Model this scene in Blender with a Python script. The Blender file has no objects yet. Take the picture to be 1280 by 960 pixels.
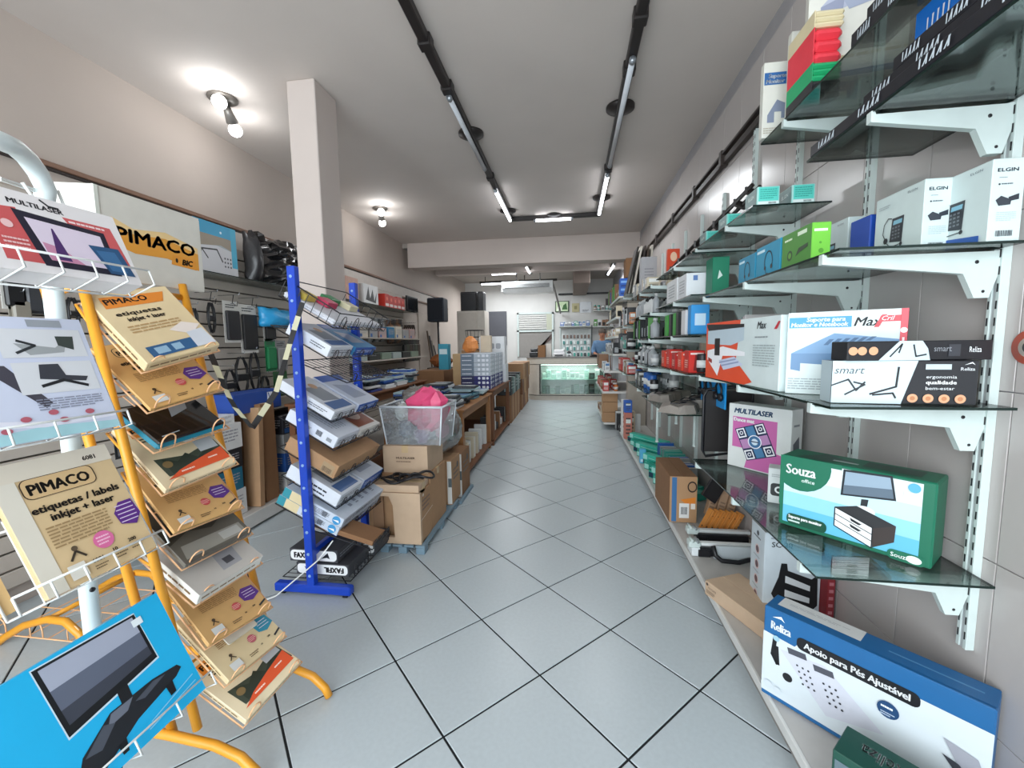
import bpy, math, random
from mathutils import Vector, Matrix
R = random.Random(7)
scene = bpy.context.scene
COL = scene.collection

# ---------------------------------------------------------------- camera
F_PX, PITCH, YAW, ROLL, EYE = 520.0, 0.0955, 0.1418, -0.0147, 1.4
_fw = Vector((-math.sin(YAW)*math.cos(PITCH), math.cos(YAW)*math.cos(PITCH), -math.sin(PITCH)))
_rt = Vector((math.cos(YAW), math.sin(YAW), 0)); _up = _rt.cross(_fw)
_r2 = _rt*math.cos(ROLL)+_up*math.sin(ROLL); _u2 = -_rt*math.sin(ROLL)+_up*math.cos(ROLL)
cam_data = bpy.data.cameras.new('camera'); cam = bpy.data.objects.new('camera', cam_data); COL.objects.link(cam)
cam_data.sensor_fit = 'HORIZONTAL'; cam_data.sensor_width = 36.0; cam_data.lens = 36.0*F_PX/1280.0
cam_data.clip_start = 0.05; cam_data.clip_end = 100
rot = Matrix((_r2, _u2, -_fw)).transposed().to_4x4()
cam.matrix_world = Matrix.Translation((0, 0, EYE)) @ rot
scene.camera = cam

# ---------------------------------------------------------------- light of the open shop front, exposure
world = bpy.data.worlds.new('daylight'); scene.world = world; world.use_nodes = True
wn = world.node_tree.nodes; wn['Background'].inputs[0].default_value = (0.88, 0.95, 1.0, 1); wn['Background'].inputs[1].default_value = 3.6
scene.view_settings.view_transform = 'Standard'; scene.view_settings.look = 'None'
scene.view_settings.gamma = 1; scene.view_settings.use_curve_mapping = False
scene.view_settings.exposure = 0.02
scene.cycles.transparent_max_bounces = 40; scene.cycles.max_bounces = 14; scene.cycles.diffuse_bounces = 6
def area(name, loc, size, power, col=(1, 1, 1), rot=(0, 0, 0), spread=math.pi):
    l = bpy.data.lights.new(name, 'AREA'); l.shape = 'RECTANGLE'; l.size, l.size_y = size; l.energy = power; l.color = col; l.spread = spread
    o = bpy.data.objects.new(name, l); o.location = loc; o.rotation_euler = rot; COL.objects.link(o); return o
SHOPFRONT = area('shopfront_daylight', (-0.95, -1.9, 1.75), (3.9, 2.7), 118, (0.84, 0.94, 1.0), (math.radians(97), 0, 0))

# ---------------------------------------------------------------- helpers
def at(px, py, x=None, y=None, z=None):
    d = _fw + _r2*((px-640)/F_PX) - _u2*((py-480)/F_PX)
    t = x/d.x if x is not None else (y/d.y if y is not None else (z-EYE)/d.z)
    return Vector((0, 0, EYE)) + d*t
def lin(c):
    if isinstance(c, str):
        c = tuple(int(c[i:i+2], 16)/255 for i in (0, 2, 4))
    return tuple((v/12.92 if v <= 0.04045 else ((v+0.055)/1.055)**2.4) for v in c)
_mats = {}
def M(col, rough=0.5, metal=0.0, var=0.06, scale=14.0, bump=0.0, coat=0.0, alpha=1.0, name=None):
    key = (col, rough, metal, var, scale, bump, coat, alpha)
    if key in _mats: return _mats[key]
    m = bpy.data.materials.new(name or 'surface_%s' % col); m.use_nodes = True; nt = m.node_tree; b = nt.nodes['Principled BSDF']
    c = lin(col)
    b.inputs['Roughness'].default_value = rough; b.inputs['Metallic'].default_value = metal
    if coat: b.inputs['Coat Weight'].default_value = coat; b.inputs['Coat Roughness'].default_value = 0.12
    if alpha < 1: b.inputs['Alpha'].default_value = alpha
    tc = nt.nodes.new('ShaderNodeTexCoord'); no = nt.nodes.new('ShaderNodeTexNoise'); no.inputs['Scale'].default_value = scale; no.inputs['Detail'].default_value = 3
    nt.links.new(tc.outputs['Object'], no.inputs['Vector'])
    mx = nt.nodes.new('ShaderNodeMix'); mx.data_type = 'RGBA'
    mx.inputs[6].default_value = tuple(max(0, v*(1-var*1.6)) for v in c)+(1,); mx.inputs[7].default_value = tuple(min(1, v*(1+var*1.6)) for v in c)+(1,)
    nt.links.new(no.outputs['Fac'], mx.inputs[0]); nt.links.new(mx.outputs[2], b.inputs['Base Color'])
    if bump:
        bp = nt.nodes.new('ShaderNodeBump'); bp.inputs['Strength'].default_value = bump; bp.inputs['Distance'].default_value = 0.004
        n2 = nt.nodes.new('ShaderNodeTexNoise'); n2.inputs['Scale'].default_value = scale*6; n2.inputs['Detail'].default_value = 4
        nt.links.new(tc.outputs['Object'], n2.inputs['Vector']); nt.links.new(n2.outputs['Fac'], bp.inputs['Height']); nt.links.new(bp.outputs[0], b.inputs['Normal'])
    _mats[key] = m; return m
def emis(name, col, s):
    m = bpy.data.materials.new(name); m.use_nodes = True; b = m.node_tree.nodes['Principled BSDF']
    b.inputs['Base Color'].default_value = lin(col)+(1,); b.inputs['Emission Color'].default_value = lin(col)+(1,); b.inputs['Emission Strength'].default_value = s
    return m
def clear(name, tint, gloss=0.1, rough=0.03, body=0.0, bodycol='FFFFFF'):
    """clear sheet: tinted transmission with a fresnel gloss and an optional milky body"""
    m = bpy.data.materials.new(name); m.use_nodes = True; nt = m.node_tree; nt.nodes.clear()
    out = nt.nodes.new('ShaderNodeOutputMaterial'); tr = nt.nodes.new('ShaderNodeBsdfTransparent'); tr.inputs[0].default_value = lin(tint)+(1,)
    gl = nt.nodes.new('ShaderNodeBsdfGlossy'); gl.inputs['Roughness'].default_value = rough
    lw = nt.nodes.new('ShaderNodeFresnel'); lw.inputs[0].default_value = 1.5
    ad = nt.nodes.new('ShaderNodeMath'); ad.operation = 'MULTIPLY_ADD'; ad.inputs[1].default_value = 0.8; ad.inputs[2].default_value = gloss*0.3
    nt.links.new(lw.outputs[0], ad.inputs[0])
    mx = nt.nodes.new('ShaderNodeMixShader'); nt.links.new(ad.outputs[0], mx.inputs[0]); nt.links.new(gl.outputs[0], mx.inputs[2])
    if body:
        df = nt.nodes.new('ShaderNodeBsdfDiffuse'); df.inputs[0].default_value = lin(bodycol)+(1,)
        m2 = nt.nodes.new('ShaderNodeMixShader'); m2.inputs[0].default_value = body
        no = nt.nodes.new('ShaderNodeTexNoise'); no.inputs['Scale'].default_value = 9; no.inputs['Detail'].default_value = 5
        mm = nt.nodes.new('ShaderNodeMath'); mm.operation = 'MULTIPLY'; mm.inputs[1].default_value = body*2; nt.links.new(no.outputs['Fac'], mm.inputs[0]); nt.links.new(mm.outputs[0], m2.inputs[0])
        nt.links.new(tr.outputs[0], m2.inputs[1]); nt.links.new(df.outputs[0], m2.inputs[2]); nt.links.new(m2.outputs[0], mx.inputs[1])
    else: nt.links.new(tr.outputs[0], mx.inputs[1])
    nt.links.new(mx.outputs[0], out.inputs[0]); return m
GLASS = clear('shelf_glass', 'F1F9F6'); GLASS_EDGE = M('0E2420', 0.15, name='glass_edge')
FILM = clear('clear_film', 'E8ECEC', 0.5, 0.12, 0.12, 'DCE0E0'); BINPLASTIC = clear('clear_plastic', 'E6ECEE', 0.3, 0.2, 0.22, 'E8EEF2')
WHITE = M('C6D2CF', 0.35, name='white_enamel'); BLACK = M('15151A', 0.4, name='black_plastic'); CARD = M('A98563', 0.85, bump=0.15, name='cardboard')
CARD_D = M('8A6546', 0.85, bump=0.15, name='brown_cardboard'); CARD_L = M('BFA58B', 0.85, bump=0.1, name='pale_cardboard'); TAPE = M('C9AE86', 0.25, name='parcel_tape')
BLUE = M('0B3FB5', 0.32, name='blue_enamel'); ORANGE = M('E09A2B', 0.35, name='orange_enamel'); CHROME = M('B8BCC0', 0.25, 0.9, name='bright_metal')
WIREK = M('1B1D22', 0.4, name='black_wire'); WIREW = M('E6E8E6', 0.35, name='white_wire'); WIREO = M('EDB98A', 0.4, name='peach_wire')

class MB:
    def __init__(s): s.v = []; s.f = []; s.mi = []; s.mats = []; s.sm = []
    def slot(s, m):
        if m not in s.mats: s.mats.append(m)
        return s.mats.index(m)
    def add(s, vs, fs, m, smooth=False, T=None):
        o = len(s.v); k = s.slot(m)
        s.v += [(T @ Vector(v)) if T else Vector(v) for v in vs]
        for f in fs: s.f.append([i+o for i in f]); s.mi.append(k); s.sm.append(smooth)
        return s
    def box(s, a, b, m, c=0.0, T=None, em=None):
        x0, y0, z0 = (min(a[i], b[i]) for i in range(3)); x1, y1, z1 = (max(a[i], b[i]) for i in range(3))
        if c <= 0:
            vs = [(x0,y0,z0),(x1,y0,z0),(x1,y1,z0),(x0,y1,z0),(x0,y0,z1),(x1,y0,z1),(x1,y1,z1),(x0,y1,z1)]
            s.add(vs, [(3,2,1,0),(4,5,6,7)], m, False, T); o = len(s.v)-8; k = s.slot(em or m)
            for f in [(0,1,5,4),(1,2,6,5),(2,3,7,6),(3,0,4,7)]: s.f.append([i+o for i in f]); s.mi.append(k); s.sm.append(False)
            return s
        c = min(c, (x1-x0)*.45, (y1-y0)*.45, (z1-z0)*.45)
        X, Y, Z = (x0, x1), (y0, y1), (z0, z1); vs = []; ix = {}
        for i in (0, 1):
            for j in (0, 1):
                for k in (0, 1):
                    for ax in range(3):
                        p = [X[i]+(c if i == 0 else -c), Y[j]+(c if j == 0 else -c), Z[k]+(c if k == 0 else -c)]
                        p[ax] = (X, Y, Z)[ax][(i, j, k)[ax]]; ix[i, j, k, ax] = len(vs); vs.append(tuple(p))
        fs = []
        for ax in range(3):
            o = [q for q in range(3) if q != ax]
            for e in (0, 1):
                L = []
                for a_, b_ in ((0,0),(1,0),(1,1),(0,1)):
                    t = [0, 0, 0]; t[ax] = e; t[o[0]] = a_; t[o[1]] = b_; L.append(ix[t[0], t[1], t[2], ax])
                if (e == 0) != (ax == 1): L.reverse()
                fs.append(L)
            for a_ in (0, 1):
                for b_ in (0, 1):
                    def g(e, which):
                        t = [0, 0, 0]; t[ax] = e; t[o[0]] = a_; t[o[1]] = b_; return ix[t[0], t[1], t[2], which]
                    L = [g(0, o[0]), g(1, o[0]), g(1, o[1]), g(0, o[1])]
                    fs.append(L)
        for i in (0, 1):
            for j in (0, 1):
                for k in (0, 1): fs.append([ix[i, j, k, 0], ix[i, j, k, 1], ix[i, j, k, 2]])
        return s.add(vs, fs, m, False, T)
    def tube(s, pts, r, m, n=8, closed=False, cap=True, r2=None):
        pts = [Vector(p) for p in pts]; N = len(pts); vs = []; fs = []; prev = None
        for i, p in enumerate(pts):
            a = pts[(i-1) % N] if (closed or i > 0) else p; b = pts[(i+1) % N] if (closed or i < N-1) else p
            t = (b-a); t = t.normalized() if t.length > 1e-9 else Vector((0, 0, 1))
            if prev is None:
                u = t.orthogonal().normalized()
            else:
                u = prev - t*prev.dot(t); u = u.normalized() if u.length > 1e-6 else t.orthogonal().normalized()
            prev = u; w = t.cross(u); rr = r if r2 is None else r+(r2-r)*i/(N-1)
            for k in range(n):
                an = 2*math.pi*k/n; vs.append(p+u*math.cos(an)*rr+w*math.sin(an)*rr)
        for i in range(N if closed else N-1):
            for k in range(n):
                a = i*n+k; b = i*n+(k+1) % n; c = ((i+1) % N)*n+(k+1) % n; d = ((i+1) % N)*n+k; fs.append((a, b, c, d))
        if cap and not closed: fs.append(tuple(range(n-1, -1, -1))); fs.append(tuple(range((N-1)*n, N*n)))
        return s.add(vs, fs, m, n > 5)
    def cyl(s, p0, p1, r0, m, r1=None, n=16):
        return s.tube([p0, p1], r0, m, n, r2=r0 if r1 is None else r1)
    def lathe(s, c, prof, m, n=16, axis='z', T=None):
        vs = []; fs = []
        for r, h in prof:
            for k in range(n):
                a = 2*math.pi*k/n; x, y = r*math.cos(a), r*math.sin(a)
                vs.append({'z': (c[0]+x, c[1]+y, c[2]+h), 'x': (c[0]+h, c[1]+x, c[2]+y), 'y': (c[0]+x, c[1]+h, c[2]+y)}[axis])
        for i in range(len(prof)-1):
            for k in range(n): fs.append((i*n+k, i*n+(k+1) % n, (i+1)*n+(k+1) % n, (i+1)*n+k))
        fs.append(tuple(range(n-1, -1, -1))); fs.append(tuple(range((len(prof)-1)*n, len(prof)*n)))
        return s.add(vs, fs, m, True, T)
    def prism(s, poly, ext, m, T=None):
        """poly: list of 3D points (planar), ext: extrusion vector"""
        n = len(poly); e = Vector(ext); vs = [Vector(p) for p in poly]+[Vector(p)+e for p in poly]
        fs = [tuple(range(n-1, -1, -1)), tuple(range(n, 2*n))]+[(i, (i+1) % n, n+(i+1) % n, n+i) for i in range(n)]
        return s.add(vs, fs, m, False, T)
    def mesh(s, name, off=None):
        me = bpy.data.meshes.new(name); o = Vector(off) if off is not None else Vector((0, 0, 0))
        me.from_pydata([tuple(v-o) for v in s.v], [], s.f)
        for m in s.mats: me.materials.append(m)
        me.polygons.foreach_set('material_index', s.mi); me.polygons.foreach_set('use_smooth', s.sm); me.update(); return me
    def build(s, name, parent=None, off=None, origin=None, **kw):
        """vertices are given in world space when parent is an unrotated root (off = its location), else in the parent's space"""
        if parent is not None and off is None and parent.get('_w'): off = WOFF[parent.name]
        o = bpy.data.objects.new(name, s.mesh(name, off if origin is None else origin)); COL.objects.link(o)
        if parent is not None: o.parent = parent; WOFF[o.name] = off if off is not None else Vector((0, 0, 0)); 
        if parent is not None and parent.get('_w'): o['_w'] = 1
        if origin is not None: o.location = origin; o['_w'] = 1; WOFF[o.name] = Vector(origin)
        return o
WOFF = {}
def tag(o, label=None, cat=None, group=None, kind=None):
    if label: o['label'] = label
    if cat: o['category'] = cat
    if group: o['group'] = group
    if kind: o['kind'] = kind
    return o
def root(name, loc, label, cat, group=None, rz=0.0, mat=None):
    o = bpy.data.objects.new(name, None); o.empty_display_size = 0.05; COL.objects.link(o)
    if mat is not None: o.matrix_world = mat
    else:
        o.location = loc; o.rotation_euler = (0, 0, rz)
        if rz == 0: o['_w'] = 1; WOFF[o.name] = Vector(loc)
    return tag(o, label, cat, group)
def kids(o): return [c for c in ALLCH.get(o, [])]
def copy_tree(o, parent=None):
    c = o.copy(); COL.objects.link(c); c.parent = parent
    for ch in list(o.children): copy_tree(ch, c)
    return c

# ---------------------------------------------------------------- print (lettering and artwork lying on a surface)
_txt = {}
def text_geo(t, bold=0.0, shear=0.0):
    key = (t, bold, shear)
    if key in _txt: return _txt[key]
    cu = bpy.data.curves.new('t', 'FONT'); cu.body = t; cu.size = 1; cu.resolution_u = 2; cu.offset = bold; cu.shear = shear
    ob = bpy.data.objects.new('t', cu); COL.objects.link(ob)
    me = ob.to_mesh(); vs = [(v.co.x, v.co.y) for v in me.vertices]; fs = [tuple(p.vertices) for p in me.polygons]
    ob.to_mesh_clear(); bpy.data.objects.remove(ob); bpy.data.curves.remove(cu)
    k = 1/0.70
    x0 = min((v[0] for v in vs), default=0)
    vs = [((x-x0)*k, y*k) for x, y in vs]; w = max((v[0] for v in vs), default=1)
    _txt[key] = (vs, fs, w); return _txt[key]
def ring(u, v, ru, rv, n=20, a0=0, a1=2*math.pi): return [(u+ru*math.cos(a0+(a1-a0)*i/n), v+rv*math.sin(a0+(a1-a0)*i/n)) for i in range(n)]
def rrect(u0, v0, u1, v1, ru, rv, n=4):
    P = []
    for cu, cv, a in ((u1-ru, v0+rv, -90), (u1-ru, v1-rv, 0), (u0+ru, v1-rv, 90), (u0+ru, v0+rv, 180)):
        for i in range(n+1):
            an = math.radians(a+90*i/n); P.append((cu+ru*math.cos(an), cv+rv*math.sin(an)))
    return P
def inkm(c): return M(c, 0.42, var=0.02)
def ink(mb, O, U, V, items, lift=0.0006):
    """O origin of the face, U and V full edge vectors; items in face fractions"""
    O, U, V = Vector(O), Vector(U), Vector(V); N = U.cross(V).normalized(); W, H = U.length, V.length
    for k, it in enumerate(items):
        d = N*(lift+0.00012*k); q = it[0]
        P = lambda u, v: O+U*min(1, max(0, u))+V*min(1, max(0, v))+d
        if q == 'r': _, u0, v0, u1, v1, c = it; mb.add([P(u0,v0),P(u1,v0),P(u1,v1),P(u0,v1)], [(0,1,2,3)], inkm(c))
        elif q == 'p': pts = [P(*a) for a in it[1]]; mb.add(pts, [tuple(range(len(pts)))], inkm(it[2]))
        elif q == 'rr': _, u0, v0, u1, v1, r, c = it; pts = [P(*a) for a in rrect(u0, v0, u1, v1, r*H/W, r)]; mb.add(pts, [tuple(range(len(pts)))], inkm(c))
        elif q == 'c': _, u, v, r, c = it[:5]; e = it[5] if len(it) > 5 else 1.0; pts = [P(*a) for a in ring(u, v, r*H/W*e, r)]; mb.add(pts, [tuple(range(len(pts)))], inkm(c))
        elif q == 'l':   # stroke through points, half width w in fractions of V
            _, pl, w, c = it
            for a, b in zip(pl, pl[1:]):
                A = Vector((a[0]*W, a[1]*H)); B = Vector((b[0]*W, b[1]*H)); n = (B-A).normalized(); n = Vector((-n.y, n.x))*w*H; e = (B-A).normalized()*w*H*0.5
                mb.add([P(p.x/W, p.y/H) for p in (A-n-e, B-n+e, B+n+e, A+n-e)], [(0,1,2,3)], inkm(c))
        elif q == 't':   # text: string,u,v,cap height(frac of V),colour, options
            _, s_, u, v, h, c = it[:6]; op = it[6] if len(it) > 6 else {}
            vs, fs, w = text_geo(s_, 0.0, op.get('sh', 0.0)); hh = h*H; sx = hh
            if 'w' in op: sx = op['w']*W/w
            ca, sa = math.cos(math.radians(op.get('rot', 0))), math.sin(math.radians(op.get('rot', 0)))
            dx = {'l': 0, 'c': -w*sx/2, 'r': -w*sx}[op.get('al', 'l')]
            bb = op.get('b', 0.0)*hh*3.2
            for ox, oy in (((-bb, 0), (0, 0), (bb, 0), (0, bb*.7), (0, -bb*.7)) if bb else ((0, 0),)):
                pts = []
                for x, y in vs:
                    X, Y = x*sx+dx+ox, y*hh+oy; X, Y = X*ca-Y*sa, X*sa+Y*ca; pts.append(O+U*(u+X/W)+V*(v+Y/H)+d)
                mb.add(pts, fs, inkm(c))
        elif q == 'n':   # small print: n lines of broken words
            _, u0, v0, u1, v1, n, c = it; rr = random.Random(int(u0*999)+int(v0*77)+n)
            for i in range(n):
                vv = v1-(v1-v0)*(i+0.5)/n; hh = (v1-v0)/n*0.22; u = u0; end = u1-(rr.random()*0.25*(u1-u0) if i == n-1 else 0)
                while u < end-0.004:
                    w = min(end-u, (u1-u0)*rr.uniform(0.08, 0.2)); mb.add([P(u,vv-hh),P(u+w*0.86,vv-hh),P(u+w*0.86,vv+hh),P(u,vv+hh)], [(0,1,2,3)], inkm(c)); u += w
        elif q == 'bar':  # barcode
            _, u0, v0, u1, v1, c = it; rr = random.Random(3); u = u0
            while u < u1: w = (u1-u0)*rr.choice((0.02, 0.03, 0.05)); mb.add([P(u,v0),P(min(u+w,u1),v0),P(min(u+w,u1),v1),P(u,v1)], [(0,1,2,3)], inkm(c)); u += w+(u1-u0)*rr.choice((0.02, 0.04))
def face(dims, f):
    w, d, h = dims
    return {'F': ((0,0,0),(w,0,0),(0,0,h)), 'R': ((w,0,0),(0,d,0),(0,0,h)), 'B': ((w,d,0),(-w,0,0),(0,0,h)), 'L': ((0,d,0),(0,-d,0),(0,0,h)),
            'T': ((0,0,h),(w,0,0),(0,d,0)), 'T2': ((w,0,h),(0,d,0),(-w,0,0)), 'T3': ((w,d,h),(-w,0,0),(0,-d,0)), 'T4': ((0,d,h),(0,-d,0),(w,0,0))}[f]
def carton(name, label, cat, loc, dims, col, group=None, rz=0.0, mat=None, art=None, faces=None, tape=None, flap=None, style='carton', c=0.002, part='printed_artwork'):
    """A closed box whose body is the thing itself. local x,y,z = dims. art: {face: [items]}; faces: {face: colour}"""
    w, d, h = dims; mb = MB(); base = col if not isinstance(col, str) else M(col, 0.5)
    if style == 'carton':      # body below, two flaps meeting over it, glued end flap edges
        mb.box((0,0,0), (w,d,h-0.004), base, c)
        g = 0.0012
        if w >= d: mb.box((0.001,0.001,h-0.005), (w-0.001,d/2-g,h), base, 0.001).box((0.001,d/2+g,h-0.005), (w-0.001,d-0.001,h), base, 0.001)
        else: mb.box((0.001,0.001,h-0.005), (w/2-g,d-0.001,h), base, 0.001).box((w/2+g,0.001,h-0.005), (w-0.001,d-0.001,h), base, 0.001)
    elif style == 'lid':       # telescoping lid
        mb.box((0.002,0.002,0), (w-0.002,d-0.002,h*0.5), base, c).box((0,0,h*0.35), (w,d,h), base, c)
    else:                      # tuck-end product box with a tuck flap line at each end
        mb.box((0,0,0), (w,d,h), base, c)
        t = 0.0007
        if w >= d: mb.box((-t, d*0.03, h*0.03), (0.001, d*0.97, h*0.97), base, 0.0005); mb.box((w-0.001, d*0.03, h*0.03), (w+t, d*0.97, h*0.97), base, 0.0005)
        else: mb.box((w*0.03, -t, h*0.03), (w*0.97, 0.001, h*0.97), base, 0.0005); mb.box((w*0.03, d-0.001, h*0.03), (w*0.97, d+t, h*0.97), base, 0.0005)
    o = bpy.data.objects.new(name, mb.mesh(name)); COL.objects.link(o)
    if mat is not None: o.matrix_world = mat
    else: o.location = loc; o.rotation_euler = (0, 0, rz)
    tag(o, label, cat, group)
    if art or faces:
        a = MB()
        for f, cc in (faces or {}).items():
            O, U, V = face(dims, f); ink(a, O, U, V, [('r', 0.004, 0.004, 0.996, 0.996, cc)], 0.0008)
        for f, items in (art or {}).items():
            O, U, V = face(dims, f); ink(a, O, U, V, items, 0.0011)
        a.build(part, o)
    if tape:
        tm = MB(); tw = 0.024
        if w >= d: tm.box((-0.0009, d/2-tw, h-0.05), (w+0.0009, d/2+tw, h+0.0009), TAPE)
        else: tm.box((w/2-tw, -0.0009, h-0.05), (w/2+tw, d+0.0009, h+0.0009), TAPE)
        tm.build('tape', o)
    return o
def frame(o, xdir, zdir):
    """orthonormal matrix at o with x along xdir, z nearest zdir"""
    x = Vector(xdir).normalized(); y = Vector(zdir).cross(x).normalized(); z = x.cross(y)
    m = Matrix((x, y, z)).transposed().to_4x4(); m.translation = Vector(o); return m

# ================================================================ THE ROOM
XL, XR, ZC, Y0, Y1 = -3.05, 1.155, 3.25, -1.6, 12.0
def wallmat(name, col, sp=0.03, bump=0.25, sc=3.0):
    return M(col, 0.8, var=sp, scale=sc, bump=bump, name=name)
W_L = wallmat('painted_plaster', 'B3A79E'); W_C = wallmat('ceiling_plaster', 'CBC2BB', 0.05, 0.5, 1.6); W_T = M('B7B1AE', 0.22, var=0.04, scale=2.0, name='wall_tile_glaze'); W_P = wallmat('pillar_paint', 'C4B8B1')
GROUT = M('15181B', 0.9, name='dark_grout'); WGROUT = M('9A989A', 0.8, name='wall_grout'); TILE = M('B4BDC1', 0.3, var=0.05, scale=60, bump=0.05, name='floor_tile_glaze')
def struct(mb, name, origin=None): return tag(mb.build(name, origin=origin), kind='structure')
floor = struct(MB().box((XL-0.1, Y0, -0.06), (XR+0.1, Y1+0.1, -0.004), GROUT), 'floor')
struct(MB().box((XL-0.1, Y0, ZC), (XR+0.1, 7.45, ZC+0.08), W_C), 'ceiling')
ZB = 3.02
struct(MB().box((XL-0.1, 7.45, ZB+0.15), (XR+0.6, Y1+0.1, ZB+0.3), M('A29A92', 0.8, var=0.05, scale=2, bump=0.4)), 'ceiling_rear')
struct(MB().box((XL-0.1, Y0, -0.05), (XL, Y1, ZC), W_L), 'wall_left')
WR = struct(MB().box((XR, Y0, -0.05), (XR+0.1, Y1, ZC), WGROUT), 'wall_right')
struct(MB().box((XL-0.1, Y1, -0.05), (XR+0.6, Y1+0.1, ZC), M('CFCECB', 0.6, var=0.04, scale=4, bump=0.2)), 'wall_back')
# floor tiles laid on the diagonal, each its own piece
TS = 1.4/3.066; s2 = 2**-.5
T0 = at(550.3, 724.6, z=0); da = Vector((s2, -s2, 0)); db = Vector((s2, s2, 0))
hw = TS/2-0.0042
def clip(poly, ax, lim, sgn):
    out = []
    for a, b in zip(poly, poly[1:]+poly[:1]):
        ia, ib = sgn*(a[ax]-lim) <= 0, sgn*(b[ax]-lim) <= 0
        if ia: out.append(a)
        if ia != ib: t = (lim-a[ax])/(b[ax]-a[ax]); out.append(a+(b-a)*t)
    return out
sq = [(-hw,-hw),(hw,-hw),(hw,hw),(-hw,hw)]
def tile_mesh(poly):
    mb = MB(); n = len(poly); ce = sum(poly, Vector((0,0,0)))/n
    top = [p+(ce-p).normalized()*0.003+Vector((0,0,0.0)) for p in poly]; mid = [p+Vector((0,0,-0.002)) for p in poly]; lo = [p+Vector((0,0,-0.008)) for p in poly]
    mb.add(top+mid+lo, [tuple(range(n))]+[(i+n, (i+1) % n+n, (i+1) % n, i) for i in range(n)]+[(i+2*n, (i+1) % n+2*n, (i+1) % n+n, i+n) for i in range(n)], TILE)
    return mb.mesh('tile')
full = tile_mesh([da*a+db*b for a, b in sq])
cells = []
for i in range(-40, 41):
    for j in range(-40, 41):
        c = T0+da*(TS*(i+0.5))+db*(TS*(j+0.5))
        P = [c+da*a+db*b for a, b in sq]
        if all(p.x < XL or p.x > XR or p.y < 0.2 or p.y > Y1 for p in P): continue
        if max(p.x for p in P) < XL or min(p.x for p in P) > XR or max(p.y for p in P) < 0.2 or min(p.y for p in P) > Y1: continue
        Q = P
        for ax, lim, sg in ((0, XL, -1), (0, XR, 1), (1, Y1, 1)): Q = clip(Q, ax, lim, sg)
        if len(Q) < 3: continue
        cells.append((c.length, c, Q, len(Q) == 4 and Q[0] == P[0] and Q[2] == P[2] and Q[1] == P[1] and Q[3] == P[3]))
cells.sort(key=lambda t: t[0])
for _, c, Q, isfull in cells:
    me = full if isfull else tile_mesh([q-c for q in Q])
    o = bpy.data.objects.new('tile', me); COL.objects.link(o); o.parent = floor; o.location = c
# glazed wall tiles on the wall of glass shelves
ty, tz = 0.3215, 0.472
wt = MB().box((-0.006, 0.0015, 0.0015), (0, ty-0.0015, tz-0.0015), W_T, 0.001).mesh('wall_tile')
k0 = -3
for k in range(k0, 24):
    for j in range(-1, 7):
        y, z = 1.257+ty*k, 0.31+tz*j
        if z < 0: z0 = 0
        if z+tz > ZC+0.3 or z < -0.2: continue
        if y > 8.5: continue
        if z+tz > ZC: continue
        o = bpy.data.objects.new('tile', wt); COL.objects.link(o); o.parent = WR; o.location = (XR, y, z)
        if z < 0: o.location = (XR, y, 0.0); o.scale = (1, 1, (z+tz)/tz)
# pillar, roof beams
pl = MB().box((-1.965, 2.84, 0), (-1.755, 3.115, ZC), W_P, 0.006); struct(pl, 'pillar', (-1.86, 2.98, 0))
struct(MB().box((-2.95, 7.43, 2.81), (XR+0.0, 7.75, ZC), W_P, 0.006), 'beam_cross', (-0.9, 7.43, 2.81))
struct(MB().box((XL, 9.3, 2.98), (XR, 9.5, ZB+0.2), W_P, 0.01), 'beam_rear', (-0.9, 9.3, 2.98))
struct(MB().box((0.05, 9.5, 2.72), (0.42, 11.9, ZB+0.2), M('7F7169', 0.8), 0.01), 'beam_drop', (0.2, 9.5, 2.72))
# moulding rails along the wall of slats
TRIM = M('7A5B49', 0.5, name='brown_moulding'); TRIMK = M('2A211D', 0.6)
struct(MB().box((XL, Y0, 2.475), (XL+0.03, 10.1, 2.505), TRIM, 0.004).box((XL, Y0, 2.458), (XL+0.022, 10.1, 2.473), TRIMK), 'trim_1', (XL, 5, 2.48))
struct(MB().box((XL, 3.2, 2.27), (XL+0.045, 10.1, 2.295), TRIM, 0.004).box((XL, 3.2, 2.295), (XL+0.02, 10.1, 2.458), M('C6BFB8', 0.7)), 'trim_2', (XL, 7, 2.28))
# conduit along the tiled wall and open cable tray
KDARK = M('332B27', 0.5, name='dark_conduit')
cd = MB().box((XR-0.042, 2.62, 2.70), (XR-0.0065, 7.4, 2.745), KDARK, 0.004).box((XR-0.055, 2.62, 2.765), (XR-0.02, 7.4, 2.785), KDARK, 0.004)
for y in (3.4, 4.1, 4.9, 5.8, 6.6): cd.box((XR-0.06, y, 2.69), (XR-0.0065, y+0.05, 2.80), KDARK, 0.004)
o = cd.build('cable_conduit', origin=(XR-0.02, 5, 2.7)); tag(o, 'dark double cable conduit running high along the tiled wall', 'conduit')
o = MB().box((XR-0.08, 2.5, 2.72), (XR-0.0065, 2.62, 2.85), M('C9A58A', 0.5), 0.01).build('junction_box', origin=(XR-0.04, 2.56, 2.72)); tag(o, 'peach coloured junction box at the end of the wall conduit', 'junction box')
MB().box((XR-0.084, 2.53, 2.74), (XR-0.078, 2.59, 2.83), M('B8937A', 0.5), 0.002).build('cover', o, off=Vector((XR-0.04, 2.56, 2.72)))

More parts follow.
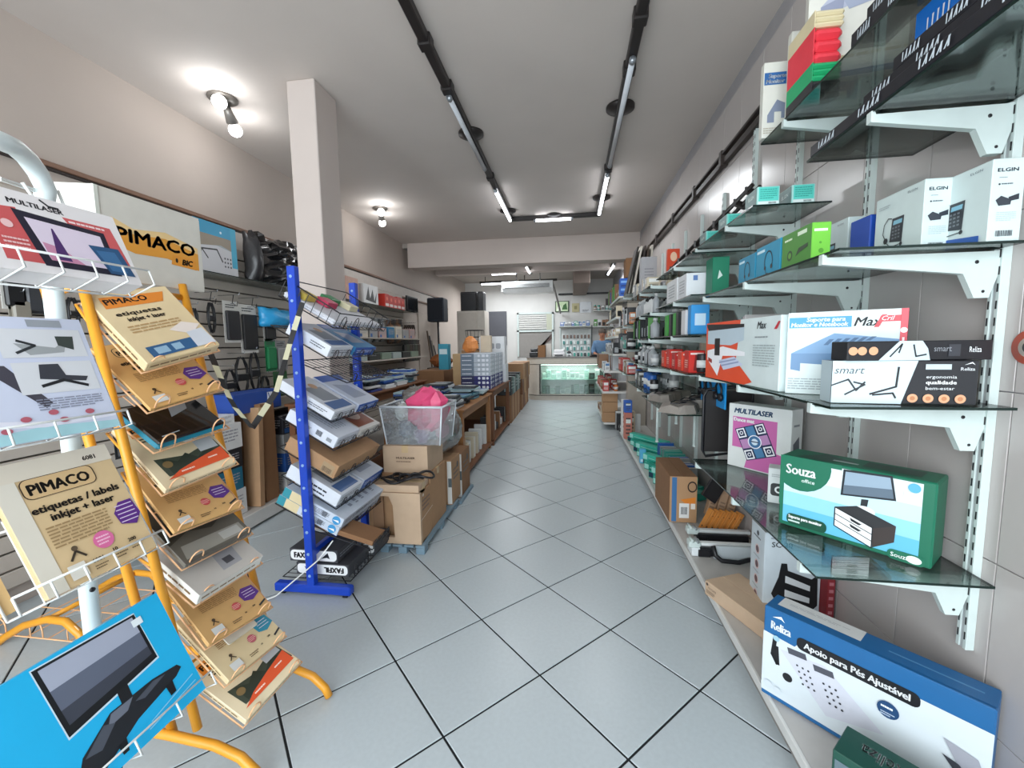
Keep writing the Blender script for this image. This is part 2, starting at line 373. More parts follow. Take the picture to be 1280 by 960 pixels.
# ---------------------------------------------------------------- ceiling light track (U shape) with fluorescent tubes
zt = 3.19; TL, TR = -0.865, 0.385
TUBE_ON = emis('lit_tube', 'F4F8FF', 9.0); TUBE_OFF = M('C9CDD2', 0.25, name='unlit_tube'); TK = M('211C1B', 0.45, name='track_black')
trk = root('light_track', (-0.24, 4.2, ZC), 'long black U-shaped light track hung under the ceiling', 'light track')
MB().box((TL-0.03, -0.9, zt), (TL+0.03, 6.25, zt+0.055), TK, 0.006).build('track_arm', trk)
MB().box((TR-0.03, -0.9, zt), (TR+0.03, 6.25, zt+0.055), TK, 0.006).build('track_arm', trk)
MB().box((TL-0.03, 6.2, zt), (TR+0.03, 6.26, zt+0.055), TK, 0.006).build('track_crossbar', trk)
for x, y in ((TL, 3.75), (TR, 3.55), (TL, 5.9), (TR, 5.6), (-0.24, 6.23)):
    MB().lathe((x+0.0, y, ZC-0.004), [(0.11, 0), (0.11, -0.02), (0.04, -0.045)], TK, 20).build('ceiling_rose', trk)
for x in (TL, TR):
    for y in (2.55, 3.0, 4.6): MB().box((x-0.04, y, zt-0.01), (x+0.04, y+0.08, zt+0.06), TK, 0.006).build('tube_clip', trk)
def tube_fit(name, a, b, lit, label, power=0, parent=None):
    a, b = Vector(a), Vector(b); mid = (a+b)/2; r = root(name, mid+Vector((0,0,0.02)), label, 'fluorescent tube', None)
    d = (b-a).normalized()
    MB().cyl(a, b, 0.019, TUBE_ON if lit else TUBE_OFF, n=12).build('glass_tube', r)
    for p, q in ((a, a-d*0.03), (b, b+d*0.03)): MB().cyl(p, q, 0.021, M('9AA0A6', 0.3, 0.6), n=12).build('end_cap', r)
    if power:
        L = (b-a).length; yaw = math.atan2(d.y, d.x)
        area('tube_glow', mid-Vector((0, 0, 0.03)), (L, 0.05), power, (0.93, 0.97, 1.0), (0, 0, yaw))
    return r
tube_fit('ceiling_tube', (TL, 4.95, zt-0.022), (TL, 6.12, zt-0.022), True, 'lit tube at the far end of the track arm beside the pillar', 14)
tube_fit('ceiling_tube', (TR, 4.72, zt-0.022), (TR, 6.05, zt-0.022), True, 'lit tube at the far end of the track arm beside the shelves wall', 14)
tube_fit('ceiling_tube', (TL, 3.1, zt-0.022), (TL, 4.3, zt-0.022), False, 'unlit grey tube along the track arm on the pillar side', 0)
tube_fit('ceiling_tube', (TR, 2.9, zt-0.022), (TR, 4.45, zt-0.022), False, 'unlit grey tube along the track arm on the glass shelf side', 0)
tube_fit('ceiling_tube', (-0.5, 6.19, zt-0.022), (0.0, 6.19, zt-0.022), True, 'short lit tube on the crossbar of the light track', 5)
# ---------------------------------------------------------------- twin bulb spots
BULB = emis('lit_bulb', 'FFFFFF', 14.0)
def spot(x, y, label):
    r = root('ceiling_spot', (x, y, ZC), label, 'ceiling lamp')
    MB().lathe((x, y, ZC), [(0.095, 0), (0.1, -0.012), (0.085, -0.022), (0.03, -0.03)], M('6B6660', 0.35, 0.3), 24).build('ceiling_plate', r)
    for dx, dy in ((0.035, -0.06), (-0.04, 0.125)):
        p = Vector((x+dx*0.3, y+dy*0.3, ZC-0.03)); q = Vector((x+dx, y+dy, ZC-(0.06 if dy < 0 else 0.11))); d = (q-p).normalized()
        MB().cyl(Vector((x, y, ZC-0.03)), p, 0.012, CHROME, n=8).cyl(p, q, 0.022, M('8C8883', 0.35, 0.4), 0.042, 16).build('lamp_holder', r)
        b = MB(); T = Matrix.Translation(q+d*0.035)
        ringv = [(0.026, -0.02), (0.042, 0.0), (0.048, 0.02), (0.042, 0.045), (0.024, 0.062)]
        Rm = d.to_track_quat('Z', 'Y').to_matrix().to_4x4()
        b.lathe((0, 0, 0), ringv, BULB, 16, T=T@Rm); b.build('bulb', r)
        l = bpy.data.lights.new('bulb_glow', 'POINT'); l.energy = 3.4; l.shadow_soft_size = 0.05; l.color = (0.95, 0.98, 1.0)
        lo = bpy.data.objects.new('bulb_glow', l); COL.objects.link(lo); lo.location = q+d*0.13
spot(-2.556, 2.943, 'twin bulb ceiling lamp lit in front of the white pillar'); spot(-2.545, 5.50, 'twin bulb ceiling lamp lit beyond the white pillar')

# ================================================================ RIGHT WALL SHELVING
def ordn(i): return ['first', 'second', 'third', 'fourth', 'fifth', 'sixth', 'seventh', 'eighth', 'ninth', 'tenth', 'eleventh', 'twelfth', 'thirteenth', 'fourteenth', 'fifteenth', 'sixteenth', 'seventeenth', 'eighteenth', 'nineteenth', 'twentieth'][i]
UPY = [1.31+0.53*i for i in range(10)]
XU = XR-0.006
_up = {}
for i, y in enumerate(UPY):
    z0, z1 = (0.50, 2.75) if i < 4 else (0.3, 2.5)
    r = root('shelf_upright', (XU, y, z0), 'white slotted steel wall upright, %s along the tiled wall from the shop front' % ordn(i), 'upright', 'slotted uprights')
    MB().box((XU-0.022, y-0.016, z0), (XU, y-0.005, z1), WHITE, 0.001).box((XU-0.022, y+0.005, z0), (XU, y+0.016, z1), WHITE, 0.001).box((XU-0.019, y-0.006, z0), (XU, y+0.006, z1), M('B7BDBE', 0.4)).build('channel', r)
    if i < 5:
        sl = MB(); z = z0+0.03
        while z < z1-0.05: sl.box((XU-0.0235, y-0.012, z), (XU-0.0215, y-0.009, z+0.022), BLACK).box((XU-0.0235, y+0.009, z), (XU-0.0215, y+0.012, z+0.022), BLACK); z += 0.045
        tag(sl.build('slots', r), kind='stuff')
_br = {}
def bracket(x0, y, z, label):
    """arm from the wall to x0, top at z"""
    L = round(XU-0.02-x0, 3)
    if L not in _br:
        m = MB(); t = 0.009
        P = [(0, -t, 0), (0, -t, -0.055), (-0.02, -t, -0.125), (-0.055, -t, -0.125), (-0.085, -t, -0.06), (-L, -t, -0.022), (-L, -t, 0.006), (-L+0.008, -t, 0.006), (-L+0.012, -t, -0.003), (-0.02, -t, -0.003)]
        m.prism(P, (0, 2*t, 0), WHITE)
        h = MB().lathe((-0.055, -t-0.001, -0.03), [(0.005, 0), (0.005, 0.002)], BLACK, 8, 'y').lathe((-0.035, -t-0.001, -0.108), [(0.004, 0), (0.004, 0.002)], BLACK, 8, 'y')
        _br[L] = (m.mesh('shelf_bracket'), h.mesh('screw_hole'))
    o = bpy.data.objects.new('shelf_bracket', _br[L][0]); COL.objects.link(o); o.location = (XU-0.02, y, z)
    tag(o, label, 'bracket', 'white shelf brackets')
    if y < 3.6:
        h = bpy.data.objects.new('screw_hole', _br[L][1]); COL.objects.link(h); h.parent = o
    return o
def gshelf(x0, y0, y1, z, what, ys, bx=None):
    o = MB().box((x0, y0, z-0.007), (XU-0.026, y1, z), GLASS, 0, em=GLASS_EDGE).build('glass_shelf', origin=((x0+XU)/2, y0, z-0.007))
    tag(o, 'clear glass wall shelf '+what, 'shelf', 'glass shelves')
    for i, y in enumerate(ys):
        bracket(bx if bx else x0-0.004, y, z-0.0095, 'white bracket, %s one under the shelf %s' % (ordn(i), what))
gshelf(0.70, 1.235, 2.44, 1.64, 'of phone and headset boxes', UPY[:3])
gshelf(0.69, 1.215, 2.44, 1.22, 'of monitor stand and notebook stand boxes', UPY[:3])
gshelf(0.685, 1.225, 2.44, 0.735, 'of the dark green monitor stand box', UPY[:3])
gshelf(0.815, 0.75, 2.03, 2.25, 'at the top with white stand boxes', [1.83])
gshelf(0.80, 0.75, 1.62, 2.01, 'of long black and blue packs', [1.31])
gshelf(0.80, 2.05, 3.0, 2.0, 'of small teal boxes', UPY[2:4])
gshelf(0.67, 2.5, 3.5, 1.895, 'under the black slatted rack', UPY[3:4])
gshelf(0.67, 2.5, 3.5, 1.665, 'of plain white cartons and a green file', UPY[3:4])
gshelf(0.66, 2.5, 3.5, 1.44, 'of green boxes and a webcam box', UPY[3:4])
gshelf(0.66, 2.5, 3.5, 1.215, 'of red spray packs', UPY[3:4])
gshelf(0.58, 2.6, 3.55, 0.96, 'heaped with grey cable bags', UPY[3:4])
gshelf(0.62, 3.55, 4.65, 1.85, 'above the clear bottles', UPY[4:6]); gshelf(0.62, 3.55, 4.65, 1.64, 'of clear bottles', UPY[4:6])
gshelf(0.61, 3.55, 4.65, 1.43, 'of hanging clear packs', UPY[4:6]); gshelf(0.61, 3.55, 4.65, 1.2, 'of white and black cans', UPY[4:6]); gshelf(0.61, 3.55, 4.65, 0.98, 'of dark tins', UPY[4:6])
gshelf(0.60, 4.7, 5.8, 1.93, 'under the leaning card sheets', UPY[7:8]); gshelf(0.60, 4.7, 5.8, 1.6, 'of small white speaker box and orange box', UPY[7:8]); gshelf(0.60, 4.7, 5.8, 1.33, 'of grey plastic parts', UPY[7:8]); gshelf(0.6, 4.7, 5.8, 1.05, 'of white and red cartons', UPY[7:8])

# base platform
plat = root('base_platform', (0.93, 3.9, 0), 'long low white platform on the floor under the glass shelves', 'platform')
PLW = M('B9B6B2', 0.45, name='platform_laminate')
MB().box((0.705, 0.6, 0.095), (XR-0.008, 6.55, 0.12), PLW, 0.002).build('top_board', plat)
MB().box((0.70, 0.6, 0.085), (0.712, 6.55, 0.123), M('D3D3D0', 0.4), 0.002).build('edge_strip', plat)
MB().box((0.74, 0.62, 0.0), (0.757, 6.53, 0.095), M('8F8C88', 0.6), 0.001).build('kick_board', plat)

def fbox(name, label, cat, pl, pr, z, h, d, col, edge='bot', **kw):
    A = at(pl[0], pl[1], z=z); B = at(pr[0], pr[1], z=z); x = (B-A); w = kw.pop('w', x.length)
    if edge == 'top': A = A-Vector((0, 0, h))
    return carton(name, label, cat, None, (w, d, h), col, mat=frame(A, x, (0, 0, 1)), **kw)
GREEN_D = M('17694F', 0.42, name='dark_green_carton')
mon = lambda u0, v0, u1, v1, dy: []   # (kept short)
# dark green monitor stand box
souza = [('r', .035, .06, .93, .965, 'D6E4E8'), ('r', .035, .06, .93, .70, 'BFE0EC'), ('r', .035, .06, .93, .50, '8FCBE2'), ('r', .035, .06, .93, .30, '62B5D8'),
    ('p', ring(.16, .90, .22, .36, 24), '17694F'), ('r', -.0, .94, .45, 1.0, '17694F'), ('r', 0.0, .3, .035, 1, '17694F'), ('t', 'Souza', .05, .76, .13, 'FFFFFF', {'w': .22, 'b': .012}), ('t', 'office', .17, .67, .05, 'E8F4F0', {}),
    ('p', [(.45,.62),(.79,.70),(.76,.99),(.46,.96)], '1E242B'), ('p', [(.465,.645),(.775,.72),(.748,.965),(.475,.935)], '8FA3B4'), ('p', [(.465,.645),(.775,.72),(.765,.83),(.47,.76)], '5C6C7B'),
    ('p', [(.58,.50),(.62,.50),(.63,.64),(.585,.63)], '22272D'), ('c', .61, .49, .06, 'DDE6EA', 1.7),
    ('p', [(.42,.45),(.56,.53),(.80,.40),(.78,.36),(.67,.27),(.42,.42)], '2A2B2E'), ('p', [(.665,.30),(.80,.40),(.795,.20),(.67,.06)], '3A3230'),
    ('p', [(.42,.44),(.665,.30),(.665,.225),(.42,.37)], 'F2F5F6'), ('p', [(.42,.36),(.665,.215),(.665,.14),(.42,.29)], 'E6EAEC'), ('p', [(.42,.28),(.665,.13),(.665,.06),(.42,.21)], 'F2F5F6'),
    ('l', [(.42,.445),(.665,.305),(.665,.05),(.42,.20),(.42,.445)], .006, '1E2226'), ('l', [(.42,.365),(.665,.22)], .005, '1E2226'), ('l', [(.42,.285),(.665,.135)], .005, '1E2226'), ('p', [(.52,.36),(.60,.31),(.58,.29),(.53,.32)], '1E2226'), ('p', [(.52,.28),(.60,.23),(.58,.21),(.53,.24)], '1E2226'),
    ('rr', .07, .05, .37, .20, .06, '0F4A38'), ('t', 'Suporte para monitor', .085, .135, .042, 'FFFFFF', {'w': .25, 'b': .02}), ('n', .085, .07, .18, .12, 1, 'D8E8E2'),
    ('rr', .76, -.0, .97, .12, .05, '17694F'), ('t', 'Souza', .78, .035, .05, 'FFFFFF', {}), ('c', .91, .06, .045, 'E8F4F0', 1.5), ('r', .83, .77, .91, .84, 'F2F6F8'), ('c', .885, .90, .055, '5AA9CF')]
S = carton('monitor_stand_box', 'dark green and blue monitor stand box on the lowest glass shelf', 'box', None, (.40, .135, .255), GREEN_D, style='tuck', c=0.004,
    mat=frame((.748, 1.585, .737), (.69, -.74, 0), (0, 0, 1)), art={'F': souza, 'T': [('p', [(.1,.15),(.32,.1),(.5,.5),(.25,.85)], '2E4A42'), ('r', .55, .25, .9, .8, '20453A'), ('r', .35, .3, .52, .42, 'A9B8B2')]})
# white monitor + notebook stand box with red end
maxf = [('r', 0, 0, 1, 1, 'D0DDDD'), ('r', .01, .81, .56, .94, '2E8FBE'), ('t', 'Suporte para', .17, .885, .05, 'F4FAFC', {'b': .02, 'sh': .15}), ('t', 'Monitor e Notebook', .03, .825, .05, 'F4FAFC', {'b': .02, 'sh': .15, 'w': .5}),
    ('t', 'Max', .58, .82, .10, '20242A', {'sh': .3, 'b': .01}), ('p', [(.74,.80),(.78,.80),(.84,.94),(.80,.94)], 'C22F3C'), ('p', [(.77,.86),(.95,.86),(.98,.93),(.79,.93)], 'C93A45'), ('t', 'Cril', .80, .875, .05, 'F6E8E8', {'sh': .3}),
    ('p', [(.04,.50),(.42,.74),(.95,.66),(.95,.55),(.40,.42)], '6F97BE'), ('p', [(.04,.50),(.42,.50),(.40,.36),(.13,.38),(.13,.28),(.04,.30)], '5A82AA'), ('p', [(.40,.50),(.90,.60),(.90,.34),(.84,.34),(.84,.50),(.46,.38),(.46,.22),(.40,.22)], '4F77A0')] + \
    [('p', [(.33+i*.07,.60+i*.01),(.37+i*.07,.60+i*.01),(.42+i*.07,.67+i*.005),(.38+i*.07,.67+i*.005)], '3D6288') for i in range(6)] + [('n', .02, .05, .4, .2, 5, '9AA8AC'), ('r', .945, 0, 1, 1, 'CF4350'), ('c', .972, .76, .03, 'F2E6E6'), ('r', .963, .2, .98, .68, 'F0DADA')]
_a, _b = at(986, 392, y=1.52), at(1137, 378, y=1.39)
carton('notebook_stand_box', 'large white box picturing a blue stand, red end panel', 'box', None, (Vector((_b.x-_a.x, _b.y-_a.y)).length, .035, .267), 'D0DDDD', style='tuck', mat=frame((_a.x, _a.y, 1.222), (_b.x-_a.x, _b.y-_a.y, 0), (0, 0, 1)), art={'F': maxf, 'R': [('r', 0, 0, 1, 1, 'CF4350'), ('c', .5, .8, .05, 'F2E6E6'), ('r', .4, .3, .6, .7, 'F0DADA')]})
# white + orange stand box
lapf = [('p', [(0,0),(.62,0),(.72,.06),(.50,.36),(.55,1),(0,1)], 'E2502C'), ('p', [(.0,.98),(.6,.93),(.6,.86),(.05,.84)], '1B1B1F'), ('p', [(.03,.86),(.6,.88),(.6,.68),(.42,.6),(.03,.62)], 'B9CBD6'), ('p', [(.03,.5),(.30,.58),(.62,.5),(.62,.44),(.30,.42),(.22,.06),(.03,.34)], 'F0F2F6'),
    ('p', [(.16,.42),(.25,.42),(.25,.72),(.16,.72)], '15171B'), ('p', [(.24,.34),(.48,.42),(.60,.30),(.32,.18)], 'C9D3EA'), ('l', [(.25,.30),(.5,.38)], .012, '8E9CC0'), ('l', [(.28,.25),(.54,.34)], .012, '8E9CC0'), ('p', [(.05,.38),(.12,.34),(.12,.27),(.05,.31)], '9C2A20'), ('t', 'Max', .76, .84, .10, '20242A', {'sh': .3, 'b': .01}), ('p', [(.94,.82),(.97,.82),(1,.92),(.98,.92)], 'C22F3C'), ('n', .72, .30, .96, .62, 9, 'A3B0B2'), ('n', .74, .70, .92, .74, 1, '8A9498')]
carton('laptop_desk_box', 'orange and white box picturing a laptop stand, second shelf', 'box', None, (.66, .05, .265), 'D0DDDD', style='tuck', mat=frame((.672, 2.21, 1.222), (.06, -1, 0), (0, 0, 1)), art={'F': lapf})
# two long notebook arm boxes
smt = [('p', [(0,0),(.50,0),(.60,1),(0,1)], 'C4D6DD'), ('t', 'smart', .015, .70, .17, '3A4046', {'sh': .25, 'w': .22}), ('l', [(.0,.42),(.12,.56),(.18,.3),(.24,.5)], .02, '2B2F33'), ('l', [(.10,.2),(.24,.44),(.16,.5)], .02, '2B2F33'), ('l', [(.28,.22),(.46,.40),(.47,.85)], .022, '1F2225'), ('l', [(.30,.20),(.44,.25),(.46,.14)], .02, '1F2225'),
    ('t', 'ergonomia', .66, .60, .07, 'E8ECEE', {'w': .2}), ('t', 'qualidade', .66, .47, .08, 'FFFFFF', {'w': .2, 'b': .02}), ('t', 'bem-estar', .66, .34, .07, 'E8ECEE', {'w': .19}), ('r', .65, .80, .82, .92, 'B9C6CA'), ('t', 'Reliza', .88, .78, .07, 'F0F4F6', {'w': .09, 'b': .01}), ('p', [(.90,.90),(.95,.97),(.97,.90),(.95,.94)], 'F0F4F6')] + \
    [q for i in range(4) for q in (('c', .575+i*.105, .14, .10, 'D9A27E'), ('c', .575+i*.105, .14, .05, 'B97B55'))]
DKBOX = M('1C1D22', 0.4, name='black_carton')
fbox('notebook_arm_box', 'long black and pale blue box, four copper dots, lower of two', 'box', (1038, 503), (1220, 507), 1.222, .118, .07, DKBOX, style='tuck', art={'F': smt, 'L': [('r', 0, 0, 1, 1, 'B4C6CD')]})
sm2 = [('p', [(.22,0),(.58,0),(.56,.6),(.52,1),(.36,1)], 'C4D6DD'), ('l', [(.30,.2),(.38,.85),(.36,.4)], .04, '2B2F33'), ('l', [(.46,.8),(.48,.2),(.55,.3)], .04, '2B2F33'), ('c', .035, .5, .22, 'D9A27E'), ('c', .1, .5, .22, 'D9A27E'), ('c', .18, .5, .22, 'D9A27E'), ('r', .70, .2, .78, .8, '3A3C42'), ('t', 'smart', .60, .45, .3, '8C9096', {'w': .12}), ('t', 'Reliza', .84, .4, .28, 'F0F4F6', {'w': .08})]
A = at(1047, 445, y=1.262)
carton('notebook_arm_box', 'shorter black notebook arm box lying on the longer one', 'box', None, (.345, .075, .052), DKBOX, style='tuck', mat=frame((.752, 1.262, 1.341), (1, .0, 0), (0, 0, 1)), art={'F': sm2})
# dance mat box
dm = [('r', .08, .32, .80, .80, 'C76AA8'), ('p', [(.3,0.02),(.9,.02),(.98,.30),(.4,.40)], 'C76AA8'), ('t', 'MULTILASER', .10, .86, .075, '16456E', {'sh': .25, 'b': .02, 'w': .62}), ('t', 'Dance mat', .10, .73, .055, 'FFFFFF', {'b': .03, 'w': .34})]
ux, uy = (.50/3, .12/3), (-.0, 0)
def dmq(i, j, e=0.0):
    O = (.12, .60); a = (.155, .055); b = (.075, -.155)
    return (O[0]+a[0]*i+b[0]*j, O[1]+a[1]*i+b[1]*j)
dm.append(('p', [dmq(0,0),dmq(3,0),dmq(3,3),dmq(0,3)], '1E2E50'))
for i in range(3):
    for j in range(3):
        cc = 'F0F0F4' if (i+j) % 2 == 0 else ('4C7FA8' if i == 1 else 'B98AB8')
        if (i, j) == (1, 1): continue
        dm.append(('p', [dmq(i+.08,j+.08),dmq(i+.92,j+.08),dmq(i+.92,j+.92),dmq(i+.08,j+.92)], cc)); q = dmq(i+.5, j+.5)
        if (i+j) % 2 == 0: dm += [('p', [dmq(i+.2,j+.2),dmq(i+.8,j+.2),dmq(i+.8,j+.8),dmq(i+.2,j+.8)], '23304E'), ('c', q[0], q[1], .03, 'E8E8EE'), ('c', q[0], q[1], .016, '23304E')]
q = dmq(1.5, 1.5); dm += [('c', q[0], q[1], .105, 'E8ECF4'), ('c', q[0], q[1], .09, '3E6E9A'), ('c', q[0], q[1], .05, 'CFE0EC'), ('l', [(q[0]-.06,q[1]),(q[0]+.06,q[1])], .008, '23304E')]
fbox('game_mat_box', 'white box with pink panel and a nine-square dance mat', 'box', (909, 580), (986, 600), .737, .335, .10, 'DADEDC', style='tuck', art={'F': dm, 'R': [('p', [(.3,.2),(.8,.3),(.7,.6),(.2,.5)], '5A6068'), ('r', .2, .75, .7, .78, '8A9094')]})
# small white box with black lens beside it
carton('camera_box', 'small white box with a black round-eyed camera, beside the dance mat box', 'box', None, (.075, .07, .145), 'D2D8D8', style='tuck', mat=frame((.80, 1.79, .737), (.9, -.44, 0), (0, 0, 1)), art={'F': [('rr', .12, .22, .95, .58, .08, '111317'), ('c', .5, .40, .10, 'E8ECEC'), ('c', .5, .40, .055, '111317'), ('n', .15, .75, .7, .85, 2, '9AA4A4')]})
# blue foot rest box
REL = M('1D5F95', 0.4, name='blue_carton')
rf = [('p', [(0,.05),(1,.05),(1,.80),(.22,.80),(.18,.70),(.0,.72)], 'CDD6DB'), ('t', 'Reliza', .045, .78, .085, 'F4F8FA', {'b': .015, 'w': .11}), ('p', [(.05,.91),(.10,.95),(.12,.90),(.10,.92)], 'F4F8FA'),
    ('rr', .19, .70, .75, .83, .05, '14151A'), ('t', 'Apoio para Pés Ajustável', .23, .735, .062, 'F4F6F8', {'b': .015, 'w': .48}),
    ('p', [(.10,.60),(.34,.66),(.62,.30),(.36,.16)], 'C6C9D4'), ('l', [(.07,.68),(.06,.50),(.09,.42),(.08,.60)], .02, '17181C'), ('c', .15, .33, .045, '17181C'), ('p', [(.14,.66),(.24,.68),(.25,.62),(.15,.60)], '4A4C56'), ('p', [(.28,.62),(.38,.64),(.39,.58),(.29,.56)], '4A4C56')] + \
    [('c', .20+.03*(i % 3)+.012*(i//3), .52-.055*(i//3), .010, '2B2D35') for i in range(12)] + [('c', .34+.03*(i % 3)+.012*(i//3), .48-.055*(i//3), .010, '2B2D35') for i in range(12)] + \
    [('c', .63, .56, .075, '24466E'), ('n', .60, .56, .66, .60, 1, 'E8F0F4'), ('n', .60, .50, .66, .54, 2, 'B8C8D8'), ('p', [(.84,.58),(.96,.54),(.99,.40),(.90,.40)], '9A9CA6'), ('p', [(.84,.44),(.90,.42),(.97,.30),(.92,.28)], '3C3E46'), ('c', .06, .76, .0, 'FFFFFF'), ('c', .045, .15, .04, 'C9D2D8'), ('c', .10, .13, .04, 'C9D2D8'), ('c', .08, .70, .03, '9CC0CE')]
rtop = [('r', .05, .35, .48, .98, 'D3D3D2'), ('n', .1, .6, .42, .75, 2, 'B0B0B4'), ('r', .5, .1, 1, .9, '1D5F95'), ('l', [(.6,.5),(.95,.5)], .03, '4F86B4')]
carton('foot_rest_box', 'large blue and white foot rest box on the platform near the shop front', 'box', None, (.545, .105, .335), REL, style='tuck', c=.003, mat=frame((.687, 1.52, .122), (.70, -.715, 0), (0, 0, 1)), art={'F': rf, 'T': rtop, 'L': [('r', .05, .05, .95, .78, 'DDE4E8')]})
# dark green box before it, upside-down lettering
_a, _b = at(1041, 936, z=.285), at(1047, 893, z=.285); _n = (_b-_a); _n.z = 0
carton('computer_case_box', 'dark green box with upside-down white lettering, before the blue foot rest box', 'box', None, (.30, min(.12, _n.length), .162), M('1C4A3E', 0.4), style='tuck', mat=frame((_a.x, _a.y, .122), (.70, -.715, 0), (0, 0, 1)), art={'F': [('r', .02, .0, .98, .86, '5E7078')], 'T3': [('t', 'Reliza', .55, .30, .34, 'E6EEF0', {'b': .004, 'w': .30})]})
# SC-20 box
sc = [('t', 'SC-20', .12, .84, .06, '3A3E42', {'b': .01}), ('n', .1, .92, .5, .96, 1, '9098A0'), ('r', .72, .88, .97, .95, 'C2C8CC'), ('p', [(.14,.30),(.26,.50),(.30,.66),(.40,.66),(.42,.58),(.84,.50),(.94,.55),(.96,.20),(.84,.12),(.56,.14),(.20,.24)], '1A1B1E'), ('p', [(.38,.52),(.82,.42),(.82,.36),(.38,.44)], 'D4D8DA'), ('p', [(.38,.36),(.82,.28),(.82,.22),(.38,.28)], 'D4D8DA'), ('c', .25, .22, .03, '1A1B1E'), ('c', .72, .06, .03, '1A1B1E')]
scl = [('c', .5, .91, .03, '30343A'), ('n', .2, .84, .8, .88, 1, '50545A')]+[q for i in range(4) for q in (('c', .5, .72-.18*i, .055, 'D8B8B4'), ('c', .5, .72-.18*i, .04, '5A4248'), ('n', .25, .62-.18*i, .75, .645-.18*i, 1, '888C92'))]
carton('tv_mount_box', 'tall white box picturing a black bracket, numbered SC-20', 'box', None, (.235, .155, .41), 'C4CED4', style='tuck', mat=frame((.873, 1.955, .122), (1, -.03, 0), (0, 0, 1)), art={'F': sc, 'L': scl, 'T': [('r', 0, 0, 1, 1, '9C9A98')]})
carton('hard_drive_box', 'dark red box wedged behind the tall TV bracket box', 'box', (1.11, 1.90, .122), (.03, .19, .33), '8C2830', style='tuck', art={'F': [('n', .2, .2, .8, .8, 6, 'C88088')]})
# long cardboard parcel on the platform edge
fbox('parcel', 'flat brown cardboard parcel lying on the white platform edge', 'box', (881, 742), (962, 806), .122, .075, .21, CARD_L, w=.38, tape=False, art={'F': [('c', .04, .8, .10, '4A3C34'), ('t', 'MULTILASER', .06, .55, .14, '5A4A40', {'w': .14}), ('n', .03, .2, .18, .45, 3, '6A594C')]})
# brown carton with blue stripe
carton('mouse_carton', 'brown carton with blue stripe and white label on the platform', 'box', (.690, 2.985, .122), (.185, .50, .335), CARD_D, tape=False, art={'F': [('r', .08, .02, .26, .98, '3E6FA0'), ('c', .82, .78, .12, '2E2320', .8), ('c', .82, .78, .09, 'A98563', .8), ('p', [(.4,.50),(.95,.56),(.95,.42),(.62,.40)], 'D9812E'), ('r', .36, .10, .72, .42, 'E2E2E0'), ('bar', .42, .18, .66, .34, '40444A'), ('r', .78, .3, .94, .42, 'E2DAD2')]}, faces={'F': 'B08A66'})
# small bar-shaped boxes heaped
bars = [(-10, 0, .0), (-8, 1, .0), (4, 2, .0), (8, 3, .0), (6, 4, .0), (10, 5, .0)]
for i in range(6):
    p = Vector((.895+.032*i, 2.84-.008*i, .128))
    carton('fuse_box', 'orange-brown bar-shaped box with a round hole, %s of the heap on the platform' % ordn(i), 'box', None, (.15, .05, .027), M('C27F38', 0.6), style='tuck', group='bar-shaped boxes on the platform', mat=frame(p, (.42, .12, .75), (-.8, -.35, .5)), art={'F': [('c', .2, .5, .22, '3A2A1C'), ('c', .75, .5, .14, '3A2A1C')], 'T': [('r', .05, .1, .95, .2, 'A4682C'), ('c', .15, .5, .12, '3A2A1C')]})
for i in range(3):
    carton('long_carton', 'pale brown slim carton leaning on the heap, %s of three' % ordn(i), 'box', None, (.05, .05, .24), M('A98A6E', 0.7), style='tuck', group='slim cartons leaning on the heap', mat=frame(Vector((.93+.056*i, 2.96-.01*i, .20-.012*i)), (1, .0, -.35), (.15, .25, 1)), art={'F': [('n', .15, .2, .85, .5, 3, '7C6450')]})
carton('tray', 'flat black lid standing among the slim cartons', 'box', None, (.12, .02, .13), BLACK, style='tuck', mat=frame((.885, 2.90, .36), (.7, .2, -.55), (.4, .2, 1)), art={'F': [('r', .08, .08, .92, .92, '1F1F22')]})
# arms: white and black bar products
for i, ((px, py), z, cc) in enumerate((((862, 664), .18, 'C9CCCC'), ((856, 680), .175, 'E4E8E8'))):
    A = at(px, py, z=z); A.x = max(A.x, .72); r = root('folding_arm', A, ['pale folding arm lying rearmost on the platform', 'white folding arm with black rail on the platform'][i], 'folding arm', 'folding arms on the platform')
    MB().box((A.x, A.y-.018, z), (1.12, A.y+.018, z+.02), M(cc, .35), .004).build('white_bar', r); MB().box((A.x+.04, A.y-.045, z-.05), (1.10, A.y-.020, z+.004), BLACK, .004).build('black_rail', r)
    m = MB(); m.box((A.x-.02, A.y-.03, z-.01), (A.x+.05, A.y+.03, z+.03), WHITE, .006).cyl((A.x, A.y-.035, z+.035), (A.x, A.y+.035, z+.035), .008, WHITE, n=10).cyl((A.x+.03, A.y-.035, z+.03), (A.x+.03, A.y+.035, z+.03), .008, M('9AA0A4', .3, .5), n=10); m.build('clamp', r)
    MB().box((A.x+.03, A.y-.05, .122), (A.x+.10, A.y+.02, z-.01), BLACK, .004).build('foot_block', r)
A = at(848, 694, z=.122); A.x = .715
carton('white_slim_box', 'white slim box end jutting out before the folding arms', 'box', (A.x, A.y, .122), (.10, .10, .05), 'DCE2E4', style='tuck')
hx = .83; hy = A.y-.02
r = root('carry_case', (hx+.1, hy, .122), 'pale grey panel case with curved black handle, before the folding arms', 'case')
MB().box((hx, hy-.01, .124), (1.10, hy+.005, .205), M('B8C0C4', .4), .004).build('panel', r)
MB().tube([(hx-.01, hy-.02, .21), (hx, hy-.035, .16), (hx+.03, hy-.05, .138), (hx+.12, hy-.055, .136), (hx+.17, hy-.05, .15), (hx+.27, hy-.03, .16)], .013, BLACK, 8).build('handle', r)
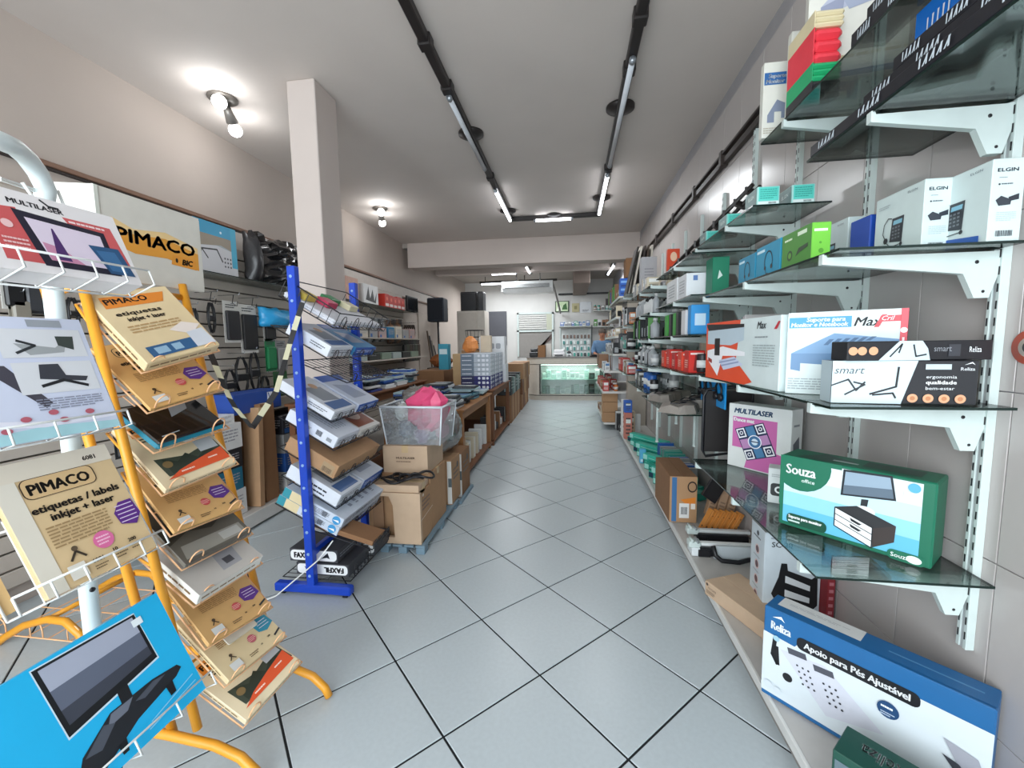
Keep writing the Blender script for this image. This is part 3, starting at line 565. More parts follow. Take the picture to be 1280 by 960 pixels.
# teal tube boxes
for i, (y, z, L) in enumerate([(5.50, .122, .60), (5.28, .122, .60), (5.40, .187, .60), (4.98, .122, .62), (4.76, .122, .62), (4.88, .187, .62), (4.50, .122, .62), (4.28, .122, .60), (4.40, .187, .60), (4.00, .122, .55), (3.82, .122, .50), (3.93, .187, .45)]):
    d_ = Vector((.56, -.83, 0)); L = min(L, (1.06-.73)/.56)
    carton('lamp_tube_box', 'long teal tube box, %s from the back of the pile on the platform' % ordn(i), 'box', None, (L, .085, .063), M(['2BAE97', '1C9A86', '39BFA8'][i % 3], .38), style='tuck', group='teal tube boxes on the platform', mat=frame((.728+.006*(i % 3), y, z), d_, (0, 0, 1)),
           art={'F': [('rr', .01, .12, .11, .88, .1, 'A8E4DA' if i % 3 else '1B3B52'), ('r', .14, .42, .9, .5, 'BFE8E0'), ('r', .14, .1, .95, .18, '0F6E60')], 'T': [('l', [(.1,.5),(.95,.5)], .03, '8FE0D2')]})
carton('light_blue_box', 'small sky blue box standing among the teal tube boxes', 'box', (.722, 4.46, .122), (.06, .05, .15), '58B4DC', style='tuck', art={'F': [('r', .1, .1, .9, .3, 'CFEAF6')]})

# phone boxes
ef = [('t', 'ELGIN', .14, .84, .042, '2A3C56', {'b': .02, 'w': .62}), ('n', .2, .76, .5, .78, 1, '7C8C94'), ('c', .22, .69, .012, '2A3038'), ('n', .28, .675, .72, .71, 1, '5A666E'), ('p', [(.14,.50),(.30,.55),(.62,.50),(.60,.44),(.24,.43)], '353A42'), ('p', [(.52,.53),(.84,.57),(.84,.50),(.56,.48)], '2B3038'), ('n', .2, .24, .8, .36, 5, 'B2C4C6'), ('bar', .22, .06, .74, .13, '4A5258')]
ph = [('p', [(.36,.28),(.62,.24),(.64,.62),(.40,.62)], '2E3238'), ('p', [(.42,.52),(.60,.52),(.61,.58),(.43,.58)], '7FB4C8')]+[('r', .41+.065*i, .31+.05*j, .45+.065*i, .335+.05*j, '6A7076') for i in range(3) for j in range(4)]+[('l', [(.30,.30),(.22,.42),(.24,.56),(.32,.64),(.40,.62)], .007, '23262B'), ('c', .29, .31, .045, '23262B'), ('l', [(.29,.29),(.40,.20),(.60,.21)], .006, '23262B'), ('c', .62, .21, .028, '23262B'), ('t', 'ELGIN', .70, .90, .03, '5A6A74', {'w': .18}), ('n', .1, .80, .35, .86, 2, 'A8B2B6')]
for i, (x, y) in enumerate(((1.047, 1.247), (.982, 1.362), (1.0, 1.72))):
    carton('phone_box', ['tall white phone box with narrow lettered end, nearest the shop front', 'tall white phone box, middle of three on the shelf', 'tall white phone box, third and rear one beside a blue box'][i], 'box', (x, y, 1.6415), (.072, .19, .202), 'CBD9D8', style='tuck', group='white phone boxes', art={'F': ef, 'L': ph+([('p', [(.04,.0),(.9,.0),(.9,.1),(.3,.16),(.04,.14)], '2B59A8')] if i == 0 else [])})
carton('blue_sleeve_box', 'royal blue box between two white phone boxes', 'box', (.985, 1.58, 1.6415), (.08, .10, .17), '1B49A8', style='tuck', art={'F': [('p', [(.3,.6),(1,.5),(1,1),(.4,1)], 'C8D2E0')]})
gb = [('n', .1, .76, .42, .88, 1, 'E4F4D8'), ('r', .55, .82, .85, .92, 'D8E8D0'), ('c', .3, .38, .14, '1F3F1C'), ('c', .3, .38, .08, '56922E'), ('p', [(.5,.3),(.6,.5),(.9,.55),(.9,.45),(.65,.38)], '1C3A1A')]
carton('headset_box', 'lime green headset box on the phone shelf', 'box', (.75, 1.465, 1.6415), (.055, .185, .125), '6DBB3C', style='tuck', group='headset boxes', art={'L': [('r', 0, 0, 1, 1, '3F8426')]+gb, 'F': [('r', .1, .78, .8, .84, 'E4F4D8'), ('c', .5, .3, .06, '4C9028'), ('c', .45, .5, .03, '4C9028')]})
hb = [('l', ring(.55, .45, .16, .32, 16, math.radians(-30), math.radians(210)), .02, '11202C'), ('c', .68, .30, .07, '0F1A24'), ('c', .42, .30, .06, '0F1A24'), ('l', [(.42,.3),(.46,.14),(.55,.12)], .012, '11202C'), ('r', .06, .8, .4, .88, 'C8E6F0')]
carton('headset_box', 'teal-blue headset box next to the lime green one', 'box', (.75, 1.665, 1.6415), (.05, .20, .128), '1F8DB0', style='tuck', group='headset boxes', art={'L': hb}); carton('headset_box', 'teal-blue headset box, second from the lime green one', 'box', (.75, 1.875, 1.6415), (.05, .17, .12), '1C86A8', style='tuck', group='headset boxes', art={'L': hb})
# teal boxes on the upper shelf
tb = [('r', .06, .2, .94, .95, '5FCFC2'), ('n', .12, .3, .88, .88, 5, '2E9C8E'), ('r', .04, .02, .96, .17, 'DCEAE8'), ('bar', .5, .04, .85, .14, '4A5A5A')]
for i, (x, y) in enumerate(((.822, 2.06), (.965, 2.06), (.83, 2.45), (.83, 2.80))):
    carton('adapter_box', 'small teal printed box, %s on the upper glass shelf' % ordn(i), 'box', (x, y, 2.002), (.093, .13, .078), 'A8D8D2' if i < 2 else '8CCBC4', style='tuck', group='small teal boxes', art={'F': tb, 'L': [('r', .05, .05, .95, .95, '5A7A78'), ('t', 'ELGIN', .3, .5, .2, 'C8DCD8', {})]})
# top shelf: white stand boxes
st = [('r', .02, .70, .98, .86, '2C5F98'), ('t', 'Suporte', .2, .79, .05, 'F0F4F8', {'b': .02, 'sh': .15}), ('t', 'Monitor', .1, .72, .05, 'F0F4F8', {'b': .02, 'sh': .15}), ('p', [(.2,.3),(.6,.5),(.95,.45),(.95,.25),(.8,.25),(.8,.34),(.5,.34),(.5,.2),(.2,.2)], '7A8498'), ('n', .05, .05, .9, .14, 3, 'A8A090')]
carton('white_stand_box', 'white stand box with blue band, far end of the top shelf', 'box', (.80, 1.985, 2.252), (.09, .03, .30), 'CFCFC6', style='tuck', group='white stand boxes on the top shelf', art={'F': st})
carton('white_stand_box', 'white stand box showing over the red and green cloth stack', 'box', (.872, 1.92, 2.252), (.26, .03, .37), 'CFCFC6', style='tuck', group='white stand boxes on the top shelf', art={'F': st})
st2 = [('p', [(.10,.62),(.30,.80),(1,.92),(1,.80),(.30,.58)], 'A9AEC0'), ('p', [(.10,.62),(.30,.68),(.27,.40),(.20,.42),(.20,.52),(.10,.46)], '8A90A6'), ('p', [(.28,.66),(1,.80),(1,.68),(.34,.56)], '98A0B4'), ('n', .05, .14, .9, .2, 1, 'B0A080'), ('r', 0, .0, 1, .05, '2C4F78')]
carton('white_stand_box', 'biggest white stand box, picturing a grey stand, on the top shelf', 'box', None, (.36, .035, .40), 'D0CFC6', style='tuck', group='white stand boxes on the top shelf', mat=frame(at(1007, 100, y=1.76)-Vector((0, 0, .012)), (1, -.16, 0), (0, 0, 1)), art={'F': st2})
for i, (c_, h, n_) in enumerate((('2C2A2E', .06, 'black'), ('1FA56A', .06, 'green'), ('E23A48', .115, 'red'), ('D8CBA6', .055, 'cream'))):
    z = 2.252+sum((.06, .06, .115, .055)[:i])
    r = root('folded_mat', (.87, 1.72, z), '%s folded mat in the colourful stack on the top shelf' % n_, 'mat', 'stack of folded mats')
    m = MB(); mm = M(c_, .5, bump=.1)
    for k in range(3): m.box((.845, 1.70, z+h*k/3+.001), (.94, 1.88, z+h*(k+1)/3), mm, h*.12)
    m.build('folds', r); MB().box((.843, 1.70, z), (.846, 1.88, z+h), mm, .0005).build('spine', r)
# long black and blue packs
def longpack(x0, y0, z, w, L, h, colr, label, letters, grp, tilt=0.0):
    r = carton('tripod_pack', label, 'pack', None, (L, w, h), colr, style='tuck', group=grp, mat=frame((x0, y0+L, z), (0, -1, tilt), (0, 0, 1)),
        art={'F': [('p', [(u+.012*k, .2), (u+.012*k+.006, .2), (u+.012*k+(.016 if k % 2 else .002)+.006, .8), (u+.012*k+(.016 if k % 2 else .002), .8)], 'C8D4DC') for u in (.06, .30, .56, .80) for k in range(9)], 'L': [('p', [(.1,.1),(.5,.1),(.9,.9),(.4,.9)], '8FA0AA')]})
    return r
BK = M('1B1C22', .3, name='black_glossy_pack'); BL = M('1D66B8', .25, name='blue_glossy_pack')
for i, (x, z, w, h, m_, y0, L, n_) in enumerate([(.80, 2.012, .12, .035, BK, .80, .80, 'black pack at the shelf front'), (.93, 2.012, .16, .035, BK, .80, .74, 'black pack behind the front one'), (.815, 2.049, .06, .03, BK, .75, .62, 'black striped pack, upper front'), (.82, 2.081, .06, .035, BK, .75, .52, 'black striped pack on top of the upper front one'), (.885, 2.049, .06, .185, BL, .66, .64, 'blue pack behind the black striped ones'), (.955, 2.049, .06, .175, BL, .66, .60, 'bright blue pack nearer the wall'), (1.03, 2.049, .06, .155, BL, .70, .50, 'glossy blue pack against the wall')]):
    longpack(x, y0, z, w, L, h, m_, 'long '+n_+' of the high glass shelf', 'TRIPOD', 'long packs on the high glass shelf')
for i, (x, z, m_) in enumerate([(.82, 2.252, BK), (.84, 2.30, BK), (.86, 2.345, BL), (.88, 2.39, BK)]):
    longpack(x, .95, z, .09, .5-.03*i, .042, m_, 'slim pack with pale lettering, %s layer up on the top shelf' % ordn(i), 'TRIPOD', 'slim packs on the top shelf')
tag(MB().prism([(XU-.03, 1.05, 2.02), (XU-.03, 1.6, 2.02), (1.0, 1.62, 2.014), (.9, 1.55, 2.013), (.86, 1.1, 2.016)], (0, 0, .004), M('2B2C2A', .3, bump=.6, scale=8)).build('plastic_film', origin=(1.0, 1.3, 2.01)), 'crumpled dark plastic film under the long packs', 'plastic film')

# ---- second bay
KR = M('1F1A18', .4)
r = root('slatted_rack', (.85, 2.95, 1.9), 'black slatted rack leaning on the wall over the second bay', 'rack')
a0, a1 = Vector((.70, 3.25, 1.90)), Vector((1.02, 2.62, 2.28)); b0, b1 = Vector((.78, 3.45, 1.90)), Vector((1.10, 2.72, 2.30))
MB().tube([a0, a1], .014, KR, 6).build('side_rail', r); MB().tube([b0, b1], .014, KR, 6).build('side_rail', r)
for i in range(9):
    t = (i+.5)/9; MB().box((-.006, -.02, -.02), (.006, .2, .02), KR, T=Matrix.Translation(a0.lerp(a1, t)) @ (b0.lerp(b1, t)-a0.lerp(a1, t)).to_track_quat('Y', 'Z').to_matrix().to_4x4()).build('slat', r)
carton('white_carton', 'plain white carton with a small blue mark, nearer of two', 'box', (.70, 2.72, 1.667), (.13, .2, .15), 'DDE0E4', style='tuck', group='plain white cartons', art={'L': [('n', .2, .2, .8, .8, 5, 'A8ACB0')], 'F': [('r', .3, .7, .5, .9, '5A7AB0')]})
carton('white_carton', 'plain white carton farther from the green file', 'box', (.70, 2.95, 1.667), (.15, .3, .16), 'E2E4E6', style='tuck', group='plain white cartons', art={'L': [('n', .2, .2, .8, .8, 5, 'A8ACB0')]})
carton('green_file', 'tall deep green file box beside the plain white cartons', 'box', (.80, 2.56, 1.667), (.09, .12, .21), '12785A', style='tuck', art={'F': [('p', [(.3,.4),(.6,.5),(.4,.65)], 'CFE4DC')]})
for i, (y, w, c_, n_) in enumerate(((2.56, .05, '2E8FD0', 'sky blue'), (2.68, .08, 'D8DADC', 'white'), (2.85, .05, '1B1D1F', 'black'), (2.93, .05, '3A9A3A', 'green'), (3.05, .05, '17191B', 'thin black'), (3.15, .08, '3CA53C', 'bright green'))):
    carton('gadget_box', '%s upright gadget box on the second bay shelf' % n_, 'box', (.69, y, 1.442), (.10, w+.02, .15 if i else .17), c_, style='tuck', group='upright gadget boxes', art={'F': ([('c', .5, .45, .22, '15171A', .6)] if n_ == 'white' else [('r', .2, .3, .8, .7, 'BFD8EA' if i == 0 else '2C6A2C')])})
carton('router_box', 'white box picturing a dark router under the phone shelf', 'box', (.84, 2.25, 1.49), (.22, .035, .32), 'D8D4D4', style='tuck', mat=frame((.86, 2.15, 1.223), (1, 0, 0), (-.05, .3, 1)), art={'F': [('p', [(.1,.1),(.5,.1),(.4,.8),(.2,.6)], '3A1E1E'), ('rr', .45, .2, .95, .9, .1, 'E8E8EA')]})
for i in range(5):
    carton('spray_pack', 'red pack with pale front, %s on the lower second bay shelf' % ordn(i), 'pack', (.68, 2.55+.16*i, 1.217), (.09, .10, .13-.01*(i % 3)), ['C8261C', 'D8402A', 'B81E18'][i % 3], style='tuck', group='red packs', art={'F': [('p', [(.3,.1),(.7,.1),(.7,.8),(.4,.9)], 'F2B8A0' if i % 2 else '701410'), ('r', .1, .82, .9, .9, 'F0D8D0')], 'L': [('n', .2, .2, .8, .6, 4, 'F0C8B8')]})
carton('card_pack', 'beige patterned pack standing behind the red packs', 'pack', (.85, 2.9, 1.217), (.13, .04, .22), 'C9B8A4', style='tuck', art={'F': [('p', [(.2,.1),(.8,.1),(.9,.5),(.4,.7)], '9C7040')]})
# headset blister
r = root('headset_pack', (.86, 2.48, 1.06), 'bright blue blister pack with black headsets hanging below the orange box', 'pack')
mb = MB().box((.84, 2.42, 1.02), (.85, 2.85, 1.19), M('1E94DC', .3), .003); mb.build('card', r)
for y in (2.50, 2.68, 2.80):
    m = MB(); m.tube([(.838, y-.04, 1.08), (.832, y-.045, 1.14), (.832, y, 1.18), (.832, y+.045, 1.14), (.838, y+.04, 1.08)], .006, BLACK, 6); m.lathe((.83, y-.04, 1.085), [(.02, -.01), (.024, 0), (.02, .01)], BLACK, 10, 'x').lathe((.83, y+.04, 1.085), [(.02, -.01), (.024, 0), (.02, .01)], BLACK, 10, 'x'); m.build('headset', r)
# grey bags on the low shelf
for i in range(7):
    x, y = .66+.09*(i % 4), 2.70+.13*i; m = MB(); rr = random.Random(i); mm = M(['8E8780', '6A645C', 'A29B92', '5A5650'][i % 4], .35, bump=.5, scale=10)
    pts = [(x+rr.uniform(-.03, .03)+.10*math.cos(a)*rr.uniform(.7, 1.1), y+.12*math.sin(a)*rr.uniform(.8, 1.1)) for a in [k*math.pi/5 for k in range(10)]]
    vs = [(px, py, .962) for px, py in pts]+[(x+(px-x)*.85, y+(py-y)*.85, .962+.03+rr.uniform(0, .03)) for px, py in pts]+[(x, y, 1.0+rr.uniform(0, .025))]
    fs = [(k, (k+1) % 10, 10+(k+1) % 10, 10+k) for k in range(10)]+[(10+k, 10+(k+1) % 10, 20) for k in range(10)]
    m.add(vs, fs, mm); o = m.build('cable_bag', origin=(x, y, .962)); tag(o, 'flat grey bag of cables on the low shelf, %s from the shop front' % ordn(i), 'bag', 'grey cable bags')
    c2 = MB(); c2.tube([(x-.05, y-.03, 1.02), (x, y-.05, 1.025), (x+.05, y, 1.022), (x, y+.05, 1.028), (x-.04, y+.01, 1.02)], .004, BLACK, 5, True); c2.build('cable', o, off=Vector((x, y, .962)))
# black framed mesh stand behind the dance mat box
m = MB(); m.tube([(.77, 2.55, .76), (.77, 2.55, 1.08), (.79, 2.56, 1.12), (1.0, 2.56, 1.14), (1.04, 2.56, 1.1), (1.04, 2.56, .76), (.79, 2.56, .72)], .009, BLACK, 8, True)
r = m.build('frame_stand', origin=(.9, 2.55, .74)); tag(r, 'black framed panel with rounded corners behind the dance mat box', 'stand'); MB().box((.78, 2.555, .75), (1.03, 2.562, 1.11), M('201C1C', .5)).build('panel', r, off=Vector((.9, 2.55, .74)))
# hanging white pegs below the low shelf
for i, (x, y, L) in enumerate(((.70, 3.5, .35), (.80, 3.3, .16), (.85, 3.0, .26))):
    tag(MB().cyl((x, y, .94), (x, y, .94-L), .011, WHITE, n=8).lathe((x, y, .94-L), [(.014, -.01), (.014, 0)], WHITE, 8).build('hanging_rod', origin=(x, y, .94-L)), ['longest white rod', 'shortest white rod', 'middle-length white rod'][i]+' hanging below the low glass shelf', 'rod')
tag(MB().cyl((1.0, 3.1, 2.06), (.72, 3.15, 1.93), .006, BLACK, n=6).build('antenna_rod', origin=(1.0, 3.1, 2.0)), 'thin black rod resting across the shelf of the slatted rack', 'rod')
# high orange pack + white box
carton('ink_pack', 'tall orange and red hanging pack high on the wall', 'pack', (.83, 3.85, 1.87), (.10, .05, .33), 'D8461E', style='tuck', art={'F': [('c', .5, .8, .12, 'F2C8A8', .7), ('r', .3, .1, .7, .5, 'F08040')]})
carton('tall_white_box', 'tall pale grey box beside the orange pack', 'box', (.66, 4.15, 1.87), (.14, .12, .33), 'A9A9AC', style='tuck', art={'F': [('n', .2, .2, .8, .7, 6, '8A8A8E')]})

# ---- stock for the deeper bays (each piece a thing)
PAL = {'white': 'DADCDC', 'black': '1D1E22', 'teal': '3E9A8C', 'red': 'B8302A', 'blue': '2A62B0', 'brown': '8A6242', 'grey': '8C8E8E', 'green': '4C8C3C', 'orange': 'C8702C', 'cream': 'CFC4AC', 'silver': 'A8ACB0'}
_stock = {}
def stock_mesh(kind, cn, q):
    key = (kind, cn, q)
    if key in _stock: return _stock[key]
    rr = random.Random(hash((len(kind), len(cn), q)) & 255); col = M(PAL[cn], .4); m = MB(); p = None
    if kind == 'box':
        w, d, h = rr.uniform(.06, .11), rr.uniform(.07, .14), rr.uniform(.08, .16); m.box((-w/2, 0, 0), (w/2, d, h), col, .002); m.box((-w/2+.004, -.0007, .004), (w/2-.004, .001, h-.004), col)
        a = MB(); ink(a, (-w/2, 0, 0), (w, 0, 0), (0, 0, h), [('r', .12, .58, .88, .88, 'EDEDEA' if cn != 'white' else '4A78A8'), ('n', .15, .12, .85, .45, 3, '3A3C40' if cn in ('white', 'cream', 'silver', 'grey') else 'D8D8D4')], .0012); ink(a, (-w/2, d, 0), (0, -d, 0), (0, 0, h), [('r', .1, .5, .6, .85, 'E0E0DC' if cn != 'white' else '8A9AA8')], .001); p = ('label', a.mesh('label')); size = (w, d, h)
    elif kind == 'bottle':
        r_, h = rr.uniform(.025, .04), rr.uniform(.13, .18); m.lathe((0, r_, 0), [(r_*.9, 0), (r_, .01), (r_, h*.65), (r_*.45, h*.8), (r_*.4, h*.86)], col, 12); a = MB(); a.lathe((0, r_, h*.86), [(r_*.5, 0), (r_*.5, h*.12), (r_*.3, h*.14)], M(PAL['black' if cn == 'white' else 'white'], .4), 10); p = ('cap', a.mesh('cap')); size = (2*r_, 2*r_, h)
    elif kind == 'can':
        r_, h = rr.uniform(.03, .045), rr.uniform(.09, .15); m.lathe((0, r_, 0), [(r_*.95, 0), (r_, .006), (r_, h-.006), (r_*.93, h)], col, 14); a = MB(); a.lathe((0, r_, h*.25), [(r_+.0008, 0), (r_+.0008, h*.4)], M(PAL['white' if cn != 'white' else 'black'], .4), 14); p = ('label', a.mesh('label')); size = (2*r_, 2*r_, h)
    elif kind == 'pack':
        w, h = rr.uniform(.07, .10), rr.uniform(.13, .19); m.box((-w/2, 0, 0), (w/2, .003, h), col, .0008); a = MB(); a.box((-w*.35, -.018, h*.1), (w*.35, 0, h*.6), M(PAL['black' if cn != 'black' else 'silver'], .3), .008); p = ('contents', a.mesh('contents')); size = (w, .04, h)
    elif kind == 'book':
        w, d, h = .16, rr.uniform(.02, .04), rr.uniform(.2, .26); m.box((-w/2, 0, 0), (w/2, .002, h), col).box((-w/2, d-.002, 0), (w/2, d, h), col).box((-w/2, 0, 0), (-w/2+.002, d, h), col); a = MB(); a.box((-w/2+.004, .002, .004), (w/2-.004, d-.002, h-.004), M('E4E0D4', .8)); p = ('pages', a.mesh('pages')); size = (w, d, h)
    _stock[key] = (m.mesh(kind), p, size); return _stock[key]
CATN = {'box': ('small_box', 'box'), 'bottle': ('bottle', 'bottle'), 'can': ('tin', 'tin'), 'pack': ('blister_pack', 'pack'), 'book': ('binder', 'binder')}
WORD = {'box': '%s product box', 'bottle': '%s capped bottle', 'can': '%s round tin', 'pack': '%s blister pack', 'book': '%s binder'}
_cnt = {}
def put(kind, cn, q, x, y, z, rz, where):
    me, p, size = stock_mesh(kind, cn, q); o = bpy.data.objects.new(CATN[kind][0], me); COL.objects.link(o); o.location = (x, y, z); o.rotation_euler = (0, 0, rz)
    k = (kind, cn, where); _cnt[k] = _cnt.get(k, 0)+1
    lab = (WORD[kind] % cn)+' '+where+(', %s one' % ordn(_cnt[k]-1) if _cnt[k] <= 20 else ', rear one'); tag(o, lab, CATN[kind][1], 'stock '+where)
    if p: c = bpy.data.objects.new(p[0], p[1]); COL.objects.link(c); c.parent = o
    return size
def row(a, b, z, kinds, cols, where, seed=0, rows=1, back=(1, 0), rz=0.0, hmax=1, gap=.012):
    """things in a row from a to b (2D points), further rows behind along `back`"""
    rr = random.Random(seed); a, b = Vector(a), Vector(b); L = (b-a).length; d = (b-a)/L; bk = Vector(back)
    for k in range(rows):
        t = .0
        while True:
            kind, cn, q = rr.choice(kinds), rr.choice(cols), rr.randint(0, 2); s_ = stock_mesh(kind, cn, q)[2]
            wid = max(abs(d.x)*s_[0]+abs(d.y)*s_[1], .03)
            if t+wid > L: break
            p = a+d*(t+(wid/2 if abs(d.x) > .7 else 0))+bk*(k*.16); put(kind, cn, q, p.x, p.y, z, rz+rr.uniform(-.08, .08), where); t += wid+gap+rr.uniform(0, .02)
row((.70, 3.62), (.70, 4.6), 1.642, ['bottle'], ['silver', 'white'], 'on the bottle shelf of the third bay', 1, 2)
row((.70, 3.62), (.70, 4.6), 1.432, ['bottle', 'pack'], ['silver', 'green', 'black'], 'on the middle shelf of the third bay', 2, 2)
row((.70, 3.62), (.70, 4.6), 1.202, ['can', 'bottle', 'can'], ['white', 'black', 'silver'], 'beside the cans in the third bay', 3, 2)
row((.70, 3.62), (.70, 4.6), .982, ['can', 'can', 'box'], ['blue', 'black', 'grey'], 'on the lowest shelf of the third bay', 4, 2)
row((.70, 3.75), (.70, 4.6), 1.852, ['box'], ['grey', 'silver', 'cream'], 'on the highest shelf of the third bay', 5, 2)
row((.67, 4.75), (.67, 5.75), 1.602, ['box', 'pack'], ['white', 'orange', 'black'], 'on the orange box shelf of the fourth bay', 6, 2)
row((.67, 4.75), (.67, 5.75), 1.332, ['box', 'can', 'pack'], ['black', 'grey', 'teal'], 'on the parts shelf of the fourth bay', 7, 2)
row((.67, 4.75), (.67, 5.75), 1.052, ['box', 'box'], ['white', 'red', 'brown'], 'on the low shelf of the fourth bay', 8, 2)
row((.92, 4.75), (.92, 5.75), 1.932, ['box'], ['brown', 'black', 'cream'], 'on the highest shelf of the fourth bay', 9, 2)
row((.74, 6.05), (.74, 6.5), .122, ['box', 'book'], ['white', 'black', 'grey'], 'on the far end of the platform', 10, 2)
row((.98, 3.62), (.98, 4.5), .122, ['book'], ['blue', 'teal', 'grey'], 'standing against the wall behind the teal tubes', 11)
row((.76, 2.52), (.76, 2.6), 1.222, ['can'], ['black'], 'by the orange laptop box', 12)
for i, (y, c_, h, n_) in enumerate(((5.9, 'E0E0DC', .48, 'tall white roll box with black symbols'), (5.62, '2A62C0', .16, 'royal blue box lying on top of the pinkish box'), (5.75, 'B8A890', .34, 'beige carton with pale green label'), (5.6, 'C87868', .35, 'pinkish upright box'))):
    z = .122 if i != 1 else .472
    x = .70 if i != 2 else .76
    carton('upright_carton', n_+' at the platform end', 'box', (x, y, z if i != 2 else .122), (.10, .11, h), c_, style='tuck', art={'F': [('n', .2, .15, .8, .85, 5, '3A3C40'), ('r', .2, .6, .8, .75, 'E8ECE8' if i else '2A2C30')]})
# rear part of the same wall: deeper shelves
for j, z in enumerate((.12, .62, .95, 1.22, 1.5, 1.8, 2.12)):
    r = root('deep_shelf', (.8, 7.6, z), 'white board shelf, %s level up in the deep rear bay' % ordn(j), 'shelf')
    x0 = (.52, .50, .52, .66, .68, .70, .74)[j]
    MB().box((x0, 6.75, z-.03), (XR-.01, 8.6, z), M('D2D0CC', .5), .003).build('board', r); MB().box((x0-.004, 6.75, z-.034), (x0, 8.6, z+.003), WHITE, .001).build('front_edge', r)
    row((x0+.06, 6.85), (x0+.06, 8.5), z+.001, [['box'], ['box', 'can'], ['box', 'book'], ['box', 'pack'], ['can', 'box'], ['box', 'pack'], ['box', 'book']][j], [['brown', 'cream'], ['brown', 'red', 'orange'], ['white', 'brown', 'silver'], ['black', 'white', 'grey'], ['white', 'orange', 'cream'], ['cream', 'silver', 'black'], ['blue', 'green', 'brown']][j], 'on the %s level of the deep rear bay' % ordn(j), 20+j, 2)
struct(MB().box((.86, 6.55, 0), (1.14, 6.72, 2.35), M('A79F94', .7), .005), 'pillar_side', (1.0, 6.6, 0))
carton('blue_tray_set', 'royal blue stack of letter trays high in the deep rear bay', 'letter trays', (.76, 6.76, 2.122), (.16, .2, .27), '1F5FC0', style='tuck', art={'F': [('r', .05, .08+.22*i, .95, .2+.22*i, '7FB0E8' if i % 2 else '14408C') for i in range(4)]})
carton('lime_box', 'lime green box with white symbols beside the blue letter trays', 'box', (.94, 6.76, 2.122), (.14, .14, .30), '7CB84C', style='tuck', art={'F': [('c', .5, .2+.2*i, .06, 'E8F4E0') for i in range(4)]})
carton('brown_archive_box', 'brown tall carton above the lime green box', 'box', (.86, 6.9, 2.425), (.24, .3, .3), CARD_D, tape=True)
for i in range(3): carton('floor_carton', 'small brown carton stacked on the rear floor shelf, %s up' % ordn(i), 'box', (.50, 6.78, .125+.165*i), (.24, .22, .16), CARD, tape=True, group='cartons stacked at the rear floor shelf')
r = root('card_sheets', (.8, 4.9, 1.95), 'long dark and white card sheets leaning together high on the shelf', 'card sheets')
for i in range(5): MB().box((0, 0, 0), (.02, .28, .55), M(['2A2420', 'D8D0C4', '3A302A', '4A3C30', 'C8C0B4'][i], .6), .002, T=Matrix.Translation((.62+.06*i, 4.95, 1.935)) @ Matrix.Rotation(.22-.04*i, 4, 'Y')).build('sheet', r)

p = at(1288, 434, x=XR-.008); r = root('round_tag', (p.x, p.y, p.z), 'round orange-red tag with pale ring hung on the tiled wall by the shop front', 'tag')
MB().lathe((XR-.0065, p.y, p.z), [(.044, 0), (.044, -.004)], M('D8481E', .4), 24, 'x').build('disc', r); MB().lathe((XR-.0107, p.y, p.z), [(.026, 0), (.026, -.0008)], M('E8D8CC', .4), 20, 'x').build('pale_ring', r); MB().lathe((XR-.0117, p.y, p.z), [(.015, 0), (.015, -.0008)], M('3A2420', .4), 16, 'x').build('dark_centre', r)

# ================================================================ RACKS BY THE SHOP FRONT
CREAM = 'D9B37C'
def hooks(mb, O, U, Vn, n, m, h=.055, w=.04, at_=(.16, .84), r=.0024):
    """arched wire hooks on a front edge: O origin, U edge vector, Vn up direction"""
    for t in at_:
        c = O+U*t; u = U.normalized()*w/2; P = [c-u]
        for k in range(7):
            a = math.pi*k/6; P.append(c-u*math.cos(a)+Vn*(h*(.55+.45*math.sin(a))))
        P.append(c+u); mb.tube(P, r, m, 6)
orr = root('label_rack', (-1.35, 1.26, 0), 'tall orange tube display rack of sloping trays full of label packs', 'display rack')
def post(name, a, b, r, m, par, n=12):
    return MB().cyl(a, b, r, m, n=n).build(name, par)
pn_t, pn_b = at(100, 355, y=1.085), at(247, 911, y=1.085); pf_b = pn_b+Vector((-.02, .36, 0)); pf_t = at(229, 372, y=1.45)
post('post', pn_b, pn_t+Vector((0, 0, .05)), .0135, ORANGE, orr); post('post', pf_b, pf_t+Vector((0, 0, .05)), .0135, ORANGE, orr)
rt = at(57, 372, y=1.085)
post('rear_post', (rt.x+.28, 1.10, .12), rt+Vector((0, 0, .05)), .0135, ORANGE, orr)
MB().tube([pn_t, pf_t], .012, ORANGE, 10).tube([rt, pn_t+Vector((0,0,.0))], .01, ORANGE, 8).build('top_crossbar', orr)
for y, xo in ((1.085, 0), (1.42, .03)):
    bx = pn_b.x+xo
    MB().tube([(bx-.75, y, .012), (bx-.70, y, .09), (bx-.6, y, .135), (bx-.4, y, .145), (bx-.1, y, .13), (bx+.06, y, .115), (bx+.15, y, .085), (bx+.20, y, .04), (bx+.215, y, .006)], .015, ORANGE, 10).build('foot', orr)
MB().tube([(pn_b.x-.3, 1.085, .14), (pn_b.x-.3, 1.42, .14)], .012, ORANGE, 8).build('base_crossbar', orr)
NP = [(180,465),(187,515),(195,565),(205,618),(216,669),(230,711),(245,757),(259,810),(283,857),(306,907)]
FP = [(275,438),(279,487),(285,535),(297,580),(303,635),(314,668),(326,705),(339,760),(356,797),(376,829)]
ANG = [50, 44, 33, 42, 42, 36, 30, 38, 36, 27]
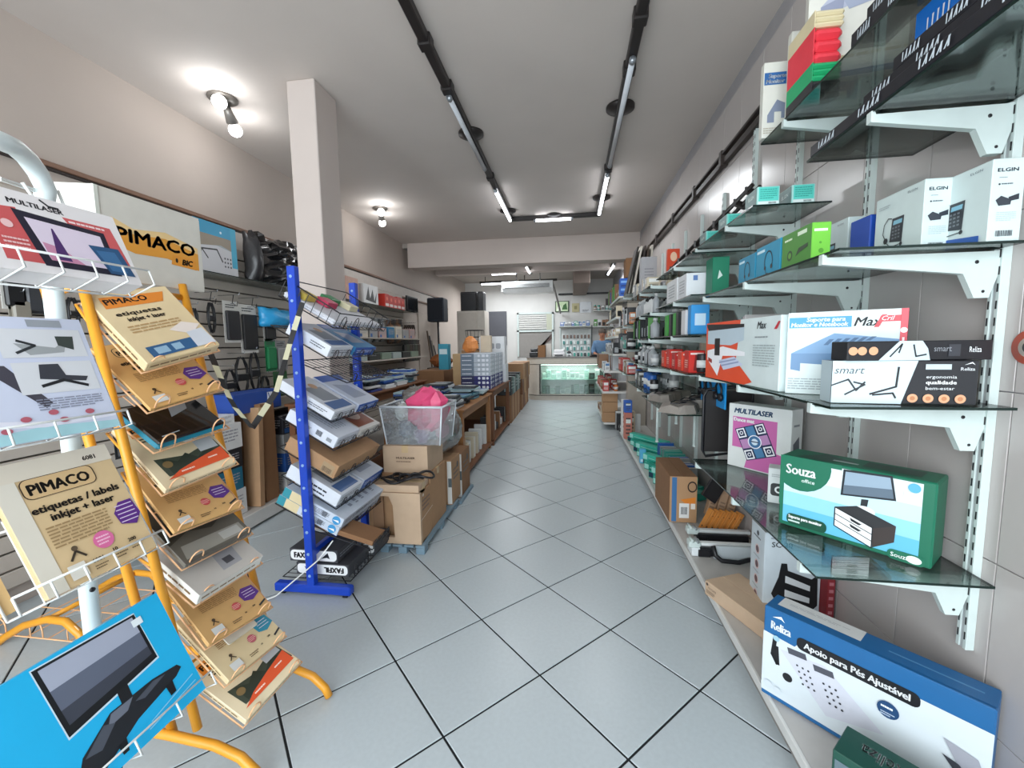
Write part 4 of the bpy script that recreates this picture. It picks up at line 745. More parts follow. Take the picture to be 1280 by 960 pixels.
def pimaco(top='pill', sub='etiquetas / labels', hexc='5C2F86', art2=None):
    A = []
    if top == 'pill': A += [('rr', .17, .78, .62, .93, .05, '2A2019'), ('rr', .18, .785, .61, .925, .045, CREAM), ('t', 'PIMACO', .21, .81, .07, '1C1714', {'b': .018, 'w': .37})]
    else: A += [('p', [(.10,.78),(.80,.78),(.90,.92),(.12,.94)], 'D9822C'), ('t', 'PIMACO', .14, .83, .075, '1C1714', {'b': .018, 'w': .5})]
    A += [('t', sub, .14, .66, .055, '2A2019', {'b': .02, 'w': .55}), ('t', 'inkjet + laser', .22, .57, .055, '2A2019', {'b': .02, 'w': .46})]
    return A
def packart(kind):
    if kind == 'blue': return pimaco('flag', 'etiquetas')+[('n', .14, .40, .8, .52, 3, 'B08E60'), ('p', [(.55,.36),(.78,.44),(.98,.36),(.78,.24)], 'E0D4CC'), ('r', .12, .05, .97, .20, '2A5884'), ('r', .2, .08, .36, .17, '8FB0C8'), ('r', .42, .08, .54, .17, '8FB0C8'), ('p', [(.70,.05),(.98,.05),(.96,.30),(.72,.28)], 'C8CCD4')]
    if kind in ('purple', 'teal'):
        h = '5A2C88' if kind == 'purple' else '2C8CA8'
        return pimaco('pill')+[('n', .16, .38, .72, .52, 6, 'A47E4E'), ('p', [(.70,.36),(.78,.44),(.96,.42),(.99,.28),(.84,.22),(.72,.26)], h)]+[('l', [(.76,.38-.04*i),(.93,.38-.04*i)], .004, 'E6DCEC') for i in range(3)]+[('c', .58, .25, .055, 'C84E50' if kind == 'purple' else 'B85A66'), ('n', .52, .22, .64, .28, 3, 'E8B0A8'), ('c', .22, .24, .02, '4A3A2A'), ('l', [(.18,.18),(.22,.22),(.26,.18)], .006, '4A3A2A'), ('r', .12, .05, .28, .15, 'D8DAD8'), ('t', '10', .62, .1, .02, '2A2019', {'b': .02}), ('t', '200', .76, .13, .02, '2A2019', {'b': .02}), ('n', .4, .05, .55, .1, 2, '6A5438'), ('l', [(.86,.10),(.98,.14)], .012, '2A2A30')]
    if kind == 'orange': return pimaco('flag', 'etiquetas')[:2]+[('n', .14, .68, .7, .76, 2, '4A4030'), ('p', [(.52,.62),(.72,.66),(.80,.54),(.62,.50)], 'E8E8E2'), ('p', [(.12,.42),(.5,.34),(.95,.44),(.98,.14),(.14,.14)], '3C4438'), ('p', [(.2,.4),(.35,.3),(.5,.38),(.6,.26),(.8,.36),(.9,.24),(.9,.16),(.2,.16)], '2A3228'), ('p', [(.10,.10),(.96,.10),(.96,.30),(.60,.24),(.30,.18)], 'D8542A'), ('n', .3, .13, .5, .17, 1, 'F4DCD0'), ('n', .7, .18, .85, .22, 1, 'F4DCD0'), ('r', .68, .32, .94, .5, 'B8BCC0'), ('c', .22, .3, .05, '7A6440')]
    if kind == 'dark': return [('r', 0, 0, 1, 1, '5A564E'), ('p', [(0,.3),(.3,.4),(.6,.32),(1,.5),(1,.9),(0,.9)], '37352F'), ('p', [(.05,.05),(.95,.05),(.95,.22),(.1,.24)], '8A8880'), ('r', .6, .08, .9, .2, 'A8A8A4')]
    if kind == 'white': return [('r', 0, 0, 1, 1, 'B9B4AE'), ('p', [(.45,.12),(.75,.12),(.8,.38),(.5,.42)], '9A9A9E'), ('r', .72, .42, .95, .6, 'A8B2BE'), ('r', .55, .18, .68, .28, '4A4A50'), ('n', .2, .6, .8, .85, 4, '9C948A')]
def slant(name, label, cat, B, T, w, t, col, group=None, **kw):
    B, T = Vector(B), Vector(T); y = (T-B).normalized(); x = Vector((0, 1, 0)); z = x.cross(y).normalized()
    m = Matrix((x, y, z)).transposed().to_4x4(); m.translation = B-x*w-z*t; return carton(name, label, cat, None, (w, (T-B).length, t), col, mat=m, group=group, style='tuck', **kw)
PK = [('blue', .040, 'D9C39A', 'thick cream label pack with a blue band, on the topmost tray'), ('purple', .012, 'D6A96A', 'label pack with purple badge on the second tray from the top'), (None, 0, '', ''), ('orange', .022, 'DCC9A6', 'photo paper pack with orange band, fourth tray from the top'), ('purple', .012, 'D2A76C', 'label pack with purple badge on the fifth tray, above the dark pack'),
      ('dark', .018, '6E6A62', 'dark grey patterned paper pack on the sixth tray'), ('white', .045, 'DDDBD4', 'thick stack of whitish paper packs on the seventh tray'), ('purple', .014, 'D2A76C', 'label pack with purple badge on the third tray from the floor'), ('teal', .02, 'D8C39A', 'label pack with teal badge on the second tray from the floor'), ('orange', .024, 'DCCBAA', 'photo paper pack with orange band on the bottom tray')]
for i, (n_, f_) in enumerate(zip(NP, FP)):
    N = at(*n_, y=1.12); Fr = at(*f_, y=1.36); a = math.radians(ANG[i]); X = (Fr-N).normalized(); up = Vector((-math.cos(a), 0, math.sin(a))); Zn = X.cross(up).normalized(); up = Zn.cross(X)
    w, dep = .238, .285
    # tray
    m = MB(); o = N-X*.006-Zn*.004
    c = [o, o+X*(w+.02), o+X*(w+.02)+up*dep, o+up*dep]
    m.tube(c, .0035, WIREO, 6, True)
    for k in range(1, 6): m.tube([o+X*(w+.02)*k/6, o+X*(w+.02)*k/6+up*dep], .002, WIREO, 5)
    m.tube([o+up*.10, o+up*.10+X*(w+.02)], .0025, WIREO, 5)
    hooks(m, o, X*(w+.012), (Zn+Vector((0,0,.2))).normalized(), 2, WIREO, .06, .042)
    tr = m.build('wire_tray', orr)
    t = (o.z-pn_b.z)/(pn_t.z-pn_b.z)
    m = MB(); q = pn_b.lerp(pn_t, min(.99, t+.10)); m.tube([c[3], q], .004, ORANGE, 6); q2 = pf_b.lerp(pf_t, min(.99, t+.10)); m.tube([c[2], q2], .004, ORANGE, 6); m.build('tray_arm', orr)
    mat = Matrix((X, up, Zn)).transposed().to_4x4(); mat.translation = N+Zn*.001
    k, th, cc, lab = PK[i]
    if k:
        edge = {'F': [('n', .05, .3, .95, .7, 1, '7A6244')], 'L': [('n', .1, .3, .9, .7, 1, '7A6244')], 'T': packart(k)}
        o_ = carton('label_pack', lab, 'paper pack', None, (w, dep-.006, th), cc, mat=mat, style='tuck', group='packs on the orange rack', art=edge)
        if i in (6, 8):
            m2 = mat.copy(); m2.translation = N+Zn*.001-X*.012-up*.0-Zn*(.0)+Zn*(th+.001)
            if i == 8: carton('label_pack', 'thin clear-wrapped pack lying over the teal badge pack', 'paper pack', None, (w*.5, dep*.5, .004), 'DAD4C4', mat=Matrix.Translation(X*.08+up*.10) @ m2, style='tuck')
    else:
        r = root('tablet', N, 'glossy black and teal tablet box lying on the third tray', 'tablet', mat=mat)
        MB().box((0, 0, 0), (w, .2, .018), M('1E7C94', .25), .008).build('teal_case', r); MB().box((.006, .006, .018), (w-.006, .194, .028), M('0E0F12', .08, coat=.6), .005).build('screen', r)
        m = MB(); ink(m, (.01, .01, .0285), (w-.02, 0, 0), (0, .18, 0), [('p', [(.45,.5),(.75,.62),(.85,.9),(.55,.8)], '8C949A'), ('l', [(.1,.1),(.35,.12)], .01, '9CA4A8')]); m.build('printed_artwork', r)
# header sign
A_, B_ = at(115, 232, x=-1.50), at(248, 268, x=-1.50); dd = (B_-A_); dd.z = 0
sg = carton('header_sign', 'large cream header sign with black lettering on an orange flag', 'sign', None, (dd.length, .02, .295), M('DAD6CC', .6), style='tuck', mat=frame(Vector((A_.x, A_.y, 1.632)), dd, (0, 0, 1)),
    art={'F': [('p', [(.12,.40),(.12,.70),(.30,.62),(.60,.68),(.95,.58),(.95,.28),(.60,.36),(.30,.34)], 'E8A03C'), ('p', [(.12,.60),(.12,.70),(.30,.62),(.60,.68),(.95,.58),(.95,.50),(.60,.60),(.30,.56)], 'F0CF94'),
        ('t', 'PIMACO', .15, .46, .15, '17130F', {'b': .02, 'w': .76}), ('p', [(.64,.30),(.92,.28),(.92,.40),(.66,.42)], 'E89A34'), ('t', 'BIC', .76, .32, .07, '17130F', {'b': .03, 'sh': .2}), ('c', .70, .36, .03, '17130F', .6)]})
o = MB().prism([(A_.x+.004, A_.y, 1.64), (A_.x+.004, A_.y, 1.925), (A_.x-.16, A_.y-.035, 1.93), (A_.x-.16, A_.y-.035, 1.66)], (0, .012, 0), M('D4D6CC', .6)).build('sign_side_panel', sg); o.matrix_parent_inverse = sg.matrix_world.inverted()

# ---- white wire rack, nearest to the shop front
wr = root('wire_rack', (-1.2, .70, 0), 'white tube rack with wire pockets, nearest the shop front', 'display rack')
pp = [at(108, 762, y=.84), at(87, 552, y=.84), at(70, 395, y=.84), at(61, 255, y=.84)]
px_ = sum(p.x for p in pp)/4
zt_ = at(61, 262, y=.84).z
arc = [Vector((px_, .84, .0)), Vector((px_, .84, 1.0)), Vector((px_, .84, zt_))]
for px, py, y in ((57, 236, .835), (48, 217, .82), (34, 198, .79), (18, 184, .75), (0, 176, .70)): arc.append(at(px, py, y=y))
arc.append(arc[-1]+Vector((0, -.08, .0))); arc += [Vector((px_, .50, zt_+.05)), Vector((px_, .47, zt_-.02)), Vector((px_, .46, 1.0)), Vector((px_, .46, 0))]
WT_ = M('DCE6E6', .3, name='white_tube')
MB().tube(arc, .0185, WT_, 14).build('tube_frame', wr)
MB().tube([(px_-.28, .84, .02), (px_+.30, .84, .02)], .016, WT_, 10).tube([(px_-.28, .46, .02), (px_+.30, .46, .02)], .016, WT_, 10).build('foot_bar', wr)
MB().cyl((px_+.018, .835, .80), (px_+.022, .835, .80), .006, BLACK, n=8).build('bolt', wr)
tabf = [('r', 0, 0, 1, 1, 'E4E0E0'), ('p', [(.16,.12),(.36,.12),(.33,.78),(.16,.74)], 'C9585A'), ('p', [(.60,.80),(.93,.80),(.97,.25),(.75,.3)], 'CC5C5E'), ('t', 'MULTILASER', .30, .83, .06, '26262C', {'b': .02, 'w': .32}), ('l', [(.50,.96),(.54,.90),(.60,.90)], .012, '26262C'),
    ('p', [(.30,.76),(.86,.70),(.86,.10),(.36,.10)], '1D1B2E'), ('p', [(.355,.68),(.82,.64),(.81,.18),(.41,.18)], 'DCCFE0'), ('p', [(.41,.18),(.62,.18),(.50,.36),(.40,.40)], 'C88AA8'), ('p', [(.49,.60),(.50,.60),(.54,.20),(.45,.20)], '4A2A66'), ('p', [(.70,.48),(.92,.50),(.97,.12),(.78,.12)], '27527C'), ('p', [(.74,.42),(.88,.44),(.92,.16),(.80,.16)], '3A6C9A'), ('c', .24, .55, .05, 'E8C0C0'), ('n', .18, .25, .32, .4, 3, 'E8C0C0'), ('n', .63, .72, .9, .78, 1, 'F0D8D8')]
SL = [('tablet_box', 'pink and white tablet box in the top pocket of the white rack', (140, 272), (178, 358), .27, .05, 'E2DEDC', tabf, 1.0),
      ('laptop_table_pack', 'pale lilac pack picturing a folding laptop table, second pocket of the white rack', (98, 400), (150, 532), .34, .012, 'C9CFE2', [('r', 0, 0, 1, 1, 'CDD3E6'), ('p', [(0,0),(1,0),(1,.06),(.6,.10),(0,.05)], 'A8D4DC'), ('p', [(0,.30),(.3,.2),(.7,.12),(1,.14),(1,.10),(.6,.09),(0,.2)], 'E4E4F0'), ('p', [(.05,.55),(.35,.62),(.52,.60),(.68,.28),(.64,.24),(.46,.52),(.3,.50),(.1,.44)], '45434E'), ('r', .1, .5, .3, .56, '2E2C36'),
            ('r', .53, .66, .97, .90, 'D8DADE'), ('r', .55, .36, .97, .62, 'D8DADE'), ('r', .70, .92, .88, .98, '9AA0A8'), ('p', [(.60,.78),(.80,.74),(.88,.82),(.84,.70),(.66,.68)], 'A0A4A6'), ('p', [(.82,.84),(.92,.84),(.90,.72),(.82,.76)], '3C4440'), ('l', [(.60,.70),(.70,.76),(.62,.80)], .01, '2C3034'), ('p', [(.68,.60),(.78,.60),(.80,.50),(.92,.48),(.9,.44),(.66,.48)], '3A3C44'), ('l', [(.66,.42),(.78,.46),(.90,.40)], .012, '1E2024'), ('n', .60, .22, .96, .32, 5, '8A8EA0')]+[('c', u, v, .022, 'B8606E', 1.5) for u, v in ((.12,.16),(.3,.2),(.42,.10),(.52,.17),(.66,.20),(.70,.13),(.85,.17))], .98),
      ('label_folder', 'large cream label pack numbered 6081 in the third pocket of the white rack', (130, 555), (197, 683), .215, .014, 'D2B78C', [('r', 0, 0, .16, 1, 'D8D2C4'), ('r', 0, .86, 1, 1, 'D6CDBC'), ('t', '6081', .74, .90, .035, '2A2019', {'b': .02}), ('rr', .17, .70, .78, .86, .05, '3A2A1E'), ('rr', .18, .705, .77, .855, .045, 'CDAE80'), ('t', 'PIMACO', .22, .735, .08, '17130F', {'b': .02, 'w': .50}),
            ('t', 'etiquetas / labels', .17, .59, .055, '1E1813', {'b': .02, 'w': .75}), ('t', 'inkjet + laser', .28, .51, .055, '1E1813', {'b': .02, 'w': .55}), ('n', .2, .30, .72, .48, 7, '9C8058'), ('p', [(.76,.40),(.84,.48),(.97,.48),(1.0,.34),(.92,.26),(.78,.30)], '5A2A80')]+[('l', [(.79,.45-.035*i),(.96,.45-.035*i)], .004, 'D8C8E0') for i in range(5)]+[('c', .57, .24, .07, 'D86A9C'), ('n', .51, .2, .63, .28, 3, 'F0C0D4'), ('l', [(.26,.18),(.32,.24),(.38,.18)], .008, '3A3026'), ('c', .32, .26, .02, '5A4A38'), ('t', '6081', .40, .10, .03, '2A2019', {'b': .02}), ('t', '10', .60, .12, .028, '2A2019', {'b': .02}), ('t', '200', .76, .14, .028, '2A2019', {'b': .02}), ('n', .40, .04, .52, .08, 2, '6A5438'), ('n', .6, .05, .72, .1, 2, '6A5438'), ('n', .76, .07, .9, .12, 2, '6A5438'), ('r', .20, .04, .34, .15, 'E0DCD2')], 1.0),
      ('monitor_arm_box', 'big cyan box picturing a black monitor on a desk riser, lowest pocket', (195, 741), (257, 860), .44, .03, '18A8DC', [('r', 0, 0, 1, 1, '1CAEE2')]+[('p', [(.435,.985),(.862,.95),(.872,.50),(.445,.415)], 'C8DCE8'), ('p', [(.44,.975),(.86,.94),(.866,.515),(.45,.43)], '111317'), ('p', [(.458,.955),(.846,.925),(.850,.565),(.468,.50)], '5F6678'), ('p', [(.458,.955),(.846,.925),(.848,.78),(.462,.78)], 'A4AABC'), ('p', [(.465,.62),(.849,.64),(.850,.565),(.468,.50)], '3C404C'),
            ('p', [(.655,.48),(.705,.49),(.70,.34),(.65,.33)], '17181C'), ('p', [(.40,.10),(.455,.25),(.60,.385),(.80,.385),(.925,.35),(.94,.31),(.90,.27),(.68,.20),(.50,.07),(.47,-.0),(.42,.0)], '1E2026'), ('p', [(.60,.375),(.70,.375),(.66,.31),(.57,.30)], '6A707E'), ('p', [(.70,.33),(.80,.37),(.86,.35),(.74,.30)], '4A4F5A'), ('p', [(.46,.23),(.56,.34),(.60,.30),(.52,.20)], '4A4F5A'),
            ('p', [(.835,.26),(.875,.27),(.87,.17),(.84,.165)], '111317'), ('p', [(.57,.14),(.61,.15),(.60,.06),(.575,.06)], '111317'), ('p', [(.40,.10),(.44,.10),(.43,.0),(.36,.0)], '111317'), ('l', [(.72,.11),(.97,.19)], .004, '8FD4EE'), ('l', [(.70,.07),(.97,.13)], .004, '8FD4EE'), ('r', .83, .84, .88, .90, 'E8F0F4')], 1.0)]
for nm, lab, tr_, br_, w, t, cc, art, sc_ in SL:
    T = at(*tr_, y=.845); B = at(*br_, y=.845)
    side = {'F': [('n', .1, .3, .9, .7, 1, '9A9A94')]}
    slant(nm, lab, 'box' if 'box' in nm else 'paper pack', B, T, w, t, cc, art=dict(T=art))
    # wire pocket for it
    up = (T-B).normalized(); Zn = Vector((0, 1, 0)).cross(up).normalized(); w2 = max(w, .26); m = MB()
    e0 = B-Vector((0, w2+.01, 0))-Zn*t-up*.004; e1 = B+Vector((0, .01, 0))-Zn*t-up*.004; f0, f1 = e0+Zn*(t+.022), e1+Zn*(t+.022)
    lip = up*.035
    m.tube([e0, e1], .0022, WIREW, 6).tube([f0+lip, f1+lip], .0025, WIREW, 6).tube([e0+up*.16, e1+up*.16], .0022, WIREW, 6)
    for k in range(6):
        p = e0.lerp(e1, k/5); q = f0.lerp(f1, k/5); m.tube([p+up*.18, p, q, q+lip], .0022, WIREW, 6)
    m.tube([e1+up*.16, Vector((px_, .84, (e1+up*.16).z))], .0025, WIREW, 6)
    m.build('wire_pocket', wr)
# cream pack behind the numbered one, at the near end
T = at(130, 555, y=.845)-Vector((.02, .25, 0)); B = at(197, 683, y=.845)-Vector((.02, .25, 0))
slant('label_folder', 'cream pack with blue corner, partly hidden beside the numbered pack', 'paper pack', B, T, .20, .02, 'D8B47C', art={'T': [('r', .0, 0, 1, 1, 'DDB880'), ('l', [(.7,0),(.7,1)], .02, 'E4DCCC'), ('p', [(.2,.0),(.78,.0),(.78,.2),(.2,.24)], '2A4690'), ('t', 'Com.', .4, .12, .04, 'E0E8F0')]})
# crossbar wires and loops near the top of the white rack
m = MB(); q = at(150, 270, y=.9); 
for dz in (0, -.03): m.tube([at(0, 222-dz*100, y=.70), at(48, 238-dz*100, y=.84), at(75, 262-dz*300, y=.90)], .0022, WIREW, 5)
m.tube([at(28, 228, y=.72), at(45, 252, y=.74), at(52, 272, y=.76)], .003, WIREW, 6).tube([at(72, 238, y=.86), at(82, 262, y=.87), at(88, 275, y=.88)], .003, WIREW, 6)
m.build('top_wires', wr)

# ================================================================ SLAT WALL
SLT = M('B3AAA0', .55, var=.08, scale=5, name='slat_laminate'); SLD = M('4A443E', .8)
XS = -2.985
sw = tag(MB().box((XL+.003, .6, .12), (XL+.02, 7.2, 2.26), SLD).build('wall_panel_back', origin=(XL+.01, 3.9, .12)), kind='structure')
z = .13; slm = MB().box((0, 0, 0), (.045, 6.58, .088), SLT, .004).mesh('slat')
while z < 2.2:
    o = bpy.data.objects.new('slat', slm); COL.objects.link(o); o.parent = sw; o.location = (XL+.02-(XL+.01), .61-3.9, z-.12); z += .0985
lg = root('wall_ledge', (-2.72, 3.9, 0), 'long low pale ledge at the foot of the slatted wall', 'ledge')
MB().box((XL+.005, 2.2, .09), (-2.45, 7.1, .12), PLW, .003).build('top_board', lg); MB().box((-2.455, 2.2, .02), (-2.44, 7.1, .122), M('D0CFCB', .45), .002).build('front_edge', lg); MB().box((-2.5, 2.22, 0), (-2.48, 7.08, .09), M('55504B', .6)).build('kick_board', lg)
def lw(name, label, cat, bl, pr, pt, x, d, col, **kw):
    A = at(bl[0], bl[1], x=x); z1 = at(bl[0], pt, x=x).z; y1 = at(pr, bl[1]-(pr-bl[0])*.2, x=x).y; z0 = kw.pop('z0', A.z)
    return carton(name, label, cat, (x-d, A.y, z0), (d, max(.01, y1-A.y), z1-z0), col, **kw)
# top glass shelf with boxes
o = MB().box((XS, 2.6, 1.975), (-2.70, 4.3, 1.982), GLASS, 0, em=GLASS_EDGE).build('glass_shelf', origin=(-2.85, 3.4, 1.975)); tag(o, 'clear glass shelf high on the slatted wall', 'shelf')
for y in (2.75, 4.1): tag(MB().box((XS, y, 1.955), (-2.75, y+.015, 1.974), WHITE, .002).box((XS-.0, y, 1.9), (XS+.02, y+.015, 1.97), WHITE, .002).build('shelf_bracket', origin=(-2.9, y, 1.9)), 'small bracket of the high slat wall shelf, %s the dark bags' % ('before' if y < 3 else 'beyond'), 'bracket')
lt = [('r', 0, 0, 1, 1, '9FA8AC'), ('r', 0, .75, 1, 1, '2E92B8'), ('p', [(0,.5),(.6,.6),(1,.5),(1,.76),(0,.76)], '8F8474'), ('p', [(0,0),(1,0),(1,.5),(.5,.58),(0,.5)], 'C4C4C8'), ('r', .86, .2, 1, 1, '38A0C0'), ('l', [(.05,.2),(.15,.46),(.5,.5),(.62,.28)], .014, '2A2A2C'), ('l', [(.15,.46),(.28,.3)], .012, '2A2A2C'), ('c', .62, .85, .025, 'C8E4F0')]+[('c', .68+.07*(i % 3), .2+.08*(i//3), .02, '4A4A50') for i in range(9)]
lw('laptop_table_box', 'blue and grey box picturing a laptop table, high on the slat wall', 'box', (246, 343), 297, 272, -2.80, .05, 'B9BCBE', style='tuck', z0=1.984, art={'R': lt})
BAG = M('18181A', .18, bump=.9, scale=5, name='black_film', coat=.5)
def bag(name, label, cat, x, y0, y1, z0, z1, d, mat, seed, film=True, jit=.012, nu=9, nv=7):
    rr = random.Random(seed); m = MB(); vs = []; fs = []
    for j in range(nv+1):
        for i in range(nu+1):
            u, v = i/nu, j/nv; bul = math.sin(math.pi*u)**.5*math.sin(math.pi*min(1, v*1.02+.02))**.4 if 0 < u < 1 else 0
            vs.append((x-d+d*(.25+.75*bul)+rr.uniform(-jit, jit), y0+(y1-y0)*u+rr.uniform(-.01, .01), z0+(z1-z0)*v+(rr.uniform(-.03, .03) if v == 1 else 0)))
    n = len(vs); vs += [(x-d, p[1], p[2]) for p in vs]
    for j in range(nv):
        for i in range(nu):
            a = j*(nu+1)+i; fs.append((a, a+1, a+nu+2, a+nu+1)); fs.append((n+a, n+a+nu+1, n+a+nu+2, n+a+1))
    edge = [i for i in range(nu+1)]+[j*(nu+1)+nu for j in range(1, nv+1)]+[nv*(nu+1)+i for i in range(nu-1, -1, -1)]+[j*(nu+1) for j in range(nv-1, 0, -1)]
    for a, b in zip(edge, edge[1:]+edge[:1]): fs.append((b, a, n+a, n+b))
    m.add(vs, fs, mat, jit < .02); o = m.build(name, origin=(x-d/2, (y0+y1)/2, z0)); return tag(o, label, cat)
bag('film_bag', 'shiny black film-wrapped bag on the high slat wall shelf', 'bag', -2.72, 3.55, 4.25, 1.985, 2.44, .16, BAG, 1, jit=.024, nu=12, nv=16)
bag('film_bag', 'narrow dark bag between the laptop table box and the shiny bag', 'bag', -2.76, 3.42, 3.56, 1.985, 2.43, .12, M('2E2E30', .3, bump=.6, scale=6), 2)
# hooks and hanging stock on the slat wall
def peg(y, z, L=.22):
    pass
def hang(px, py, kind, col, w, h, label, grp=None, x=-2.86):
    p = at(px, py, x=x); r = root('hanging_'+{'cable': 'cable', 'pack': 'pack', 'coil': 'cable'}[kind], (x, p.y, p.z-h), label, {'cable': 'cable', 'pack': 'pack', 'coil': 'cable'}[kind], grp)
    MB().tube([(XS, p.y, p.z+.03), (x+.04, p.y, p.z+.03), (x+.05, p.y, p.z+.045)], .003, CHROME, 6).build('peg', r)
    mm = M(col, .35)
    if kind == 'pack':
        MB().box((x, p.y-w/2, p.z-h), (x+.003, p.y+w/2, p.z+.05), M('D0CEC8' if col in ('17181A', '222226') else col, .4), .001).build('header_card', r); MB().box((x+.003, p.y-w*.42, p.z-h*.92), (x+.028, p.y+w*.42, p.z-h*.1), mm, .008).build('contents', r)
        m = MB(); ink(m, (x+.004, p.y-w/2, p.z-h*.08), (0, w, 0), (0, 0, h*.08+.04), [('n', .15, .2, .85, .8, 2, '3A3C40')]); m.build('print', r)
    else:
        P = []; n = 26
        for k in range(n):
            a = 2*math.pi*k/n*3; P.append((x+.012*math.sin(a*.33)+k*.0004, p.y+w*.32*math.sin(a), p.z-h/2+h*.5*math.cos(a)))
        MB().tube(P, .006, mm, 6).build('coil', r); MB().box((x-.01, p.y-w*.3, p.z-h*.62), (x+.022, p.y+w*.3, p.z-h*.44), mm, .006).build('wrap', r)
    return r
G = 'stock hanging on the slatted wall'
hl_ = [(262, 378, 'coil', '17181A', .10, .24, 'black looped cable hanging alone on the slatted wall'), (241, 385, 'coil', '1E1E20', .09, .22, 'black looped cable beside the orange rack post'), (288, 384, 'pack', '222226', .17, .30, 'tall dark cable pack hanging before the blue bag'), (309, 388, 'pack', '17181A', .20, .38, 'widest dark cable pack hanging before the blue bag'),
    (335, 395, 'pack', '17181A', .16, .24, 'dark adapter pack under the blue bag'), (300, 446, 'coil', '141416', .22, .34, 'thick black cable bundle on the middle of the slatted wall'), (286, 462, 'coil', '141416', .18, .26, 'thick black cable bundle, lower one before the ribbon'), (316, 440, 'coil', '17171A', .18, .36, 'long black cable coil on the middle of the slatted wall'), (337, 430, 'pack', '1F7A4A', .14, .26, 'green tall pack hanging by the blue rack'), (350, 432, 'pack', '8C8C8C', .15, .26, 'grey tall pack hanging by the blue rack'), (330, 470, 'coil', '141416', .15, .22, 'black cable hanging over the royal blue box'), (350, 470, 'pack', '2E5C34', .2, .2, 'dark green pack behind the ribbon')]
for a in hl_: hang(*a, grp=None)
bag('blue_bag', 'crumpled bright blue plastic bag hanging on the slatted wall', 'bag', -2.72, at(328, 400, x=-2.8).y, at(362, 400, x=-2.8).y, at(330, 408, x=-2.8).z, at(330, 386, x=-2.8).z, .12, M('2E9CD4', .3, bump=.6, scale=6), 5)
for i in range(3): tag(MB().tube([(XS, 3.0+.22*i, 1.85), (XS+.2, 3.0+.22*i, 1.85), (XS+.21, 3.0+.22*i, 1.87)], .003, CHROME, 6).tube([(XS+.15, 3.0+.22*i, 1.85), (XS+.15, 2.98+.22*i, 1.78), (XS+.15, 3.03+.22*i, 1.76), (XS+.15, 3.04+.22*i, 1.80)], .003, BLACK, 6).build('peg_hook', origin=(XS+.1, 3.0+.22*i, 1.76)), 'bare metal peg hook under the high shelf, %s from the shop front' % ordn(i), 'hook')
# royal blue box, boxes on the ledge
lw('royal_blue_box', 'royal blue box with a small white logo below the hanging cables', 'box', (293, 520), 352, 494, -2.55, .2, '22489C', style='tuck', art={'R': [('r', .68, .5, .8, .9, 'E8ECF4'), ('l', [(.71,.85),(.74,.55),(.78,.6)], .03, '22489C'), ('n', .6, .15, .8, .25, 1, 'B8C4E0')]})
tag(MB().box((XS, 3.2, at(293,520,x=-2.55).z-.016), (-2.52, 4.4, at(293,520,x=-2.55).z-.002), M('7A7268', .5), .002).box((XS, 3.2, at(293,520,x=-2.55).z-.07), (XS+.02, 4.4, at(293,520,x=-2.55).z-.016), SLD).build('board_shelf', origin=(-2.75, 3.8, at(293,520,x=-2.55).z-.016)), 'narrow board shelf of the slatted wall carrying the royal blue box', 'shelf')
wb = [('n', .1, .3, .9, .8, 4, '9A9A9E'), ('r', .05, .05, .3, .3, '2A5C9C')]
z_ = .122
for i, (y, w, h, cc, d, lab) in enumerate([(2.50, .34, .20, 'D4D4D2', .3, 'white carton at the bottom of the ledge pile'), (2.52, .30, .17, '1F6A84', .3, 'teal carton, second layer of the ledge pile'), (2.50, .33, .15, '1D1E22', .3, 'black carton in the middle of the ledge pile'), (2.48, .36, .19, 'DADAD8', .32, 'white carton with dark red picture near the pile top'), (2.50, .28, .035, 'E4E4E2', .26, 'flat white carton below the topmost one'), (2.50, .28, .035, 'E0E2E6', .26, 'flat white carton on top of the ledge pile')]):
    carton('stock_carton', lab, 'box', (-2.60-d+.08, y, z_), (d, w, h), cc, style='tuck', group='cartons piled on the ledge', art={'F': [('n', .1, .2, .9, .8, 3, '7A7C80'), ('r', .7, .15, .93, .5, '8A2E2A' if i == 3 else '3A6CA0')], 'R': wb}); z_ += h+.001
carton('tall_cardboard', 'tall brown folded cardboard standing by the ledge pile', 'cardboard', (-2.74, 3.02, .122), (.24, .16, .82), CARD_D, tape=True)
carton('tall_cardboard', 'slim tall brown cardboard leaning before the first one', 'cardboard', None, (.14, .05, .80), CARD, tape=True, mat=frame((-2.62, 2.93, .122), (1, 0, 0), (0, .06, 1)))
for i in range(4):
    for k in range(4): carton('stock_box', '%s stock box in the pile beyond the tall cardboard, %s layer' % (['white', 'blue', 'grey', 'dark'][(i+k) % 4], ordn(k)), 'box', (-2.78, 3.3+.36*i, .122+.17*k), (.26, .32, .168), ['D0D0CE', '26549C', '9A9A9A', '2A2A30'][(i+k) % 4], style='tuck', group='stock boxes beyond the tall cardboard', art={'R': wb, 'F': wb})
carton('taped_parcel', 'small brown taped parcel leaning beside the blue rack', 'parcel', None, (.12, .12, .20), CARD_D, tape=True, mat=frame((-1.70, 2.30, .62), (1, 0, .25), (-.25, 0, 1)))
